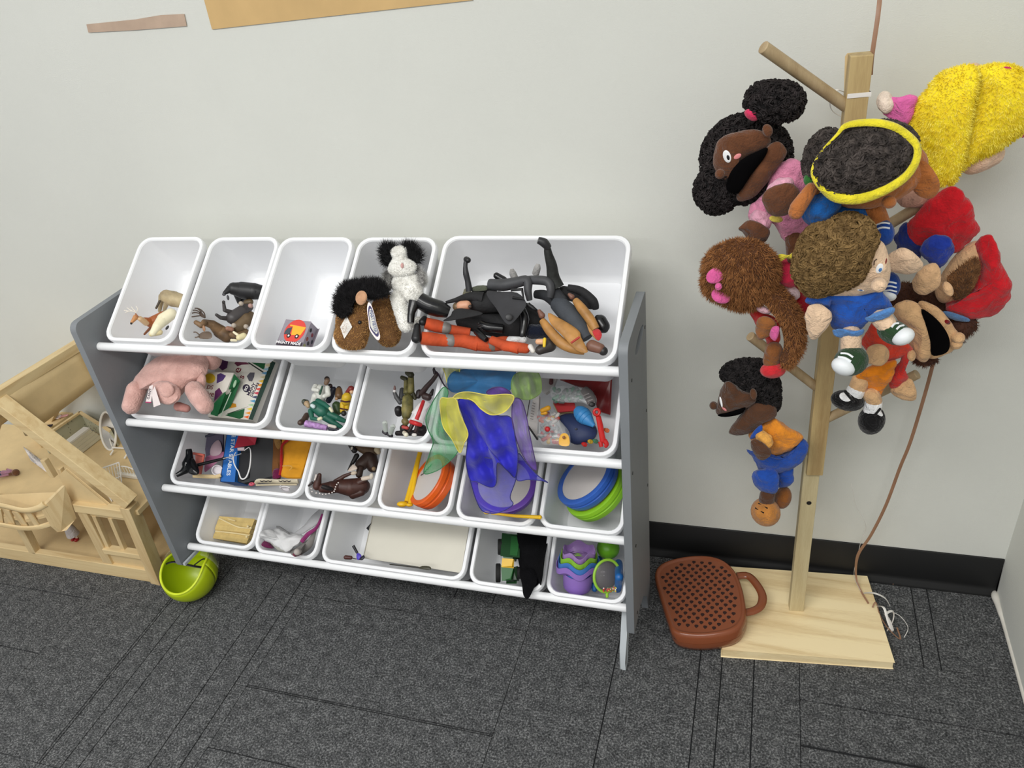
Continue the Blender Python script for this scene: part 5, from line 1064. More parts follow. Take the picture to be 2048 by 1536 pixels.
d.put('arm', d.tube([(790, 690, 0.0, 44), (770, 560, -0.012, 36), (750, 480, -0.02, 38), (742, 380, -0.028, 27), (752, 310, -0.032, 28)], n=12), BK2); d.put('fist', d.caps([(755, 300, -0.032, 38), (775, 310, -0.034, 36)]), BK); d.put('hem', d.tube([(740, 760, 0.02, 40), (770, 690, 0.01, 50)]), (120, 118, 96)); d.put('torso', d.caps([(900, 700, 0.02, 80), (1040, 720, 0.03, 100)]), m_bkcloth); d.put('jacket', d.puff([(820, 650), (880, 625), (990, 620), (1000, 680), (850, 690)], 0.0, 20), (84, 88, 74), 'f')
d = IT('action_figure', 'action figure in a dark grey suit draped over the middle of the heap', 'action figure', 4, KB, (200, 650, 0.03), g); gm = M('grey_rubber', (62, 63, 66), 0.55, 0.2, 40)
d.put('leg', d.tube([(-120, 640, -0.004, 64), (40, 650, -0.008, 74), (200, 620, -0.012, 66), (320, 600, -0.016, 60), (330, 720, -0.012, 46), (350, 830, -0.002, 34)], n=12), gm); d.put('leg', d.tube([(270, 600, -0.002, 50), (400, 590, -0.012, 54), (560, 610, -0.016, 56), (600, 700, -0.012, 50), (590, 790, -0.004, 40)], n=12), gm)
d.put('cape', d.puff([(-150, 720), (0, 730), (200, 740), (310, 860), (250, 980), (130, 1110), (50, 1080), (-50, 920), (-140, 800)], -0.02, 26), M('dark_cape', (52, 52, 55), 0.85, 0.2, 30)); d.put('cape_button', d.ell(105, 1030, -0.028, 44, 42, 10), (40, 40, 42))
d.put('belt', d.tube([(130, 710, -0.026, 18), (260, 700, -0.026, 20), (280, 820, -0.022, 18), (150, 800, -0.024, 18)], sp=0), BK)
for x_, y_, a_ in ((150, 520, 20), (440, 460, -8)): d.put('sock', d.tube([(x_ + (30 if a_ > 0 else -20), y_ + 60, 0.0, 44), (x_, y_ - 10, -0.01, 42), (x_ + (-10 if a_ > 0 else 12), y_ - 60, -0.014, 20)]), (158, 156, 154), 'f')
d.put('shoe', d.caps([(-40, 540, 0.0, 40), (40, 590, 0.004, 46)]), m_vinyl)
d = IT('action_figure', 'action figure kicking a black leg high above the rim', 'action figure', 4, KB, (640, 600, 0.03), g)
d.put('leg', d.tube([(680, 680, 0.0, 84), (630, 560, -0.012, 76), (610, 420, -0.03, 66), (575, 300, -0.046, 52), (560, 220, -0.054, 42)], n=12), M('black_trousers', (30, 32, 30), 0.7, 0.4, 50, 0.4, 90)); d.put('shoe', d.tube([(570, 210, -0.056, 44), (520, 150, -0.066, 56), (450, 120, -0.072, 40)], n=12), BK2); d.put('torso', d.caps([(750, 740, 0.02, 80), (950, 780, 0.035, 90), (1070, 860, 0.04, 80)]), m_bkcloth); d.put('arm', d.tube([(800, 680, 0.01, 40), (960, 720, 0.015, 50), (1100, 840, 0.02, 56), (1130, 930, 0.03, 40)]), m_bkcloth); d.put('glove', d.tube([(330, 880, -0.004, 30), (400, 930, 0.0, 22), (440, 950, 0.004, 12)]), BK)
d.put('helmet', d.caps([(1180, 1080, 0.015, 84), (1215, 1140, 0.018, 84)]), m_vinyl)
d = IT('action_figure', 'action figure in tan leather jacket over grey shirt', 'action figure', 4, KB, (900, 1100, 0.04), g); tm = M('tan_leather', (172, 124, 66), 0.5, 0.25, 40, 0.4, 70)
d.put('torso', d.tube([(680, 860, 0.012, 100), (800, 980, 0.006, 120), (930, 1130, 0.006, 110), (1030, 1280, 0.01, 76)], n=14), M('slate_cloth', (62, 66, 72), 0.8, 0.15, 40, 0.3, 150)); d.put('leg', d.tube([(700, 900, 0.02, 70), (560, 780, 0.02, 66), (420, 760, 0.025, 50)]), M('dark_denim', (38, 40, 44), 0.8, 0.2, 40))
d.put('leg', d.tube([(740, 860, 0.008, 76), (640, 740, 0.006, 80), (610, 700, 0.006, 70)]), M('dark_denim2', (44, 46, 50), 0.8, 0.2, 40))
jk = d.put('jacket', d.puff([(570, 980), (700, 1040), (840, 1120), (940, 1200), (960, 1270), (1040, 1440), (900, 1420), (720, 1230), (600, 1110)], -0.006, 40), tm); d.put('sleeve', d.tube([(500, 1070, 0.0, 40), (580, 1180, 0.0, 58), (720, 1330, 0.002, 66), (860, 1400, 0.006, 60), (1000, 1440, 0.01, 36)], n=12), tm)
d.put('sleeve', d.tube([(890, 830, -0.01, 40), (960, 920, -0.01, 58), (1060, 1050, -0.006, 60), (1130, 1170, 0.0, 50)], n=12), tm); d.put('shoulder_patch', d.puff([(1090, 1200), (1165, 1170), (1205, 1240), (1160, 1310)], -0.004, 18), (190, 56, 60), 'f'); d.put('jacket', d.puff([(900, 960), (960, 1020), (1120, 1160), (1160, 1310), (1060, 1220), (960, 1080)], 0.002, 24), tm); d.put('stripe', d.tube([(840, 1335, -0.022, 14), (940, 1265, -0.020, 14)], sp=0), (176, 60, 50), parent=jk)
sk = (120, 82, 66); d.put('head', d.caps([(1090, 1370, 0.0, 74), (1180, 1400, 0.0, 64)]), sk); d.put('hair', d.caps([(1220, 1430, 0.002, 56)]), (40, 38, 38)); d.put('hand', d.caps([(495, 1010, -0.004, 40), (465, 960, -0.006, 24)]), sk); d.put('hand', d.caps([(850, 790, -0.012, 34), (820, 765, -0.014, 22)]), sk)
d = IT('action_figure', 'black-clad action figure with gloved hands buried in the middle of the heap', 'action figure', 4, KA, (1000, 1100, 0.06), g)
d.put('torso', d.caps([(720, 1060, 0.035, 100), (980, 1080, 0.04, 150), (1250, 1130, 0.045, 160), (1420, 1100, 0.045, 150)]), m_bkcloth); d.put('coat', d.caps([(900, 900, 0.045, 120), (1200, 900, 0.05, 160), (1480, 980, 0.05, 150), (1600, 1080, 0.05, 130)]), m_bkcloth); d.put('glove', d.tube([(880, 1180, 0.012, 46), (940, 1240, 0.008, 44), (1000, 1290, 0.006, 34)]), m_vinyl); d.put('glove', d.tube([(930, 1080, 0.01, 40), (1010, 1130, 0.012, 60), (1200, 1150, 0.02, 60)]), m_vinyl)
for x_, y_ in ((900, 1085), (905, 1110), (910, 1135)): d.put('finger', d.caps([(x_, y_, 0.006, 9), (x_ + 60, y_ - 8, 0.006, 11)]), m_vinyl)
d.put('sleeve', x.tube([(250, 930, 0.006, 50), (290, 1060, 0.008, 60), (270, 1220, 0.014, 46), (260, 1290, 0.014, 36)], n=12), m_vinyl); d.put('collar', x.caps([(380, 1200, 0.03, 90), (560, 1200, 0.035, 80)]), (20, 26, 42), 'f')
# --- second row, bin 1: plush pig and marker boxes
d = IT('plush_pig', 'pale pink plush pig lying face down over the left of the second row', 'plush toy', 5, KQ, (450, 420, 0.03)); pkm = M('pink_plush', (206, 160, 150), 0.95, 0.12, 50, 0.6, 260, sheen=0.3, rgb2=(222, 178, 168))
bm_ = MB()
d.puff([(160, 330), (240, 220), (340, 140), (480, 85), (640, 80), (740, 110), (750, 220), (700, 290), (610, 340), (520, 440), (420, 480), (330, 430), (300, 370), (200, 400)], -0.030, 120, 150, mb=bm_)
d.put('body', bm_, pkm, disp=(0.006, 0.02), sub=1); d.put('leg', d.caps([(200, 380, -0.036, 74), (160, 500, -0.036, 66)]), pkm); d.put('leg', d.caps([(640, 380, -0.042, 70), (680, 440, -0.044, 74), (720, 500, -0.044, 66)]), pkm)
d.put('head', d.puff([(330, 330), (430, 310), (520, 360), (530, 440), (470, 490), (390, 480), (340, 420)], -0.062, 60, 70), pkm); d.put('snout', d.caps([(520, 505, -0.03, 36), (580, 520, -0.03, 30)]), M('grubby_pink', (184, 130, 122), 0.9, 0.2, 60)); d.put('ear', d.ell(690, 330, -0.03, 36, 80, 30, -10), pkm); d.put('ear', d.ell(430, 380, -0.080, 54, 60, 16, 20), pkm); d.put('rump', d.ell(780, 150, -0.012, 66, 80, 70, -10), pkm)
for x0_, y0_, rot in ((300, 415, 0), (345, 450, 1)):
    q = [(272, 472), (300, 350), (328, 340), (312, 474)] if rot == 0 else [(316, 400), (340, 350), (384, 490), (332, 510)]
    P_ = [d.P(a, b, -0.082) for a, b in q]; tg = d.put('tag', MB().prism(P_, BCK * 0.0006), paint((222, 210, 208)), smooth=False)
    if rot == 0:
        ex_ = P_[1] - P_[0]; text_obj('tag_text', 'GANZ', sum(P_, Vector()) / 4 + BCK * 0.0008, ex_, BCK.cross(ex_), 0.0085, paint((60, 50, 60)), tg); d.put('tag_edge', MB().tube([P_[0] + BCK * 0.0004, P_[3] + BCK * 0.0004], 0.0012, 6), paint((180, 60, 110)), parent=tg)
def marker_box(label, quad_, w_, th):
    t = IT('marker_box', label, 'box', 5, KJ, (800, 800, 0.05)); P_ = [t.P(a, b, w_) for a, b in quad_]
    c = sum(P_, Vector()) / 4; n = (P_[1] - P_[0]).cross(P_[3] - P_[0]).normalized(); n = n if n.dot(BCK) > 0 else -n
    P_ = [p - n * (p - c).dot(n) for p in P_]
    t.put('carton', MB().prism(P_, -n * th), M('white_card', (222, 218, 208), 0.55, 0.03, 20), smooth=False)
    def at(x, y, h): p = t.P(x, y, w_); dd = ray(*t.px(x, y)); s_ = (c + n * h - CAM).dot(n) / dd.dot(n); return CAM + dd * s_
    def patch(name, pts, rgb, h): return t.put(name, MB().prism([at(x, y, h) for x, y in pts], n * 0.0003), paint(rgb), smooth=False)
    return t, at, patch, n
GR = (22, 92, 50)
t, at, patch, n = marker_box('white and green marker box with colored tip pictures, beside the pig', [(330, 200), (1420, 290), (990, 1440), (150, 1380)], 0.045, 0.020)
patch('green_corner', [(820, 235), (1270, 285), (1230, 480)], GR, 0.0); patch('green_edge', [(1370, 300), (1450, 340), (1010, 1440), (930, 1430), (1250, 600)], (22, 52, 42), 0.0)
patch('green_corner', [(480, 1350), (860, 1220), (830, 1390), (760, 1420)], GR, 0.0); patch('stripe', [(730, 215), (770, 218), (1230, 520), (1200, 530)], (30, 40, 34), 0.0); patch('stripe', [(520, 1320), (900, 1190), (930, 1180), (540, 1335)], (30, 60, 40), 0.0)
patch('purple_splash', [(380, 240), (470, 190), (540, 320), (520, 440), (430, 490), (340, 410)], (88, 36, 92), 0.0); patch('plum_splash', [(660, 350), (760, 265), (960, 370), (800, 380), (720, 410)], (104, 40, 66), 0.0); patch('slate_splash', [(900, 600), (960, 530), (1050, 530), (1040, 610), (1000, 700), (940, 690)], (86, 84, 94), 0.0); patch('orange_splash', [(560, 1220), (600, 1110), (690, 1130), (700, 1190)], (206, 140, 30), 0.0)
cols = [(214, 190, 150), (222, 206, 160), (150, 190, 210), (90, 150, 190), (200, 190, 150), (220, 180, 60), (224, 150, 50), (206, 80, 70), (190, 60, 80), (60, 70, 100), (80, 150, 190), (160, 200, 160), (226, 200, 60), (230, 150, 40), (230, 110, 50)]
for i, cc in enumerate(cols): f = i / 14; x_, y_ = 1270 + (830 - 1270) * f, 310 + (1380 - 310) * f; patch('marker_tip', [(x_, y_), (x_ + 110, y_ - 26), (x_ + 96, y_ + 34)], cc, 0.0002)
ex_ = at(1000, 950, 0) - at(1130, 700, 0); t.put('black_disc', MB().prism([at(890 + 72 * math.cos(a), 830 + 78 * math.sin(a), 0.0) for a in (2 * math.pi * i / 18 for i in range(18))], n * 0.0003), paint((40, 30, 54)), smooth=False)
exu = at(920, 780, 0) - at(860, 890, 0); text_obj('print', 'SO', at(890, 832, 0.0005), exu, n.cross(exu), 0.0095, paint((236, 232, 228)), t.t, bold=0.0003); text_obj('print', 'MANY', at(985, 850, 0.0005), exu, n.cross(exu), 0.0105, paint((50, 36, 62)), t.t, bold=0.0002); text_obj('print', 'COLORS', at(1050, 860, 0.0005), exu, n.cross(exu), 0.0085, paint((50, 36, 62)), t.t, bold=0.0002)
text_obj('print', 'e', at(720, 480, 0.0005), exu, n.cross(exu), 0.028, paint((120, 30, 44)), t.t); text_obj('print', 's', at(800, 610, 0.0005), exu, n.cross(exu), 0.022, paint((120, 30, 44)), t.t)
t, at, patch, n = marker_box('second marker box with wide green side lying across the first', [(100, 510), (650, 535), (500, 890), (-20, 1140)], 0.012, 0.012)
m_gs = paint((26, 104, 58)); P_ = [t.P(a, b, w_) for a, b, w_ in ((640, 540, 0.012), (775, 690, 0.03), (520, 1370, 0.05), (290, 1370, 0.045), (500, 890, 0.014))]
t.put('green_side', MB().prism(P_, Vector((-0.004, 0.004, -0.004))), m_gs, smooth=False); t.put('green_side', MB().prism([t.P(260, 1130, 0.016), t.P(500, 885, 0.012), t.P(330, 1370, 0.044), t.P(200, 1330, 0.044)], Vector((-0.004, 0.004, -0.004))), paint((34, 120, 70)), smooth=False)
t.put('white_line', t.tube([(595, 905, 0.010, 9), (450, 1240, 0.032, 9), (400, 1365, 0.040, 9)], sp=0), paint((206, 226, 206))); t.put('oval_logo', t.ell(668, 745, 0.010, 26, 78, 6, -18), paint((150, 180, 150)))
t.put('yellow_oval', MB().prism([at(190 + 105 * math.cos(a), 640 + 95 * math.sin(a), 0.0) for a in (2 * math.pi * i / 20 for i in range(20))], n * 0.0003), paint((216, 186, 40)), smooth=False); patch('purple_splash', [(330, 570), (400, 540), (500, 590), (440, 680), (360, 720), (320, 740)], (74, 50, 110), 0.0); patch('plum_splash', [(290, 890), (370, 820), (430, 920), (270, 1080)], (94, 34, 90), 0.0)
exu = at(320, 800, 0) - at(100, 780, 0); text_obj('print', 'DS', at(190, 815, 0.0005), exu, n.cross(exu), 0.0135, paint((130, 60, 60)), t.t); text_obj('print', 'ive', at(200, 940, 0.0005), exu, n.cross(exu), 0.018, paint((130, 60, 60)), t.t)
# --- second row, bin 2: jointed dolls
g = 'dolls in the second row bin'; WH = (222, 222, 214)
d = IT('toy_figure', 'toy man in a white coat with green tie standing at the back', 'toy figure', 6, KMM, (520, 600, 0.05), g)
d.put('coat', d.caps([(520, 520, 0.035, 130), (540, 620, 0.04, 110)]), WH); d.put('arm', d.caps([(420, 440, 0.025, 60), (380, 500, 0.02, 46), (470, 520, 0.015, 40)]), WH); d.put('arm', d.caps([(660, 470, 0.025, 56), (680, 600, 0.025, 56), (600, 640, 0.02, 44)]), WH); d.put('trousers', d.caps([(420, 640, 0.05, 76), (370, 760, 0.06, 60)]), WH); d.put('trousers', d.caps([(540, 680, 0.05, 66), (580, 740, 0.06, 50)]), WH)
d.put('tie', d.caps([(560, 440, 0.012, 18), (510, 590, 0.012, 24)]), (40, 78, 60)); d.put('head', d.caps([(640, 370, 0.03, 50), (660, 320, 0.028, 56)]), (130, 104, 84)); d.put('hair', d.caps([(655, 285, 0.032, 56)]), (48, 36, 32))
d = IT('toy_figure', 'toy man in a dark green suit lying across the bin', 'toy figure', 6, KMM, (560, 950, 0.05), g); gs = (32, 96, 78)
d.put('jacket', d.caps([(420, 850, 0.020, 120), (560, 950, 0.025, 140)]), gs); d.put('arm', d.caps([(470, 740, 0.018, 60), (600, 800, 0.015, 50), (690, 870, 0.014, 40)]), gs); d.put('arm', d.caps([(320, 940, 0.018, 56), (350, 1090, 0.018, 46), (450, 1110, 0.016, 36)]), gs)
d.put('leg', d.caps([(640, 980, 0.03, 90), (860, 1080, 0.04, 64), (1000, 1140, 0.05, 50)]), gs); d.put('leg', d.caps([(620, 1070, 0.03, 80), (780, 1180, 0.04, 64), (940, 1270, 0.05, 44)]), gs); d.put('hand', d.caps([(720, 890, 0.008, 34), (755, 940, 0.01, 34)]), (216, 212, 180)); d.put('hand', d.caps([(490, 1110, 0.008, 38), (530, 1090, 0.008, 36)]), (216, 212, 180))
d.put('head', d.caps([(240, 790, 0.010, 60), (270, 840, 0.012, 44)]), (176, 150, 116)); d.put('hair', d.caps([(190, 750, 0.012, 56), (220, 770, 0.016, 72)]), (66, 70, 58)); d.put('collar', d.caps([(350, 830, 0.004, 40), (380, 850, 0.006, 44)]), (206, 222, 222))
d = IT('toy_figure', 'toy firefighter with red hair and yellow suit at the right', 'toy figure', 6, KMM, (1030, 780, 0.05), g); ye = (206, 170, 34)
d.put('suit', d.caps([(1060, 660, 0.02, 100), (1040, 740, 0.025, 96)]), ye); d.put('leg', d.caps([(980, 800, 0.03, 60), (970, 940, 0.035, 50)]), ye); d.put('leg', d.caps([(1070, 800, 0.03, 50), (1060, 900, 0.035, 44)]), ye); d.put('stripe', d.tube([(945, 735, 0.004, 18), (1040, 755, -0.004, 18), (1120, 745, 0.006, 18)]), (74, 34, 26)); d.put('stripe', d.tube([(930, 890, 0.016, 16), (1000, 905, 0.012, 16), (1080, 915, 0.018, 16)]), (74, 34, 26)); d.put('boot', d.caps([(1000, 990, 0.03, 58)]), (28, 24, 22)); d.put('head', d.caps([(1160, 550, 0.02, 44)]), (206, 166, 130)); d.put('hair', d.caps([(1150, 490, 0.02, 70), (1080, 560, 0.025, 50)]), (122, 40, 36))
d = IT('toy_figure', 'toy figure in dark navy behind the white-coated man', 'toy figure', 6, KMM, (760, 600, 0.06), g); d.put('body', d.caps([(790, 500, 0.05, 60), (740, 620, 0.055, 70), (690, 730, 0.06, 60)]), (26, 28, 44)); d.put('hair', d.caps([(720, 430, 0.045, 50)]), (46, 26, 24)); 
d = IT('toy_figure', 'toy figure with long brown hair and olive clothes between navy and firefighter', 'toy figure', 6, KMM, (880, 700, 0.07), g); d.put('hair', d.caps([(900, 520, 0.045, 70), (900, 620, 0.045, 84)]), (104, 76, 46)); d.put('face', d.caps([(850, 690, 0.04, 34)]), (170, 132, 96)); d.put('jacket', d.caps([(850, 830, 0.055, 90), (880, 940, 0.06, 90)]), (54, 76, 40)); d.put('head_top', d.caps([(900, 480, 0.05, 50)]), (40, 28, 26))
d = IT('toy_figure', 'toy figure with lilac patterned skirt lying at the bottom front', 'toy figure', 6, KMM, (430, 1230, 0.05), g); d.put('skirt', d.tube([(220, 1200, 0.022, 74), (420, 1240, 0.025, 66), (660, 1290, 0.03, 56)], n=14), M('lilac_print', (176, 136, 190), 0.7, 0.4, 160)); d.put('hair', d.caps([(110, 1180, 0.02, 60), (180, 1150, 0.03, 70), (240, 1030, 0.04, 60)]), (74, 54, 44)); d.put('shoe', d.caps([(700, 1240, 0.02, 34), (820, 1270, 0.026, 34)]), (216, 206, 196)); d.put('stocking', d.caps([(720, 1310, 0.03, 46), (860, 1320, 0.035, 44)]), (52, 52, 64))
# --- second row, bin 3
g = 'figures in the third bin of the second row'
d = IT('toy_figure', 'camouflage soldier figure lying head down with boots up', 'toy figure', 7, KN, (640, 700, 0.05), g); cm = M('camouflage', (74, 76, 30), 0.6, 0.5, 70, rgb2=(136, 126, 70))
d.put('torso', d.caps([(630, 660, 0.03, 110), (620, 850, 0.03, 120), (600, 960, 0.03, 90)]), cm); d.put('leg', d.caps([(690, 500, 0.03, 70), (690, 380, 0.025, 66), (690, 240, 0.02, 60)]), cm); d.put('leg', d.caps([(610, 520, 0.035, 70), (600, 400, 0.035, 50), (600, 300, 0.03, 46)]), cm); d.put('boot', d.caps([(690, 190, 0.015, 66), (620, 150, 0.015, 48)]), (52, 50, 26)); d.put('boot', d.caps([(590, 270, 0.028, 46), (520, 240, 0.028, 40)]), (56, 54, 30)); d.put('head', d.caps([(575, 1080, 0.02, 70), (590, 1100, 0.02, 66)]), (110, 98, 56)); d.put('arm', d.caps([(740, 560, 0.03, 40), (770, 640, 0.03, 34)]), (50, 48, 30))
d = IT('toy_figure', 'basketball player figure in white uniform with red stripe', 'toy figure', 7, KN, (850, 900, 0.04), g); dk = (52, 36, 34)
jm = d.puff([(880, 700), (980, 690), (1060, 760), (1010, 860), (960, 1020), (930, 1130), (860, 1160), (680, 1110), (670, 1050), (740, 950), (700, 920), (760, 830)], 0.020, 90); d.put('jersey', jm, (226, 222, 222)); d.put('stripe', d.tube([(930, 700, -0.008, 36), (870, 860, -0.018, 40), (800, 1040, -0.012, 44)], flat=RGT), (190, 40, 44)); d.put('waistband', d.tube([(690, 1090, 0.008, 44), (780, 1120, -0.004, 46), (880, 1150, 0.006, 40)]), (200, 40, 44))
d.put('leg', d.caps([(720, 1140, 0.012, 44), (660, 1260, 0.016, 40)]), dk); d.put('leg', d.caps([(810, 1180, 0.012, 44), (780, 1280, 0.016, 40)]), dk); d.put('shoe', d.caps([(560, 1300, 0.006, 40), (600, 1340, 0.008, 44)]), (226, 218, 196)); d.put('shoe', d.caps([(740, 1345, 0.008, 38), (770, 1345, 0.008, 36)]), (232, 228, 222)); d.put('head', d.caps([(1020, 620, 0.02, 70), (960, 600, 0.02, 70)]), dk); d.put('arm', d.caps([(900, 540, 0.02, 60), (990, 420, 0.01, 50), (1110, 290, 0.0, 44), (1180, 190, -0.006, 40)]), dk); d.put('hand', d.caps([(1150, 150, -0.008, 36), (1130, 90, -0.010, 26)]), (40, 30, 36)); d.put('hair', d.caps([(850, 530, 0.03, 64), (830, 600, 0.03, 50)]), (36, 28, 28)); d.put('arm', d.caps([(1080, 560, 0.02, 40), (1110, 480, 0.02, 24)]), (30, 22, 22))
d = IT('toy_figure', 'toy figure in a charcoal suit raising one hand at the left', 'toy figure', 7, KN, (440, 700, 0.06), g); d.put('suit', d.caps([(520, 480, 0.05, 50), (500, 640, 0.05, 50)]), (66, 66, 68)); d.put('arm', d.caps([(480, 720, 0.045, 44), (410, 620, 0.04, 44), (375, 530, 0.035, 36)]), (72, 72, 74)); d.put('cuff', d.caps([(375, 500, 0.032, 32)]), (220, 216, 216)); d.put('hand', d.caps([(378, 460, 0.03, 26), (378, 410, 0.028, 16)]), (120, 84, 80)); d.put('hair', d.caps([(450, 860, 0.04, 80), (460, 920, 0.045, 76)]), (28, 24, 26))
d = IT('toy_figure', 'black-haired toy figure with red collar at the bottom front', 'toy figure', 7, KN, (560, 1230, 0.05), g); d.put('hair', d.caps([(560, 1220, 0.03, 90), (540, 1280, 0.035, 60)]), (28, 22, 22)); d.put('collar', d.caps([(540, 1190, 0.008, 34), (620, 1210, 0.008, 34)]), (170, 60, 56)); d.put('body', d.caps([(900, 1240, 0.04, 100), (940, 1300, 0.045, 70), (430, 1310, 0.05, 50)]), (36, 28, 30))
for x_, y_, tx_, ty_ in ((190, 1110, 205, 1260), (345, 1180, 300, 1310)):
    d = IT('doll_shoe', 'pale grey doll shoe sole at the lower left' if x_ < 200 else 'pale grey doll shoe sole beside the black-haired figure', 'shoe', 7, KN, (x_, 1220, 0.03)); d.put('sole', d.tube([(x_, y_ - 40, 0.010, (20, 8)), (x_, y_, 0.010, (52, 12)), ((x_ + tx_) / 2, (y_ + ty_) / 2, 0.018, (44, 12)), (tx_, ty_, 0.026, (48, 12)), (tx_, ty_ + 30, 0.028, (20, 8))], flat=RGT), (176, 182, 176)); d.put('screw_hole', d.caps([(x_ + 4, y_ + 16, 0.003, 7)]), (90, 94, 90)); d.put('trouser', d.caps([(tx_ - 30, ty_ + 20, 0.04, 44), (tx_ + 10, ty_ + 50, 0.04, 40)]), (62, 58, 64))
# --- second row, bin 4: scarves, bag of small toys
def sheer(name, rgb, alpha): return M(name, rgb, 0.7, 0.22, 26, 0.9, 34, alpha=alpha, sheen=0.3)
def sheet(name, label, pts, ys, mat, hem, amp=0.004, fr=0.16, hemr=0.0009, group='sheer play scarves'):
    cv = crop(KC[0], KC[1], KC[2]); O_ = [PY(*q, y_) for q, y_ in zip(cv(pts), ys)]; t = thing(name, label, 'scarf', sum(O_, Vector()) / len(O_), group)
    Q, _ = catmull(O_, [1] * len(O_), 6, True); c = sum(Q, Vector()) / len(Q); mb = MB(); n = len(Q); R = 12
    for j in range(R):
        k = 1 - j / R
        for p in Q:
            v = c + (p - c) * k; s_ = (v - c).dot(RGT) / KM(c); r2 = (v - c).dot(UPV) / KM(c)
            off = amp * (math.sin(s_ * fr + r2 * 0.05) + 0.6 * math.sin(s_ * fr * 0.43 - r2 * 0.11 + 1)) * (0.35 + 0.65 * min(1, 2.2 * (1 - k))); mb.v.append(v + BCK * off)
    mb.v.append(c)
    for j in range(R - 1):
        for i in range(n): mb.f.append((j * n + i, j * n + (i + 1) % n, (j + 1) * n + (i + 1) % n, (j + 1) * n + i))
    for i in range(n): mb.f.append(((R - 1) * n + i, (R - 1) * n + (i + 1) % n, R * n))
    obj('cloth', mb, mat, t, sub=1); obj('hem', MB().tube(mb.v[:n], hemr, 5, closed=True), hem, t); return t
FY = -0.348
tl = sheer('teal_chiffon', (18, 92, 142), 0.95); sheet('scarf', 'dark teal blue scarf bunched at the back of the scarf bin', [(250, 190), (300, 110), (420, 85), (640, 90), (850, 95), (840, 200), (780, 290), (560, 300), (400, 295), (280, 280)], [-0.30, -0.28, -0.26, -0.26, -0.26, -0.27, -0.29, -0.29, -0.29, -0.30], tl, tl, 0.004, 0.05)
gr = sheer('green_chiffon', (52, 150, 88), 0.62); gh = sheer('green_hem', (40, 120, 70), 0.95)
sheet('scarf', 'mint green sheer scarf hanging over the orange drum', [(205, 250), (255, 290), (230, 420), (250, 600), (300, 740), (340, 830), (180, 985), (40, 1022), (80, 860), (120, 740), (70, 620), (55, 520), (110, 390)], [-0.31, -0.31, -0.335, -0.35, -0.355, -0.36, -0.36, -0.36, -0.355, -0.35, -0.35, -0.345, -0.33], gr, gh, 0.009, 0.2)
bl2 = sheer('blue_chiffon', (20, 16, 176), 0.97); bh = sheer('blue_hem', (16, 14, 110), 1.0); bl3 = sheer('blue_chiffon_single', (40, 40, 190), 0.62)
sheet('scarf', 'royal blue sheer scarf spilling over the front of the scarf bin', [(345, 370), (420, 350), (560, 430), (700, 500), (820, 520), (860, 700), (885, 880), (860, 1060), (790, 1000), (700, 930), (690, 1110), (640, 1150), (520, 1100), (450, 1080), (415, 920), (430, 700), (390, 520)], [-0.325, -0.325, -0.33, -0.335, -0.34, -0.356, -0.362, -0.362, -0.364, -0.366, -0.366, -0.366, -0.366, -0.366, -0.364, -0.358, -0.34], bl2, bh, 0.011, 0.12)
sheet('scarf', 'long thin tip of a royal blue scarf hanging in front of the purple drum', [(420, 900), (560, 880), (700, 900), (860, 900), (870, 1060), (815, 1235), (840, 1305), (740, 1370), (640, 1385), (545, 1345), (470, 1150)], [-0.350] * 5 + [-0.352] * 6, bl3, bh, 0.003)
sheet('scarf', 'royal blue scarf corner pointing right over the bin divider', [(885, 850), (960, 930), (1060, 1040), (1155, 1108), (1100, 1090), (980, 1080), (870, 1075)], [-0.353] * 7, bl3, bh, 0.002)
ye_ = sheer('yellow_chiffon', (196, 190, 44), 0.74); yh = sheer('yellow_hem', (220, 206, 90), 1.0)
sheet('scarf', 'yellow sheer scarf fold lying on top of the blue scarf', [(300, 345), (350, 300), (450, 290), (620, 318), (780, 310), (848, 330), (825, 400), (760, 470), (650, 496), (560, 450), (480, 370), (400, 345)], [-0.352] * 12, ye_, yh, 0.008, 0.12)
sheet('scarf', 'yellow sheer scarf end hanging down left of the blue scarf', [(185, 355), (250, 345), (325, 355), (360, 480), (432, 660), (400, 750), (360, 838), (290, 720), (215, 610), (190, 500)], [-0.358, -0.352, -0.350, -0.356, -0.364, -0.368, -0.368, -0.368, -0.362, -0.360], ye_, yh, 0.004)
sheet('scarf', 'yellow green sheer scarf scrap at the back left of the scarf bin', [(210, 60), (300, 50), (360, 90), (300, 180), (250, 210), (230, 130)], [-0.27] * 6, sheer('citron_chiffon', (160, 168, 70), 0.6), yh, 0.004)
pu = sheer('purple_chiffon', (104, 66, 170), 0.68); ph = sheer('purple_hem', (70, 40, 110), 0.9)
sheet('scarf', 'violet sheer scarf hanging over the rim right of the blue scarf', [(845, 360), (910, 360), (955, 480), (985, 640), (1015, 790), (1052, 990), (970, 930), (900, 800), (850, 640), (830, 500)], [-0.335, -0.33, -0.335, -0.345, -0.352, -0.356, -0.358, -0.358, -0.352, -0.345], pu, ph, 0.007, 0.25)
sheet('scarf', 'violet scarf fold showing behind the yellow scarf', [(600, 290), (660, 250), (750, 250), (820, 300), (760, 330), (650, 320)], [-0.31] * 6, sheer('violet_chiffon', (90, 50, 140), 0.9), ph, 0.003)
lm = sheer('lime_chiffon', (120, 150, 70), 0.75)
sheet('scarf', 'olive lime sheer scarf rolled beside the clear toy bag', [(825, 220), (860, 130), (960, 105), (1070, 120), (1095, 280), (1010, 350), (930, 355), (850, 320)], [-0.30, -0.28, -0.27, -0.27, -0.29, -0.31, -0.31, -0.31], lm, lm, 0.012, 0.2)
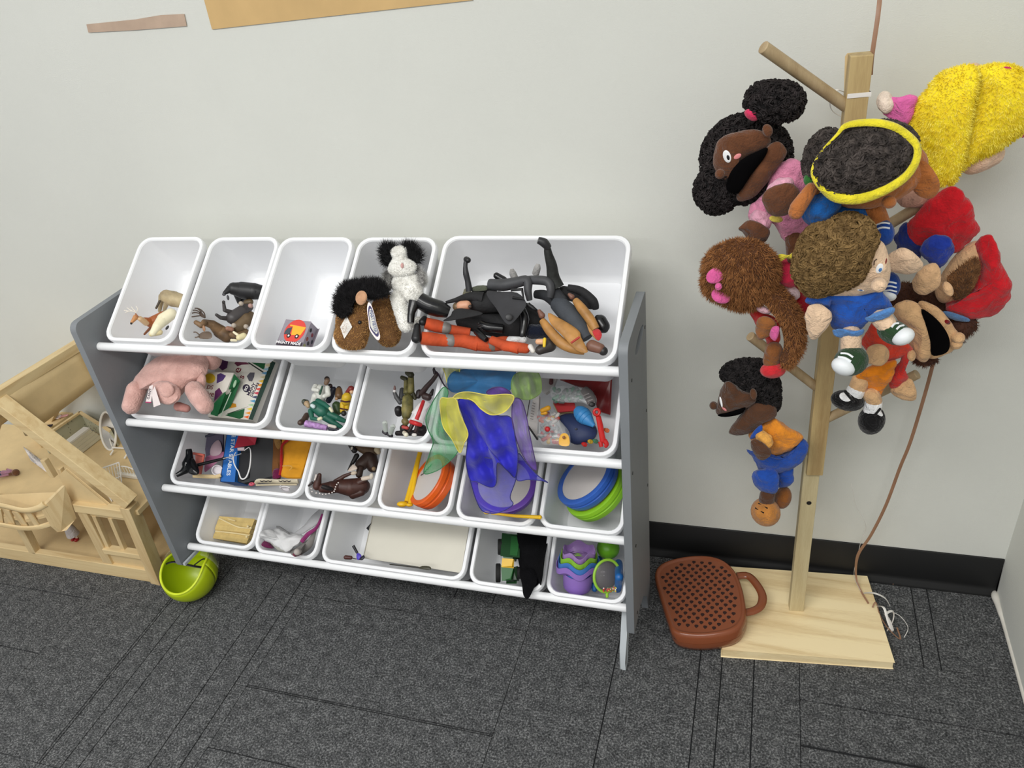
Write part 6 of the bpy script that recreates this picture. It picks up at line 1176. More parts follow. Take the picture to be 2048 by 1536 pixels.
d = IT('purple_lanyard', 'thin dark purple cord over the divider left of the scarves', 'cord', 8, KC, (190, 120, -0.005)); d.put('cord', d.tube([(210, 50, -0.004, 9), (160, 40, -0.006, 9), (120, 90, -0.006, 8), (160, 120, -0.006, 8), (220, 230, -0.006, 6), (280, 275, -0.006, 5)], n=6, sp=5), (44, 28, 50))
d = IT('flat_box', 'narrow white game box with brown edge standing beside the scarves', 'box', 8, KO, (220, 800, 0.05)); P_ = [d.P(a, b, w_) for a, b, w_ in ((230, 440, 0.03), (330, 440, 0.03), (290, 1180, 0.05), (135, 960, 0.045))]; d.put('face', MB().prism(P_, WW * 0.01), paint((206, 200, 196)), smooth=False); d.put('edge', d.tube([(140, 960, 0.030, 16), (300, 1190, 0.034, 16)], sp=0), (34, 30, 32)); d.put('edge', d.tube([(180, 430, 0.02, 8), (110, 850, 0.03, 8)], sp=0), (50, 40, 44))
for i in range(7): d.put('print_mark', d.tube([(170 + 8 * (6 - i), 560 + 45 * i, 0.026, 7), (225 + 6 * (6 - i), 575 + 45 * i, 0.026, 7)], sp=0), (130, 122, 122))
d = IT('flat_box', 'white box with brown lettering at the back of the scarf bin', 'box', 8, KO, (430, 150, 0.08)); P_ = [d.P(a, b, 0.055) for a, b in ((335, 40), (660, 40), (560, 300), (440, 400), (350, 330))]; d.put('face', MB().prism(P_, WW * 0.01), paint((196, 192, 188)), smooth=False); d.put('print_mark', d.caps([(540, 90, 0.05, 30), (530, 220, 0.05, 36)]), (92, 50, 50)); d.put('print_mark', d.caps([(400, 70, 0.05, 18), (420, 120, 0.05, 14)]), (110, 100, 60))
d = IT('red_tray', 'translucent dark red flat tray at the back of the scarf bin', 'tray', 8, KO, (1300, 250, 0.07)); P_ = [d.P(a, b, w_) for a, b, w_ in ((690, 165, 0.055), (1500, 95, 0.055), (1560, 130, 0.055), (1530, 760, 0.085), (1330, 700, 0.085), (1240, 380, 0.075), (960, 270, 0.065))]; m_rt = M('red_translucent', (122, 34, 34), 0.25, 0.2, 20); d.put('plate', MB().prism(P_, WW * 0.004), m_rt, smooth=False); d.put('edge', MB().tube([p for p in P_[:4]], 0.0018, 6), m_rt)
d = IT('toy_bag', 'clear plastic bag of grey and green toy pieces at the back', 'bag', 8, KO, (800, 400, 0.05)); m_cl = M('clear_bag', (226, 228, 228), 0.12, 0.02, 20, alpha=0.30, coat=0.8)
d.put('bag', d.puff([(520, 300), (700, 260), (950, 280), (1150, 320), (1290, 440), (1300, 580), (1200, 620), (1050, 560), (800, 560), (600, 520), (520, 420)], 0.03, 90), m_cl); random.seed(5)
for i in range(44):
    x_, y_ = random.uniform(580, 1080), random.uniform(310, 540); cc = random.choice([(64, 120, 92), (80, 140, 110), (150, 154, 152), (120, 122, 122), (96, 104, 102)]); d.put('toy_piece', d.caps([(x_, y_, 0.035, 38), (x_ + random.uniform(-60, 60), y_ + random.uniform(-40, 40), 0.035, 30)]), cc)
d = IT('toy_tube', 'ribbed grey toy tube with dark open end', 'toy', 8, KO, (1200, 500, 0.04)); d.put('tube', d.tube([(1100, 360, 0.03, 90), (1180, 440, 0.026, 96), (1235, 580, 0.024, 76)], n=14), (118, 112, 110)); d.put('mouth', d.ell(1232, 590, 0.004, 54, 42, 14), (18, 16, 18))
for i in range(4): d.put('rib', d.tube([(1080 + 40 * i, 440 + 50 * i, 0.012, 10), (1180 + 30 * i, 400 + 50 * i, 0.004, 10)], sp=0), (146, 140, 138))
for i, (cc, l) in enumerate((((196, 190, 160), 'cream bottom card of the stack under the ribbed tube'), ((150, 130, 90), 'tan middle card of the stack under the ribbed tube'), ((176, 36, 40), 'red top card of the stack under the ribbed tube'))):
    d = IT('card', l, 'card', 8, KO, (780, 650, 0.06)); o_ = (2 - i) * 26; P_ = [d.P(a, b + o_ * 0.9, 0.066 - 0.006 * i) for a, b in ((560, 540), (930, 560), (950, 690), (650, 720))]; d.put('sheet', MB().prism(P_, WW * 0.004), paint(cc), smooth=False)
d = IT('toy_ball', 'deflated navy blue rubber ball among small toys', 'ball', 8, KO, (980, 1000, 0.06)); d.put('ball', d.puff([(670, 790), (850, 740), (1020, 760), (1230, 880), (1320, 1040), (1260, 1180), (1080, 1260), (930, 1270), (790, 1170), (700, 980)], 0.036, 200), M('navy_rubber', (30, 44, 82), 0.6, 0.15, 30)); d.put('valve', d.ell(960, 1010, -0.012, 26, 20, 6), (16, 20, 40))
d = IT('toy_cocoon', 'ribbed sky blue plastic toy top resting on the navy ball', 'toy', 8, KO, (1100, 780, 0.02)); P_ = [d.P(980, 680, 0.012), d.P(1270, 960, 0.012)]; ax_ = (P_[1] - P_[0]); L_ = ax_.length; k_ = KO[2] * KM(P_[0])
d.put('body', MB().lathe(P_[0], ax_, [(0.001, -30 * k_), (70 * k_, -24 * k_), (118 * k_, 40 * k_), (134 * k_, 100 * k_), (128 * k_, 108 * k_), (140 * k_, 116 * k_), (140 * k_, 170 * k_), (130 * k_, 178 * k_), (136 * k_, 186 * k_), (124 * k_, 240 * k_), (112 * k_, 248 * k_), (112 * k_, 256 * k_), (70 * k_, 340 * k_), (34 * k_, 420 * k_), (0.001, 425 * k_)], 24), (54, 128, 186))
d = IT('toy_wrench', 'red plastic toy wrench at the right of the scarf bin', 'toy', 8, KO, (1370, 1000, 0.02)); rd = plastic((196, 34, 32), 0.3)
P0 = d.P(1310, 720, 0.0); k_ = KO[2] * KM(P0); d.put('ring_end', MB().tube([P0 + RGT * (48 * k_ * math.cos(t)) + UPV * (52 * k_ * math.sin(t)) for t in (2 * math.pi * i / 16 for i in range(16))], 26 * k_, 10, closed=True), rd); d.put('shaft', d.tube([(1335, 790, 0.002, (44, 26)), (1370, 950, 0.012, (50, 26)), (1400, 1120, 0.022, (48, 26)), (1420, 1220, 0.028, (56, 26))], flat=RGT, n=12), rd); d.put('jaw', d.tube([(1370, 1220, 0.026, (40, 26)), (1390, 1310, 0.03, (34, 24))], flat=RGT), rd); d.put('jaw', d.tube([(1440, 1200, 0.026, (44, 26)), (1480, 1270, 0.03, (40, 24)), (1450, 1320, 0.032, (24, 20))], flat=RGT), rd)
d = IT('toy_bag', 'clear plastic bag of colorful small toys at the front of the scarf bin', 'bag', 8, KO, (560, 1000, 0.03)); d.put('bag', d.puff([(300, 700), (430, 640), (560, 720), (700, 880), (830, 1040), (860, 1180), (830, 1290), (620, 1290), (380, 1270), (300, 1080), (290, 880)], 0.02, 110), m_cl); random.seed(9)
for i in range(64):
    x_, y_ = random.uniform(330, 640), random.uniform(760, 1250); x_ += max(0, (y_ - 950)) * 0.25; cc = random.choice([(186, 60, 44), (206, 90, 40), (140, 150, 150), (206, 200, 196), (206, 166, 40), (110, 126, 124), (190, 50, 66), (160, 164, 168)]); d.put('toy_piece', d.caps([(x_, y_, 0.024, 38), (x_ + random.uniform(-60, 60), y_ + random.uniform(-50, 50), 0.024, 30)]), cc)
d.put('bag_tag', d.puff([(675, 1280), (675, 1150), (720, 1085), (790, 1085), (838, 1150), (835, 1290)], -0.012, 10), (226, 172, 66)); d.put('tag_hole', d.ell(748, 1150, -0.018, 28, 28, 6), (130, 80, 30)); d.put('yellow_toy', d.caps([(380, 690, -0.004, 40), (480, 650, -0.006, 46)]), (222, 158, 30)); d.put('yellow_toy', d.caps([(380, 740, 0.0, 30), (440, 730, 0.0, 34)]), (222, 158, 30)); d.put('red_piece', d.caps([(470, 1010, -0.012, 48)]), (196, 40, 44))
for nm, x_, y_, cc, l in (('red_bead', 1100, 1270, (206, 40, 36), 'red plastic ring piece at the front of the scarf bin'), ('yellow_bead', 1200, 1220, (196, 160, 40), 'yellow plastic piece beside the red ring piece'), ('green_bead', 1290, 1215, (70, 120, 90), 'dull green plastic piece left of the wrench jaw'), ('orange_bead', 1480, 1030, (216, 110, 60), 'orange plastic stick right of the wrench')):
    d = IT(nm, l, 'toy', 8, KO, (x_, y_, 0.03)); d.put('piece', d.tube([(x_ - 40, y_ - 20, 0.03, 22), (x_, y_, 0.028, 40), (x_ + 34, y_ + 14, 0.03, 30)]), cc); d.put('stud', d.caps([(x_, y_ - 4, 0.016, 18)]), tuple(int(v * 0.8) for v in cc))
# --- third row, bin 1
d = IT('toy_stand', 'black curved toy saddle stand with a long rod at the left of the third row', 'toy', 9, KR, (260, 400, 0.02)); m_gb = M('gloss_black', (12, 12, 14), 0.12, 0.2, 20)
d.put('body', d.tube([(245, 250, -0.006, 24), (250, 310, -0.002, 32), (240, 370, 0.0, 50), (230, 410, 0.002, 46), (190, 445, 0.0, 26), (140, 472, -0.004, 18)], n=12), m_gb); d.put('seat', d.puff([(210, 350), (270, 320), (310, 370), (335, 450), (290, 470), (230, 440)], -0.004, 40), m_gb); d.put('rod', d.tube([(320, 385, 0.004, 15), (480, 345, 0.004, 14), (560, 325, 0.004, 11)], sp=0), m_gb)
d = IT('coral_frame', 'coral pink plastic square frame behind the black stand', 'toy', 9, KR, (340, 350, 0.04)); cr_ = (206, 104, 88)
d.put('bar', d.tube([(285, 285, 0.02, 11), (378, 300, 0.02, 10)], sp=0), cr_); d.put('bar', d.tube([(375, 300, 0.02, 10), (345, 460, 0.04, 10)], sp=0), cr_); d.put('sheet', d.puff([(300, 300), (365, 310), (350, 440), (330, 460)], 0.03, 6), (196, 110, 100))
d = IT('blister_pack', 'dark blister pack with pink doll accessories leaning at the back', 'package', 9, KR, (460, 250, 0.06)); P_ = [d.P(a, b, w_) for a, b, w_ in ((400, 130, 0.045), (470, 60, 0.04), (538, 70, 0.04), (540, 300, 0.065), (400, 400, 0.08), (385, 250, 0.06))]; d.put('card', MB().prism(P_, WW * 0.004), paint((84, 78, 98)), smooth=False); d.put('insert', d.puff([(440, 220), (500, 170), (530, 250), (500, 300), (430, 300)], 0.05, 12), (186, 160, 170)); d.put('lower_sheet', d.puff([(400, 310), (540, 270), (540, 310), (420, 420), (380, 440), (385, 350)], 0.052, 6), (166, 100, 134)); d.put('handle', d.tube([(420, 90, 0.03, 12), (500, 70, 0.028, 12)], sp=0), (62, 64, 80)); d.put('handle', d.tube([(390, 140, 0.036, 10), (520, 100, 0.032, 10)], sp=0), (62, 64, 80))
d = IT('plastic_cup', 'small clear white plastic cup lid beside the blue book', 'cup', 9, KR, (488, 430, 0.05)); P0 = d.P(488, 428, 0.03); k_ = KR[2] * KM(P0); nb2 = (BCK + Vector((0.2, 0, 0))).normalized()
d.put('cup', MB().lathe(P0 - nb2 * 30 * k_, nb2, [(0.0005, 0), (34 * k_, 0), (42 * k_, 30 * k_), (46 * k_, 30 * k_), (46 * k_, 34 * k_), (40 * k_, 34 * k_), (33 * k_, 4 * k_), (0.0005, 4 * k_)], 24), plastic((216, 210, 214), 0.3))
d = IT('wooden_stick', 'flat tan wooden stick along the front of the third row bin', 'stick', 9, KR, (390, 480, 0.05)); d.put('stick', d.tube([(280, 476, 0.028, (16, 6)), (400, 482, 0.034, (17, 6)), (512, 484, 0.038, (16, 6))], sp=0, flat=UPV), m_pineX); d.put('stick_end', d.tube([(480, 484, 0.024, (16, 6)), (520, 470, 0.026, (14, 6))], sp=0, flat=UPV), m_pineX)
d = IT('blue_book', 'upright blue book with white lettering on the spine', 'book', 9, KK, (820, 900, 0.05))
sp_ = [d.P(780, 170, 0.022), d.P(1010, 190, 0.022), d.P(910, 1265, 0.034), d.P(630, 1260, 0.034)]; cS = sum(sp_, Vector()) / 4; nS = (sp_[1] - sp_[0]).cross(sp_[3] - sp_[0]).normalized(); nS = nS if nS.dot(BCK) > 0 else -nS
sp_ = [p - nS * (p - cS).dot(nS) for p in sp_]; d.put('spine', MB().prism(sp_, -nS * 0.05), M('blue_card', (28, 104, 184), 0.45, 0.06, 20), smooth=False, bevel=0.0008)
d.put('cover', MB().prism([sp_[0] - nS * 0.001, sp_[3] - nS * 0.001, sp_[3] - nS * 0.055, sp_[0] - nS * 0.055], (sp_[1] - sp_[0]).normalized() * -0.003), paint((20, 30, 66)), smooth=False)
ex_ = (sp_[3] - sp_[0]).normalized(); text_obj('spine_text', 'BLUE STAR STABLES', cS - ex_ * 0.012 + (sp_[1] - sp_[0]).normalized() * 0.001 + nS * 0.0004, ex_, nS.cross(ex_), 0.0135, paint((226, 232, 236)), d.t, bold=0.0002)
d = IT('red_card', 'crimson card flap leaning over the blue book', 'card', 9, KK, (1100, 400, 0.02)); d.put('card', MB().prism([d.P(1030, 205, 0.012), d.P(1390, 250, 0.02), d.P(1330, 500, 0.03), d.P(905, 575, 0.010)], WW * 0.0012), paint((178, 36, 58)), smooth=False); d.put('tab', MB().prism([d.P(970, 570, 0.012), d.P(1110, 560, 0.014), d.P(1110, 625, 0.018), d.P(975, 625, 0.016)], WW * 0.0012), paint((220, 196, 200)), smooth=False)
d = IT('white_string', 'loop of white elastic string hanging over the dark folder', 'string', 9, KK, (1100, 900, 0.01)); d.put('string', d.tube([(1110, 625, 0.012, 8), (1210, 565, 0.01, 9), (1245, 680, 0.006, 13), (1225, 960, 0.008, 15), (1150, 1170, 0.012, 16), (1050, 1200, 0.012, 15), (990, 1050, 0.01, 13), (950, 990, 0.006, 11), (900, 880, 0.002, 13), (890, 760, 0.002, 11), (940, 660, 0.006, 9)], n=8, sp=5), (232, 232, 232)); d.put('cord_end', d.tube([(680, 790, -0.002, 12), (880, 740, 0.0, 9), (1050, 690, 0.006, 8)], n=6), (170, 172, 176))
d = IT('dark_folder', 'black folder standing in the middle of the large third row bin', 'folder', 9, KK, (1400, 700, 0.05)); d.put('cover', MB().prism([d.P(1340, 260, 0.035), d.P(1720, 300, 0.04), d.P(1690, 1150, 0.055), d.P(1100, 1290, 0.05), d.P(960, 1250, 0.045), d.P(1000, 640, 0.04)], WW * 0.012), M('dark_card', (46, 47, 49), 0.6, 0.08, 20), smooth=False); d.put('pocket', MB().prism([d.P(960, 700, 0.036), d.P(1250, 640, 0.038), d.P(1200, 1180, 0.046), d.P(1030, 1260, 0.046), d.P(930, 1240, 0.044)], WW * 0.002), paint((24, 24, 28)), smooth=False)
d = IT('yellow_cloth', 'mustard yellow cloth with red trim folded at the right', 'cloth', 9, KE, (420, 450, 0.05)); d.put('cloth', d.puff([(240, 110), (480, 80), (730, 130), (690, 330), (560, 760), (500, 830), (200, 800), (190, 640), (215, 400), (200, 250)], 0.022, 70, 120, bulge=0.35), M('mustard_cloth', (206, 142, 20), 0.85, 0.12, 30, 0.4, 60)); d.put('trim', d.tube([(390, 110, 0.012, 24), (290, 180, 0.01, 26), (205, 270, 0.01, 24), (195, 450, 0.012, 26), (190, 640, 0.016, 26), (170, 770, 0.02, 26)], n=8), (166, 30, 28), 'f'); d.put('fold', d.tube([(215, 615, -0.004, 10), (330, 610, -0.008, 12), (375, 635, -0.008, 10), (330, 690, -0.006, 8)], n=6), (214, 160, 70), 'f')
d = IT('brown_cloth', 'dark brown and plum cloth tucked beside the black folder', 'cloth', 9, KE, (100, 500, 0.06)); d.put('cloth', d.puff([(60, 90), (130, 80), (210, 180), (190, 420), (170, 700), (180, 830), (40, 810), (50, 400)], 0.04, 50), M('brown_cloth', (112, 70, 30), 0.9, 0.2, 30)); d.put('plum_fold', d.puff([(60, 680), (160, 660), (190, 800), (50, 830)], 0.024, 30), (104, 20, 64), 'f'); d.put('printed_strip', d.puff([(60, 100), (120, 90), (190, 210), (150, 330), (90, 260)], 0.020, 10), (150, 112, 60), 'f')
d = IT('ivory_strap', 'ivory strap with black pattern along the front of the third row bin', 'strap', 9, KR, (1000, 530, 0.04)); iv = (206, 196, 172); d.put('strap', d.tube([(815, 545, 0.012, (20, 8)), (850, 520, 0.016, (26, 10)), (1000, 528, 0.022, (28, 10)), (1180, 525, 0.028, (26, 10))], flat=UPV, n=10), iv); d.put('lower_band', d.tube([(820, 556, 0.010, 8), (1000, 552, 0.018, 8), (1170, 552, 0.024, 8)]), (190, 178, 150))
for x_ in (870, 905, 940, 1030, 1065, 1100): d.put('motif', d.tube([(x_ - 16, 518, 0.006, 4), (x_, 526, 0.006, 5), (x_ + 16, 518, 0.007, 4)], n=6), (40, 34, 32))
d = IT('pink_bead', 'small pink bead at the end of the ivory strap', 'bead', 9, KR, (783, 548, 0.02)); d.put('bead', d.ell(783, 547, 0.010, 26, 17, 16, 5), (206, 88, 108)); d.put('bead_hole', d.ell(778, 544, -0.002, 6, 4, 3), (120, 40, 56))
d = IT('bottle_top', 'small white plastic bottle top lying below the ivory strap', 'cap', 9, KR, (1065, 585, 0.04)); P0 = d.P(1065, 582, 0.026); k_ = KR[2] * KM(P0); d.put('cap', MB().lathe(P0 - BCK * 12 * k_, BCK, [(0.0005, 0), (40 * k_, 0), (46 * k_, 24 * k_), (40 * k_, 26 * k_), (36 * k_, 10 * k_), (0.0005, 8 * k_)], 20, sy=0.5), (206, 202, 206)); d.put('rim', d.tube([(1025, 575, 0.018, 5), (1065, 565, 0.016, 5), (1108, 578, 0.018, 5)]), (226, 224, 226))
# --- third row, bin 2: horses
bay = M('bay_coat', (66, 36, 28), 0.5, 0.3, 40); g = 'horse figures in the third row bin'
d = IT('horse_figure', 'bay horse figure with white beaded halter lying at the front of its bin', 'toy animal', 10, KE, (1200, 950, 0.05), g)
d.put('body', d.caps([(1180, 960, 0.035, 120), (1380, 980, 0.045, 160), (1560, 960, 0.055, 150)]), bay); d.put('neck', d.caps([(900, 990, 0.012, 84), (1040, 980, 0.022, 110), (1180, 960, 0.035, 110)]), bay); d.put('head', d.caps([(800, 960, 0.006, 72), (820, 870, 0.002, 60), (845, 770, -0.002, 36)]), bay)
d.put('blaze', d.caps([(765, 850, -0.014, 14), (790, 770, -0.012, 18)]), (220, 210, 204)); d.put('ear', d.caps([(720, 900, -0.002, 24), (660, 950, -0.002, 16)]), (40, 28, 26)); d.put('mane', d.tube([(880, 960, -0.006, 34), (980, 990, 0.002, 40), (1060, 1010, 0.012, 30)]), (30, 24, 24))
bp_ = [(705, 1000), (720, 1050), (790, 1075), (850, 1083), (900, 1098), (955, 1095), (1010, 1085), (1060, 1068), (1095, 1045), (1110, 1010), (1120, 970), (1140, 930), (1165, 900)]
for i, (x_, y_) in enumerate(bp_): d.put('halter_bead', d.caps([(x_, y_, -0.004, 13)]), (226, 218, 212))
d.put('leg', d.caps([(1120, 880, 0.03, 44), (1260, 790, 0.03, 34), (1380, 740, 0.03, 26)]), bay); d.put('hoof', d.ell(1430, 735, 0.022, 54, 34, 26, 15), (196, 180, 160)); d.put('leg', d.caps([(1520, 900, 0.04, 60), (1620, 850, 0.04, 40)]), bay); d.put('sock', d.caps([(1590, 830, 0.03, 40), (1700, 810, 0.03, 36)]), (206, 190, 174)); d.put('hoof', d.ell(1730, 790, 0.02, 36, 56, 24, -10), (206, 196, 180)); d.put('hind_leg', d.caps([(1420, 1100, 0.05, 80), (1560, 1060, 0.05, 70)]), bay)
d = IT('horse_figure', 'dark horse figure with white socks behind the beaded one', 'toy animal', 10, KE, (1600, 500, 0.07), g); dk = M('dark_bay', (50, 30, 20), 0.55, 0.35, 40)
d.put('body', d.caps([(1560, 590, 0.06, 110), (1700, 480, 0.065, 130), (1760, 620, 0.07, 110)]), dk); d.put('neck', d.caps([(1500, 290, 0.055, 60), (1640, 340, 0.06, 90), (1760, 360, 0.065, 100)]), M('brown_neck', (80, 58, 34), 0.6, 0.3, 40)); d.put('head', d.caps([(1440, 350, 0.05, 50), (1360, 250, 0.045, 34)]), (30, 24, 22)); d.put('leg', d.caps([(1480, 440, 0.055, 46), (1410, 560, 0.055, 34), (1340, 680, 0.05, 18)]), (22, 18, 18)); d.put('sock', d.puff([(1330, 690), (1410, 590), (1450, 600), (1490, 660), (1400, 700)], 0.03, 22), (206, 190, 176)); d.put('sock', d.caps([(1830, 340, 0.05, 56), (1850, 380, 0.05, 40)]), (186, 170, 140)); d.put('muzzle', d.ell(1395, 310, 0.03, 20, 32, 14, -20), (196, 186, 172)); d.put('hoof', d.caps([(1770, 660, 0.05, 36)]), (150, 124, 90)); d.put('hind_leg', d.caps([(1540, 660, 0.05, 60), (1520, 760, 0.05, 60)]), dk)
# --- third row, bins 3-5: hand drums
def drum(label, bi, c, axis, r, thick, rgb, P0=None, head=(206, 200, 196), w_=0.04, kc=PXC):
    t = IT('hand_drum', label, 'drum', bi, kc, (c[0], c[1], w_), 'round hand drums'); axis = Vector(axis).normalized(); P0 = P0 or t.P(c[0], c[1], w_)
    sh = plastic(rgb, 0.32); a = thick
    t.put('shell', MB().lathe(P0, axis, [(r * 0.985, -a), (r, -a * 0.95), (r * 1.03, -a * 0.55), (r * 1.0, -a * 0.5), (r * 1.0, -a * 0.38), (r * 1.05, -a * 0.32), (r * 1.04, -a * 0.02), (r * 1.0, a * 0.04), (r * 0.86, 0.0), (r * 0.85, -a * 0.06)], 48), sh)
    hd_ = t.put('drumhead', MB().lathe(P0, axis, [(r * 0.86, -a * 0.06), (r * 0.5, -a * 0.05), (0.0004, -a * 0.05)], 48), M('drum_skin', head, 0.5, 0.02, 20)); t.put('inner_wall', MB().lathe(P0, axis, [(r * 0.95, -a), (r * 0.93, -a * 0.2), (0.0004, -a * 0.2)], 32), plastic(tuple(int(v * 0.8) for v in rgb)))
    return t, P0, axis, hd_
def bpt(bi, px, py, w_): return PB(BINS[bi][0], px, py, w_)
def vax(c, ix, iy): return BCK * c + (RGT * ix + UPV * iy).normalized() * math.sqrt(1 - c * c)
P0 = bpt(11, 854, 958, 0.014); t, P0, ax_, hd_ = drum('orange hand drum with pale skin under the mint scarf', 11, (866, 955), vax(0.46, -0.82, 0.57), 0.056, 0.030, (228, 96, 24), P0)
u_ = ax_.cross(Vector((0, 0, 1))).normalized(); v_ = ax_.cross(u_); obj('script_mark', MB().tube([P0 + ax_ * 0.0006 + u_ * (0.028 + 0.002 * math.sin(i * 2.2)) + v_ * (-0.02 + i * 0.0028) for i in range(14)], 0.0007, 5, spline=3), INK, hd_)
P0 = bpt(12, 1008, 966, 0.030); drum('purple hand drum behind the blue scarf tip', 12, (1008, 966), vax(0.82, -0.2, 1.0), 0.063, 0.022, (110, 72, 172), P0)
axb = vax(0.42, -0.72, 0.70); P0 = bpt(13, 1168, 952, 0.006); drum('blue hand drum stacked in front of the green drum', 13, (1174, 955), axb, 0.064, 0.026, (52, 98, 186), P0)
drum('lime green hand drum stacked under the blue drum', 13, (1186, 978), axb, 0.064, 0.026, (140, 196, 40), P0 - axb * 0.028 + DWN * 0.006)
ylw = plastic((232, 184, 24), 0.35)
def mallet(label, bi, kc, a, b, hp, r=11, hr=24):
    t = IT('drum_mallet', label, 'mallet', bi, kc, (a[0], a[1], a[2]), 'yellow drum mallets'); t.put('stick', t.tube([(a[0], a[1], a[2], r * 1.2), ((a[0] + b[0]) / 2, (a[1] + b[1]) / 2, (a[2] + b[2]) / 2, r), (b[0], b[1], b[2], r)], n=12, sp=0), ylw); t.put('head', t.ell(hp[0], hp[1], hp[2], hr * 1.5, hr * 0.8, hr, 0), ylw); return t
mallet('yellow mallet at the left with its flat head at the bin front', 11, KS, (280, 545, 0.03), (385, 150, 0.05), (245, 562, 0.026), 18, 28)
mallet('yellow mallet leaning beside the orange drum', 11, KS, (305, 560, 0.03), (375, 180, 0.048), (300, 568, 0.028), 15, 18)
t = IT('drum_mallet', 'yellow mallet lying across the front rim below the purple drum', 'mallet', 12, KS, (1080, 650, -0.012), 'yellow drum mallets'); t.put('stick', t.tube([(920, 632, -0.008, 8), (1100, 652, -0.012, 13), (1290, 662, -0.014, 15)], n=12, sp=0), ylw); t.put('head', t.ell(888, 626, -0.008, 26, 14, 16), M('mallet_felt', (206, 170, 60), 0.9, 0.2)); t.put('grip_end', t.caps([(1288, 662, -0.014, 17)]), ylw)
# --- bottom row
d = IT('stick_bundle', 'tan bundle of paper wrapped sticks tied with pale string', 'bundle', 14, KG, (540, 480, 0.06)); tn = M('tan_paper', (206, 180, 116), 0.8, 0.12, 60, 0.5, 120); bb = d.P(540, 470, 0.07)
P_ = [d.P(a, b, 0.055) for a, b in ((310, 260), (860, 300), (740, 690), (215, 600))]; nn = (P_[1] - P_[0]).cross(P_[3] - P_[0]).normalized(); nn = nn if nn.dot(BCK) > 0 else -nn
for i in range(5):
    a0, a1 = i / 5 + 0.008, (i + 1) / 5 - 0.008; q = [P_[0].lerp(P_[3], a0), P_[1].lerp(P_[2], a0), P_[1].lerp(P_[2], a1), P_[0].lerp(P_[3], a1)]; d.put('slat', MB().prism([p + nn * (0.002 * ((i * 7) % 3)) for p in q], -nn * 0.035), tn, smooth=False, bevel=0.0012)
st = (232, 214, 164); d.put('string', d.tube([(300, 285, 0.046, 11), (560, 410, 0.044, 11), (690, 440, 0.046, 11), (810, 440, 0.05, 11)], n=6), st); d.put('string', d.tube([(245, 490, 0.048, 11), (560, 525, 0.046, 11), (780, 560, 0.05, 11)], n=6), st); d.put('string', d.tube([(350, 270, 0.048, 9), (560, 330, 0.046, 9)], n=6), st)
for x_, y_ in ((755, 415), (800, 440), (735, 580)): d.put('knot', d.caps([(x_, y_, 0.044, 20)]), st)
d = IT('cloth_pouch', 'crumpled white cloth pouch with plum edge lying in the second bottom bin', 'pouch', 15, KG, (1250, 650, 0.05)); wc = M('white_silver_cloth', (212, 212, 212), 0.6, 0.08, 30, 0.8, 40)
d.put('pouch', d.puff([(940, 540), (1000, 480), (1150, 450), (1300, 470), (1450, 520), (1600, 540), (1640, 600), (1560, 700), (1400, 820), (1300, 780), (1100, 680), (980, 600)], 0.022, 110, 110, bulge=0.35), wc, disp=(0.010, 0.014), sub=1); d.put('lining', d.puff([(970, 690), (1050, 640), (1170, 760), (1000, 740)], 0.036, 30), (120, 40, 86), 'f'); d.put('flap', d.puff([(1040, 600), (1180, 660), (1390, 820), (1240, 800), (1170, 740)], 0.016, 20), M('grey_cloth', (150, 150, 142), 0.8, 0.1, 30)); d.put('tie', d.tube([(1210, 420, 0.03, 14), (1270, 440, 0.022, 18), (1400, 530, 0.004, 14)]), M('grey_tie', (120, 120, 120), 0.8))
d = IT('cloth_pouch', 'grey cloth pouch with plum trim standing against the bin side', 'pouch', 15, KG, (1700, 500, 0.04)); gc = M('grey_satin', (164, 164, 166), 0.5, 0.1, 30)
d.put('pouch', d.puff([(1490, 520), (1640, 400), (1760, 250), (1900, 130), (1965, 100), (1950, 220), (1860, 370), (1700, 480), (1600, 540)], 0.022, 34), gc); d.put('trim', d.tube([(1600, 660, 0.01, 34), (1700, 540, 0.01, 36), (1840, 430, 0.012, 26), (1930, 220, 0.014, 16)], n=8), (140, 50, 106), 'f'); d.put('base', d.puff([(1410, 820), (1560, 720), (1700, 620), (1820, 480), (1850, 400), (1820, 560), (1760, 740), (1620, 850), (1500, 890)], 0.026, 44), M('grey_felt', (132, 128, 124), 0.9, 0.12, 30)); d.put('edge', d.tube([(1470, 850, 0.012, 12), (1500, 885, 0.012, 13), (1590, 850, 0.014, 12)], n=6), (120, 30, 60), 'f'); d.put('toe', d.caps([(1530, 820, 0.012, 52), (1560, 800, 0.014, 50)]), M('toe_cloth', (176, 168, 162), 0.8))
d = IT('white_board', 'plain off-white board lying in the large bottom bin', 'board', 16, KF, (1100, 500, 0.06)); d.put('board', MB().prism([PB(3, *d.px(640, 160), 0.080), PB(3, *d.px(1800, 280), 0.055), PB(3, *d.px(1700, 880), 0.035), PB(3, *d.px(520, 700), 0.060)], WW * 0.004), M('ivory_board', (222, 218, 204), 0.6, 0.02, 15), smooth=False); d.put('board_edge', MB().tube([PB(3, *d.px(640, 160), 0.079), PB(3, *d.px(520, 700), 0.059)], 0.0012, 6), M('board_core', (190, 186, 176), 0.7))
d = IT('toy_razor', 'small toy with black handle and purple head beside the white board', 'toy', 16, KF, (450, 640, 0.05)); d.put('handle', d.tube([(400, 550, 0.03, 18), (450, 640, 0.036, 16)], sp=0), (30, 28, 34)); d.put('neck', d.puff([(440, 650), (470, 640), (500, 670), (480, 720), (445, 715)], 0.034, 20), (84, 68, 186)); d.put('blade', d.puff([(470, 715), (520, 665), (540, 690), (510, 725)], 0.030, 14), (26, 24, 40))
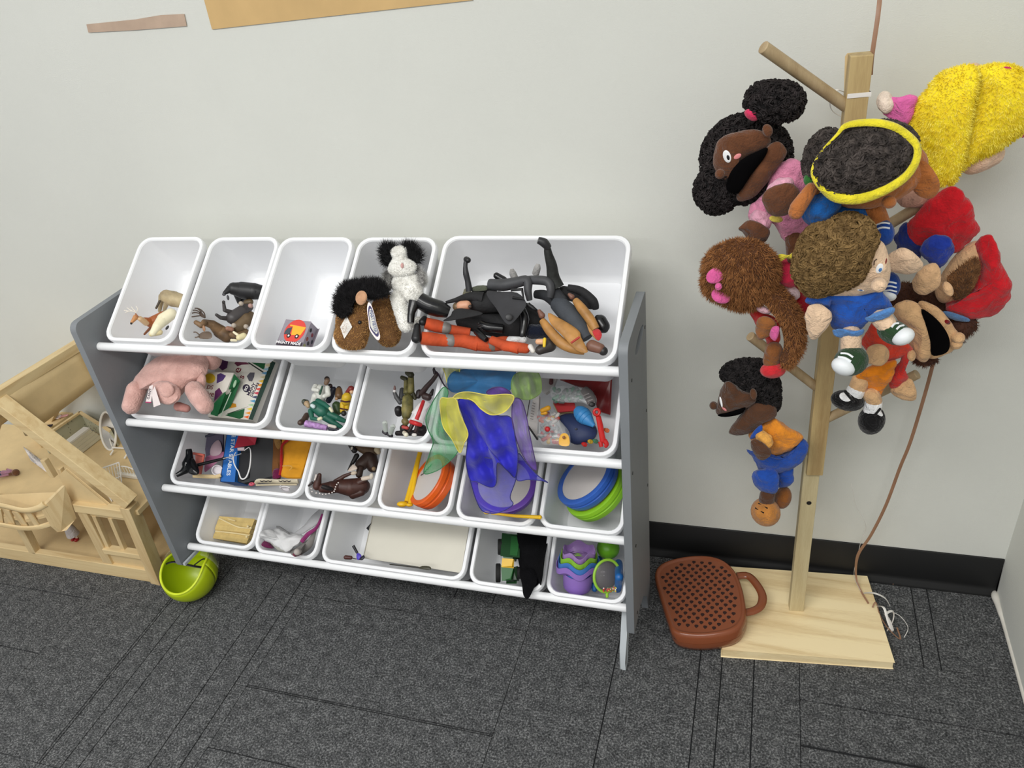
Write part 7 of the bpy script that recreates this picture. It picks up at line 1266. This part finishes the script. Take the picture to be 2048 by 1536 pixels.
d = IT('brown_clip', 'brown plastic clip at the left front of the large bottom bin', 'clip', 16, KF, (340, 690, 0.04)); d.put('clip', d.caps([(310, 690, 0.03, 26), (370, 695, 0.034, 24)]), (82, 44, 40)); d.put('pin', d.tube([(380, 700, 0.034, 6), (440, 712, 0.036, 5)], sp=0), (60, 40, 40))
d = IT('dark_spoon', 'dark olive plastic spoon along the front of the white board', 'spoon', 16, KF, (1270, 820, 0.02)); d.put('handle', d.tube([(840, 775, 0.022, 7), (1200, 815, 0.022, 8)], sp=0), (44, 42, 34)); d.put('bowl', d.puff([(1190, 822), (1230, 795), (1310, 798), (1337, 815), (1330, 842), (1260, 838)], 0.018, 14), (62, 60, 44))
d = IT('black_wedge', 'black triangular piece behind the white board', 'toy', 16, KF, (590, 320, 0.07)); d.put('piece', d.slab([(620, 270), (580, 365), (556, 340)], 0.074, 0.004), (20, 20, 22), smooth=False); d.put('rib', d.tube([(615, 280, 0.073, 4), (585, 355, 0.073, 4)], sp=0), (34, 34, 36))
d = IT('toy_tractor', 'green toy tractor with yellow roof in the bottom row', 'toy vehicle', 17, KP, (260, 600, 0.06)); gn = plastic((36, 94, 44), 0.35); dkg = plastic((26, 66, 32), 0.35)
A_, B_, = d.P(180, 430, 0.018), d.P(410, 450, 0.018); C_, D_ = d.P(440, 150, 0.03), d.P(200, 140, 0.03)
d.put('hood', MB().prism([A_, B_, C_, D_], WW * 0.03), dkg, smooth=False, bevel=0.004); d.put('hood_ridge', MB().prism([d.P(290, 440, 0.016), d.P(400, 450, 0.016), d.P(430, 170, 0.028), d.P(310, 160, 0.028)], WW * 0.003), gn, smooth=False); d.put('neck', MB().prism([d.P(180, 430, 0.022), d.P(345, 440, 0.022), d.P(330, 500, 0.022), d.P(200, 495, 0.022)], WW * 0.03), gn, smooth=False)
d.put('roof', MB().prism([d.P(190, 500, 0.006), d.P(330, 510, 0.006), d.P(325, 610, 0.008), d.P(180, 600, 0.008)], WW * 0.006), plastic((226, 180, 40), 0.35), smooth=False, bevel=0.002); d.put('cab', MB().prism([d.P(180, 610, 0.014), d.P(330, 620, 0.014), d.P(310, 800, 0.02), d.P(190, 800, 0.02)], WW * 0.035), gn, smooth=False, bevel=0.003)
d.put('chassis', MB().prism([d.P(330, 620, 0.03), d.P(400, 600, 0.035), d.P(390, 800, 0.036), d.P(310, 800, 0.034)], WW * 0.02), dkg, smooth=False)
for x_, y_, r_, w_ in ((150, 320, 120, 0.04), (120, 700, 140, 0.03), (430, 700, 90, 0.04)):
    P0 = d.P(x_, y_, w_); k_ = KP[2] * KM(P0); wh_ = d.put('wheel', MB().lathe(P0 - RGT * 36 * k_, RGT, [(0.001, 0), (r_ * 0.5 * k_, 4 * k_), (r_ * 0.9 * k_, 0), (r_ * k_, 10 * k_), (r_ * k_, 62 * k_), (r_ * 0.9 * k_, 72 * k_), (r_ * 0.5 * k_, 66 * k_), (0.001, 70 * k_)], 28, sx=1.0, sy=0.95), M('tyre_rubber', (22, 22, 22), 0.8, 0.1, 60)); d.put('hub', MB().lathe(P0, RGT, [(0.001, 34 * k_), (r_ * 0.35 * k_, 34 * k_), (r_ * 0.4 * k_, 26 * k_)], 16), plastic((206, 170, 40)), parent=wh_)
d = IT('black_cape', 'black cloth cape draped over the rim beside the green tractor', 'cloth', 17, KP, (620, 500, 0.03)); bc = M('black_velvet', (14, 14, 16), 0.95, 0.3, 40, 0.3, 300, spec=0.1)
d.put('cloth', d.puff([(410, 60), (640, 80), (850, 110), (800, 500), (760, 820), (700, 900), (500, 860), (440, 650), (400, 400)], 0.03, 70, 90, bulge=0.35), bc)
P_ = [PB(3, *d.px(a, b), w_) for a, b, w_ in ((440, 640, 0.004), (680, 680, 0.006), (690, 830, -0.004), (640, 930, -0.010), (560, 1080, -0.014), (490, 1030, -0.013), (470, 880, -0.007))]; d.put('hanging_corner', MB().puff(P_, BCK, 0.006, 0.004, 4, 3), bc)
# stacking cups
cups = [('largest lilac stacking cup at the bottom of the nest', (150, 116, 196), 1285, 690, 320, 210, 290, 0.012), ('blue stacking cup nested in the large lilac one', (72, 124, 196), 1290, 600, 292, 0, 120, 0.006), ('lime stacking cup nested in the blue one', (140, 194, 62), 1285, 530, 262, 0, 110, 0.003), ('smallest lilac stacking cup on top of the nest', (162, 128, 188), 1290, 450, 232, 0, 110, 0.0)]
upc = (UPV * 0.92 + BCK * 0.42).normalized()
base_ = None
for i, (l, rgb, x_, y_, wr, br_, hh, w_) in enumerate(cups):
    d = IT('stacking_cup', l, 'cup', 18, KP, (x_, y_ + 200, 0.05), 'nested stacking cups')
    if base_ is None: base_ = PB(3, *d.px(1290, 640), 0.012)
    k_ = KP[2] * KM(base_); P0 = base_ + upc * (i * 74 * k_)
    R0 = wr * k_; wob = lambda a, h, R0=R0: 1 + (0.07 * math.cos(6 * a)); Rb = R0 * 0.66
    body = MB().lathe(P0, upc, [(0.001, -0.046), (Rb * 0.92, -0.046), (Rb, -0.042), (Rb * 1.05, -0.004), (Rb * 1.02, -0.004), (Rb * 0.95, -0.040), (0.001, -0.042)], 36)
    d.put('body', body, plastic(rgb, 0.45)); 
    rim_ = MB(); n = 72; pr = [(0.68, -0.004), (0.90, 0.0), (1.0, 0.004), (1.0, 0.0175), (0.985, 0.0175), (0.96, 0.006), (0.70, 0.0)]
    u0 = (RGT - upc * RGT.dot(upc)).normalized(); v0 = upc.cross(u0)
    for rr, hh_ in pr:
        for k in range(n):
            a = 2 * math.pi * k / n; q_ = 5 * (a + math.pi / 2); sw = -0.0052 * math.cos(q_) if rr > 0.8 else 0; rad_ = R0 * rr * (1 + (0.045 * math.cos(q_) if rr > 0.8 else 0)); rim_.v.append(P0 + upc * (hh_ + sw) + u0 * (rad_ * math.cos(a)) + v0 * (rad_ * 0.8 * math.sin(a)))
    for j in range(len(pr) - 1):
        for k in range(n): rim_.f.append((j * n + k, j * n + (k + 1) % n, (j + 1) * n + (k + 1) % n, (j + 1) * n + k))
    d.put('wavy_rim', rim_, plastic(rgb, 0.45))
d = IT('green_ball', 'lime green toy ball with a small mouth at the back of the last bin', 'ball', 18, KP, (1730, 340, 0.03)); bm_ = d.ell(1728, 340, 0.03, 168, 165, 150); d.put('ball', bm_, plastic((108, 176, 36), 0.4)); S = bvh(bm_); P, n = on(S, *d.px(1850, 240)); d.put('hole', MB().ell(P, [RGT * 0.0026, UPV * 0.0034, n * 0.001], 10, 6), (24, 50, 14)); P, n = on(S, *d.px(1700, 260)); d.put('stud', MB().ball(P, 0.003, 10, 6), plastic((130, 196, 60), 0.4))
d = IT('bead_rattle', 'round rattle with clear dome of tiny beads and lime ring', 'rattle', 18, KP, (1720, 760, 0.02)); P0 = PB(3, *d.px(1712, 745), -0.004); k_ = KP[2] * KM(P0); a_ = (BCK + RGT * 0.35).normalized(); u0 = (UPV - a_ * UPV.dot(a_)).normalized(); v0 = a_.cross(u0)
ring = [P0 + u0 * (236 * k_ * math.cos(t)) + v0 * (208 * k_ * math.sin(t)) for t in (2 * math.pi * i / 36 for i in range(36))]
d.put('ring', MB().tube(ring, 0.0030, 10, closed=True), plastic((150, 200, 60), 0.35)); d.put('back', MB().ell(P0 - a_ * 0.006, [u0 * 222 * k_, v0 * 196 * k_, a_ * 0.008]), plastic((60, 52, 56), 0.25)); d.put('dome', MB().ell(P0 + a_ * 0.001, [u0 * 228 * k_, v0 * 200 * k_, a_ * 0.020], 32, 16), M('clear_dome', (236, 236, 236), 0.03, 0.0, 10, alpha=0.10, coat=1.0)); d.put('stem', MB().cap(P0 - u0 * 240 * k_, P0 - u0 * 300 * k_, 0.0032), plastic((150, 200, 60), 0.35)); random.seed(4)
for i in range(42):
    rr = math.sqrt(random.random()); t_ = random.uniform(-0.9, 0.9); pp = P0 - u0 * (150 + 60 * random.random()) * k_ + v0 * (120 * t_ * k_) + a_ * (0.009 + random.random() * 0.004); d.put('bead', MB().ball(pp, 0.0017, 8, 6), plastic(random.choice([(206, 60, 50), (226, 190, 60), (232, 232, 226), (190, 50, 60), (120, 170, 90)]), 0.3))
d = IT('blue_toy', 'blue plastic toy partly hidden behind the bead rattle', 'toy', 18, KP, (1850, 850, 0.06)); d.put('body', d.caps([(1560, 560, 0.06, 60), (1600, 500, 0.06, 50)]), (26, 78, 120)); d.put('side', d.caps([(1880, 560, 0.04, 60), (1890, 760, 0.04, 60), (1870, 940, 0.035, 52)]), (30, 100, 170)); d.put('foot', d.caps([(1520, 880, 0.05, 44), (1530, 940, 0.05, 40)]), (30, 96, 160))
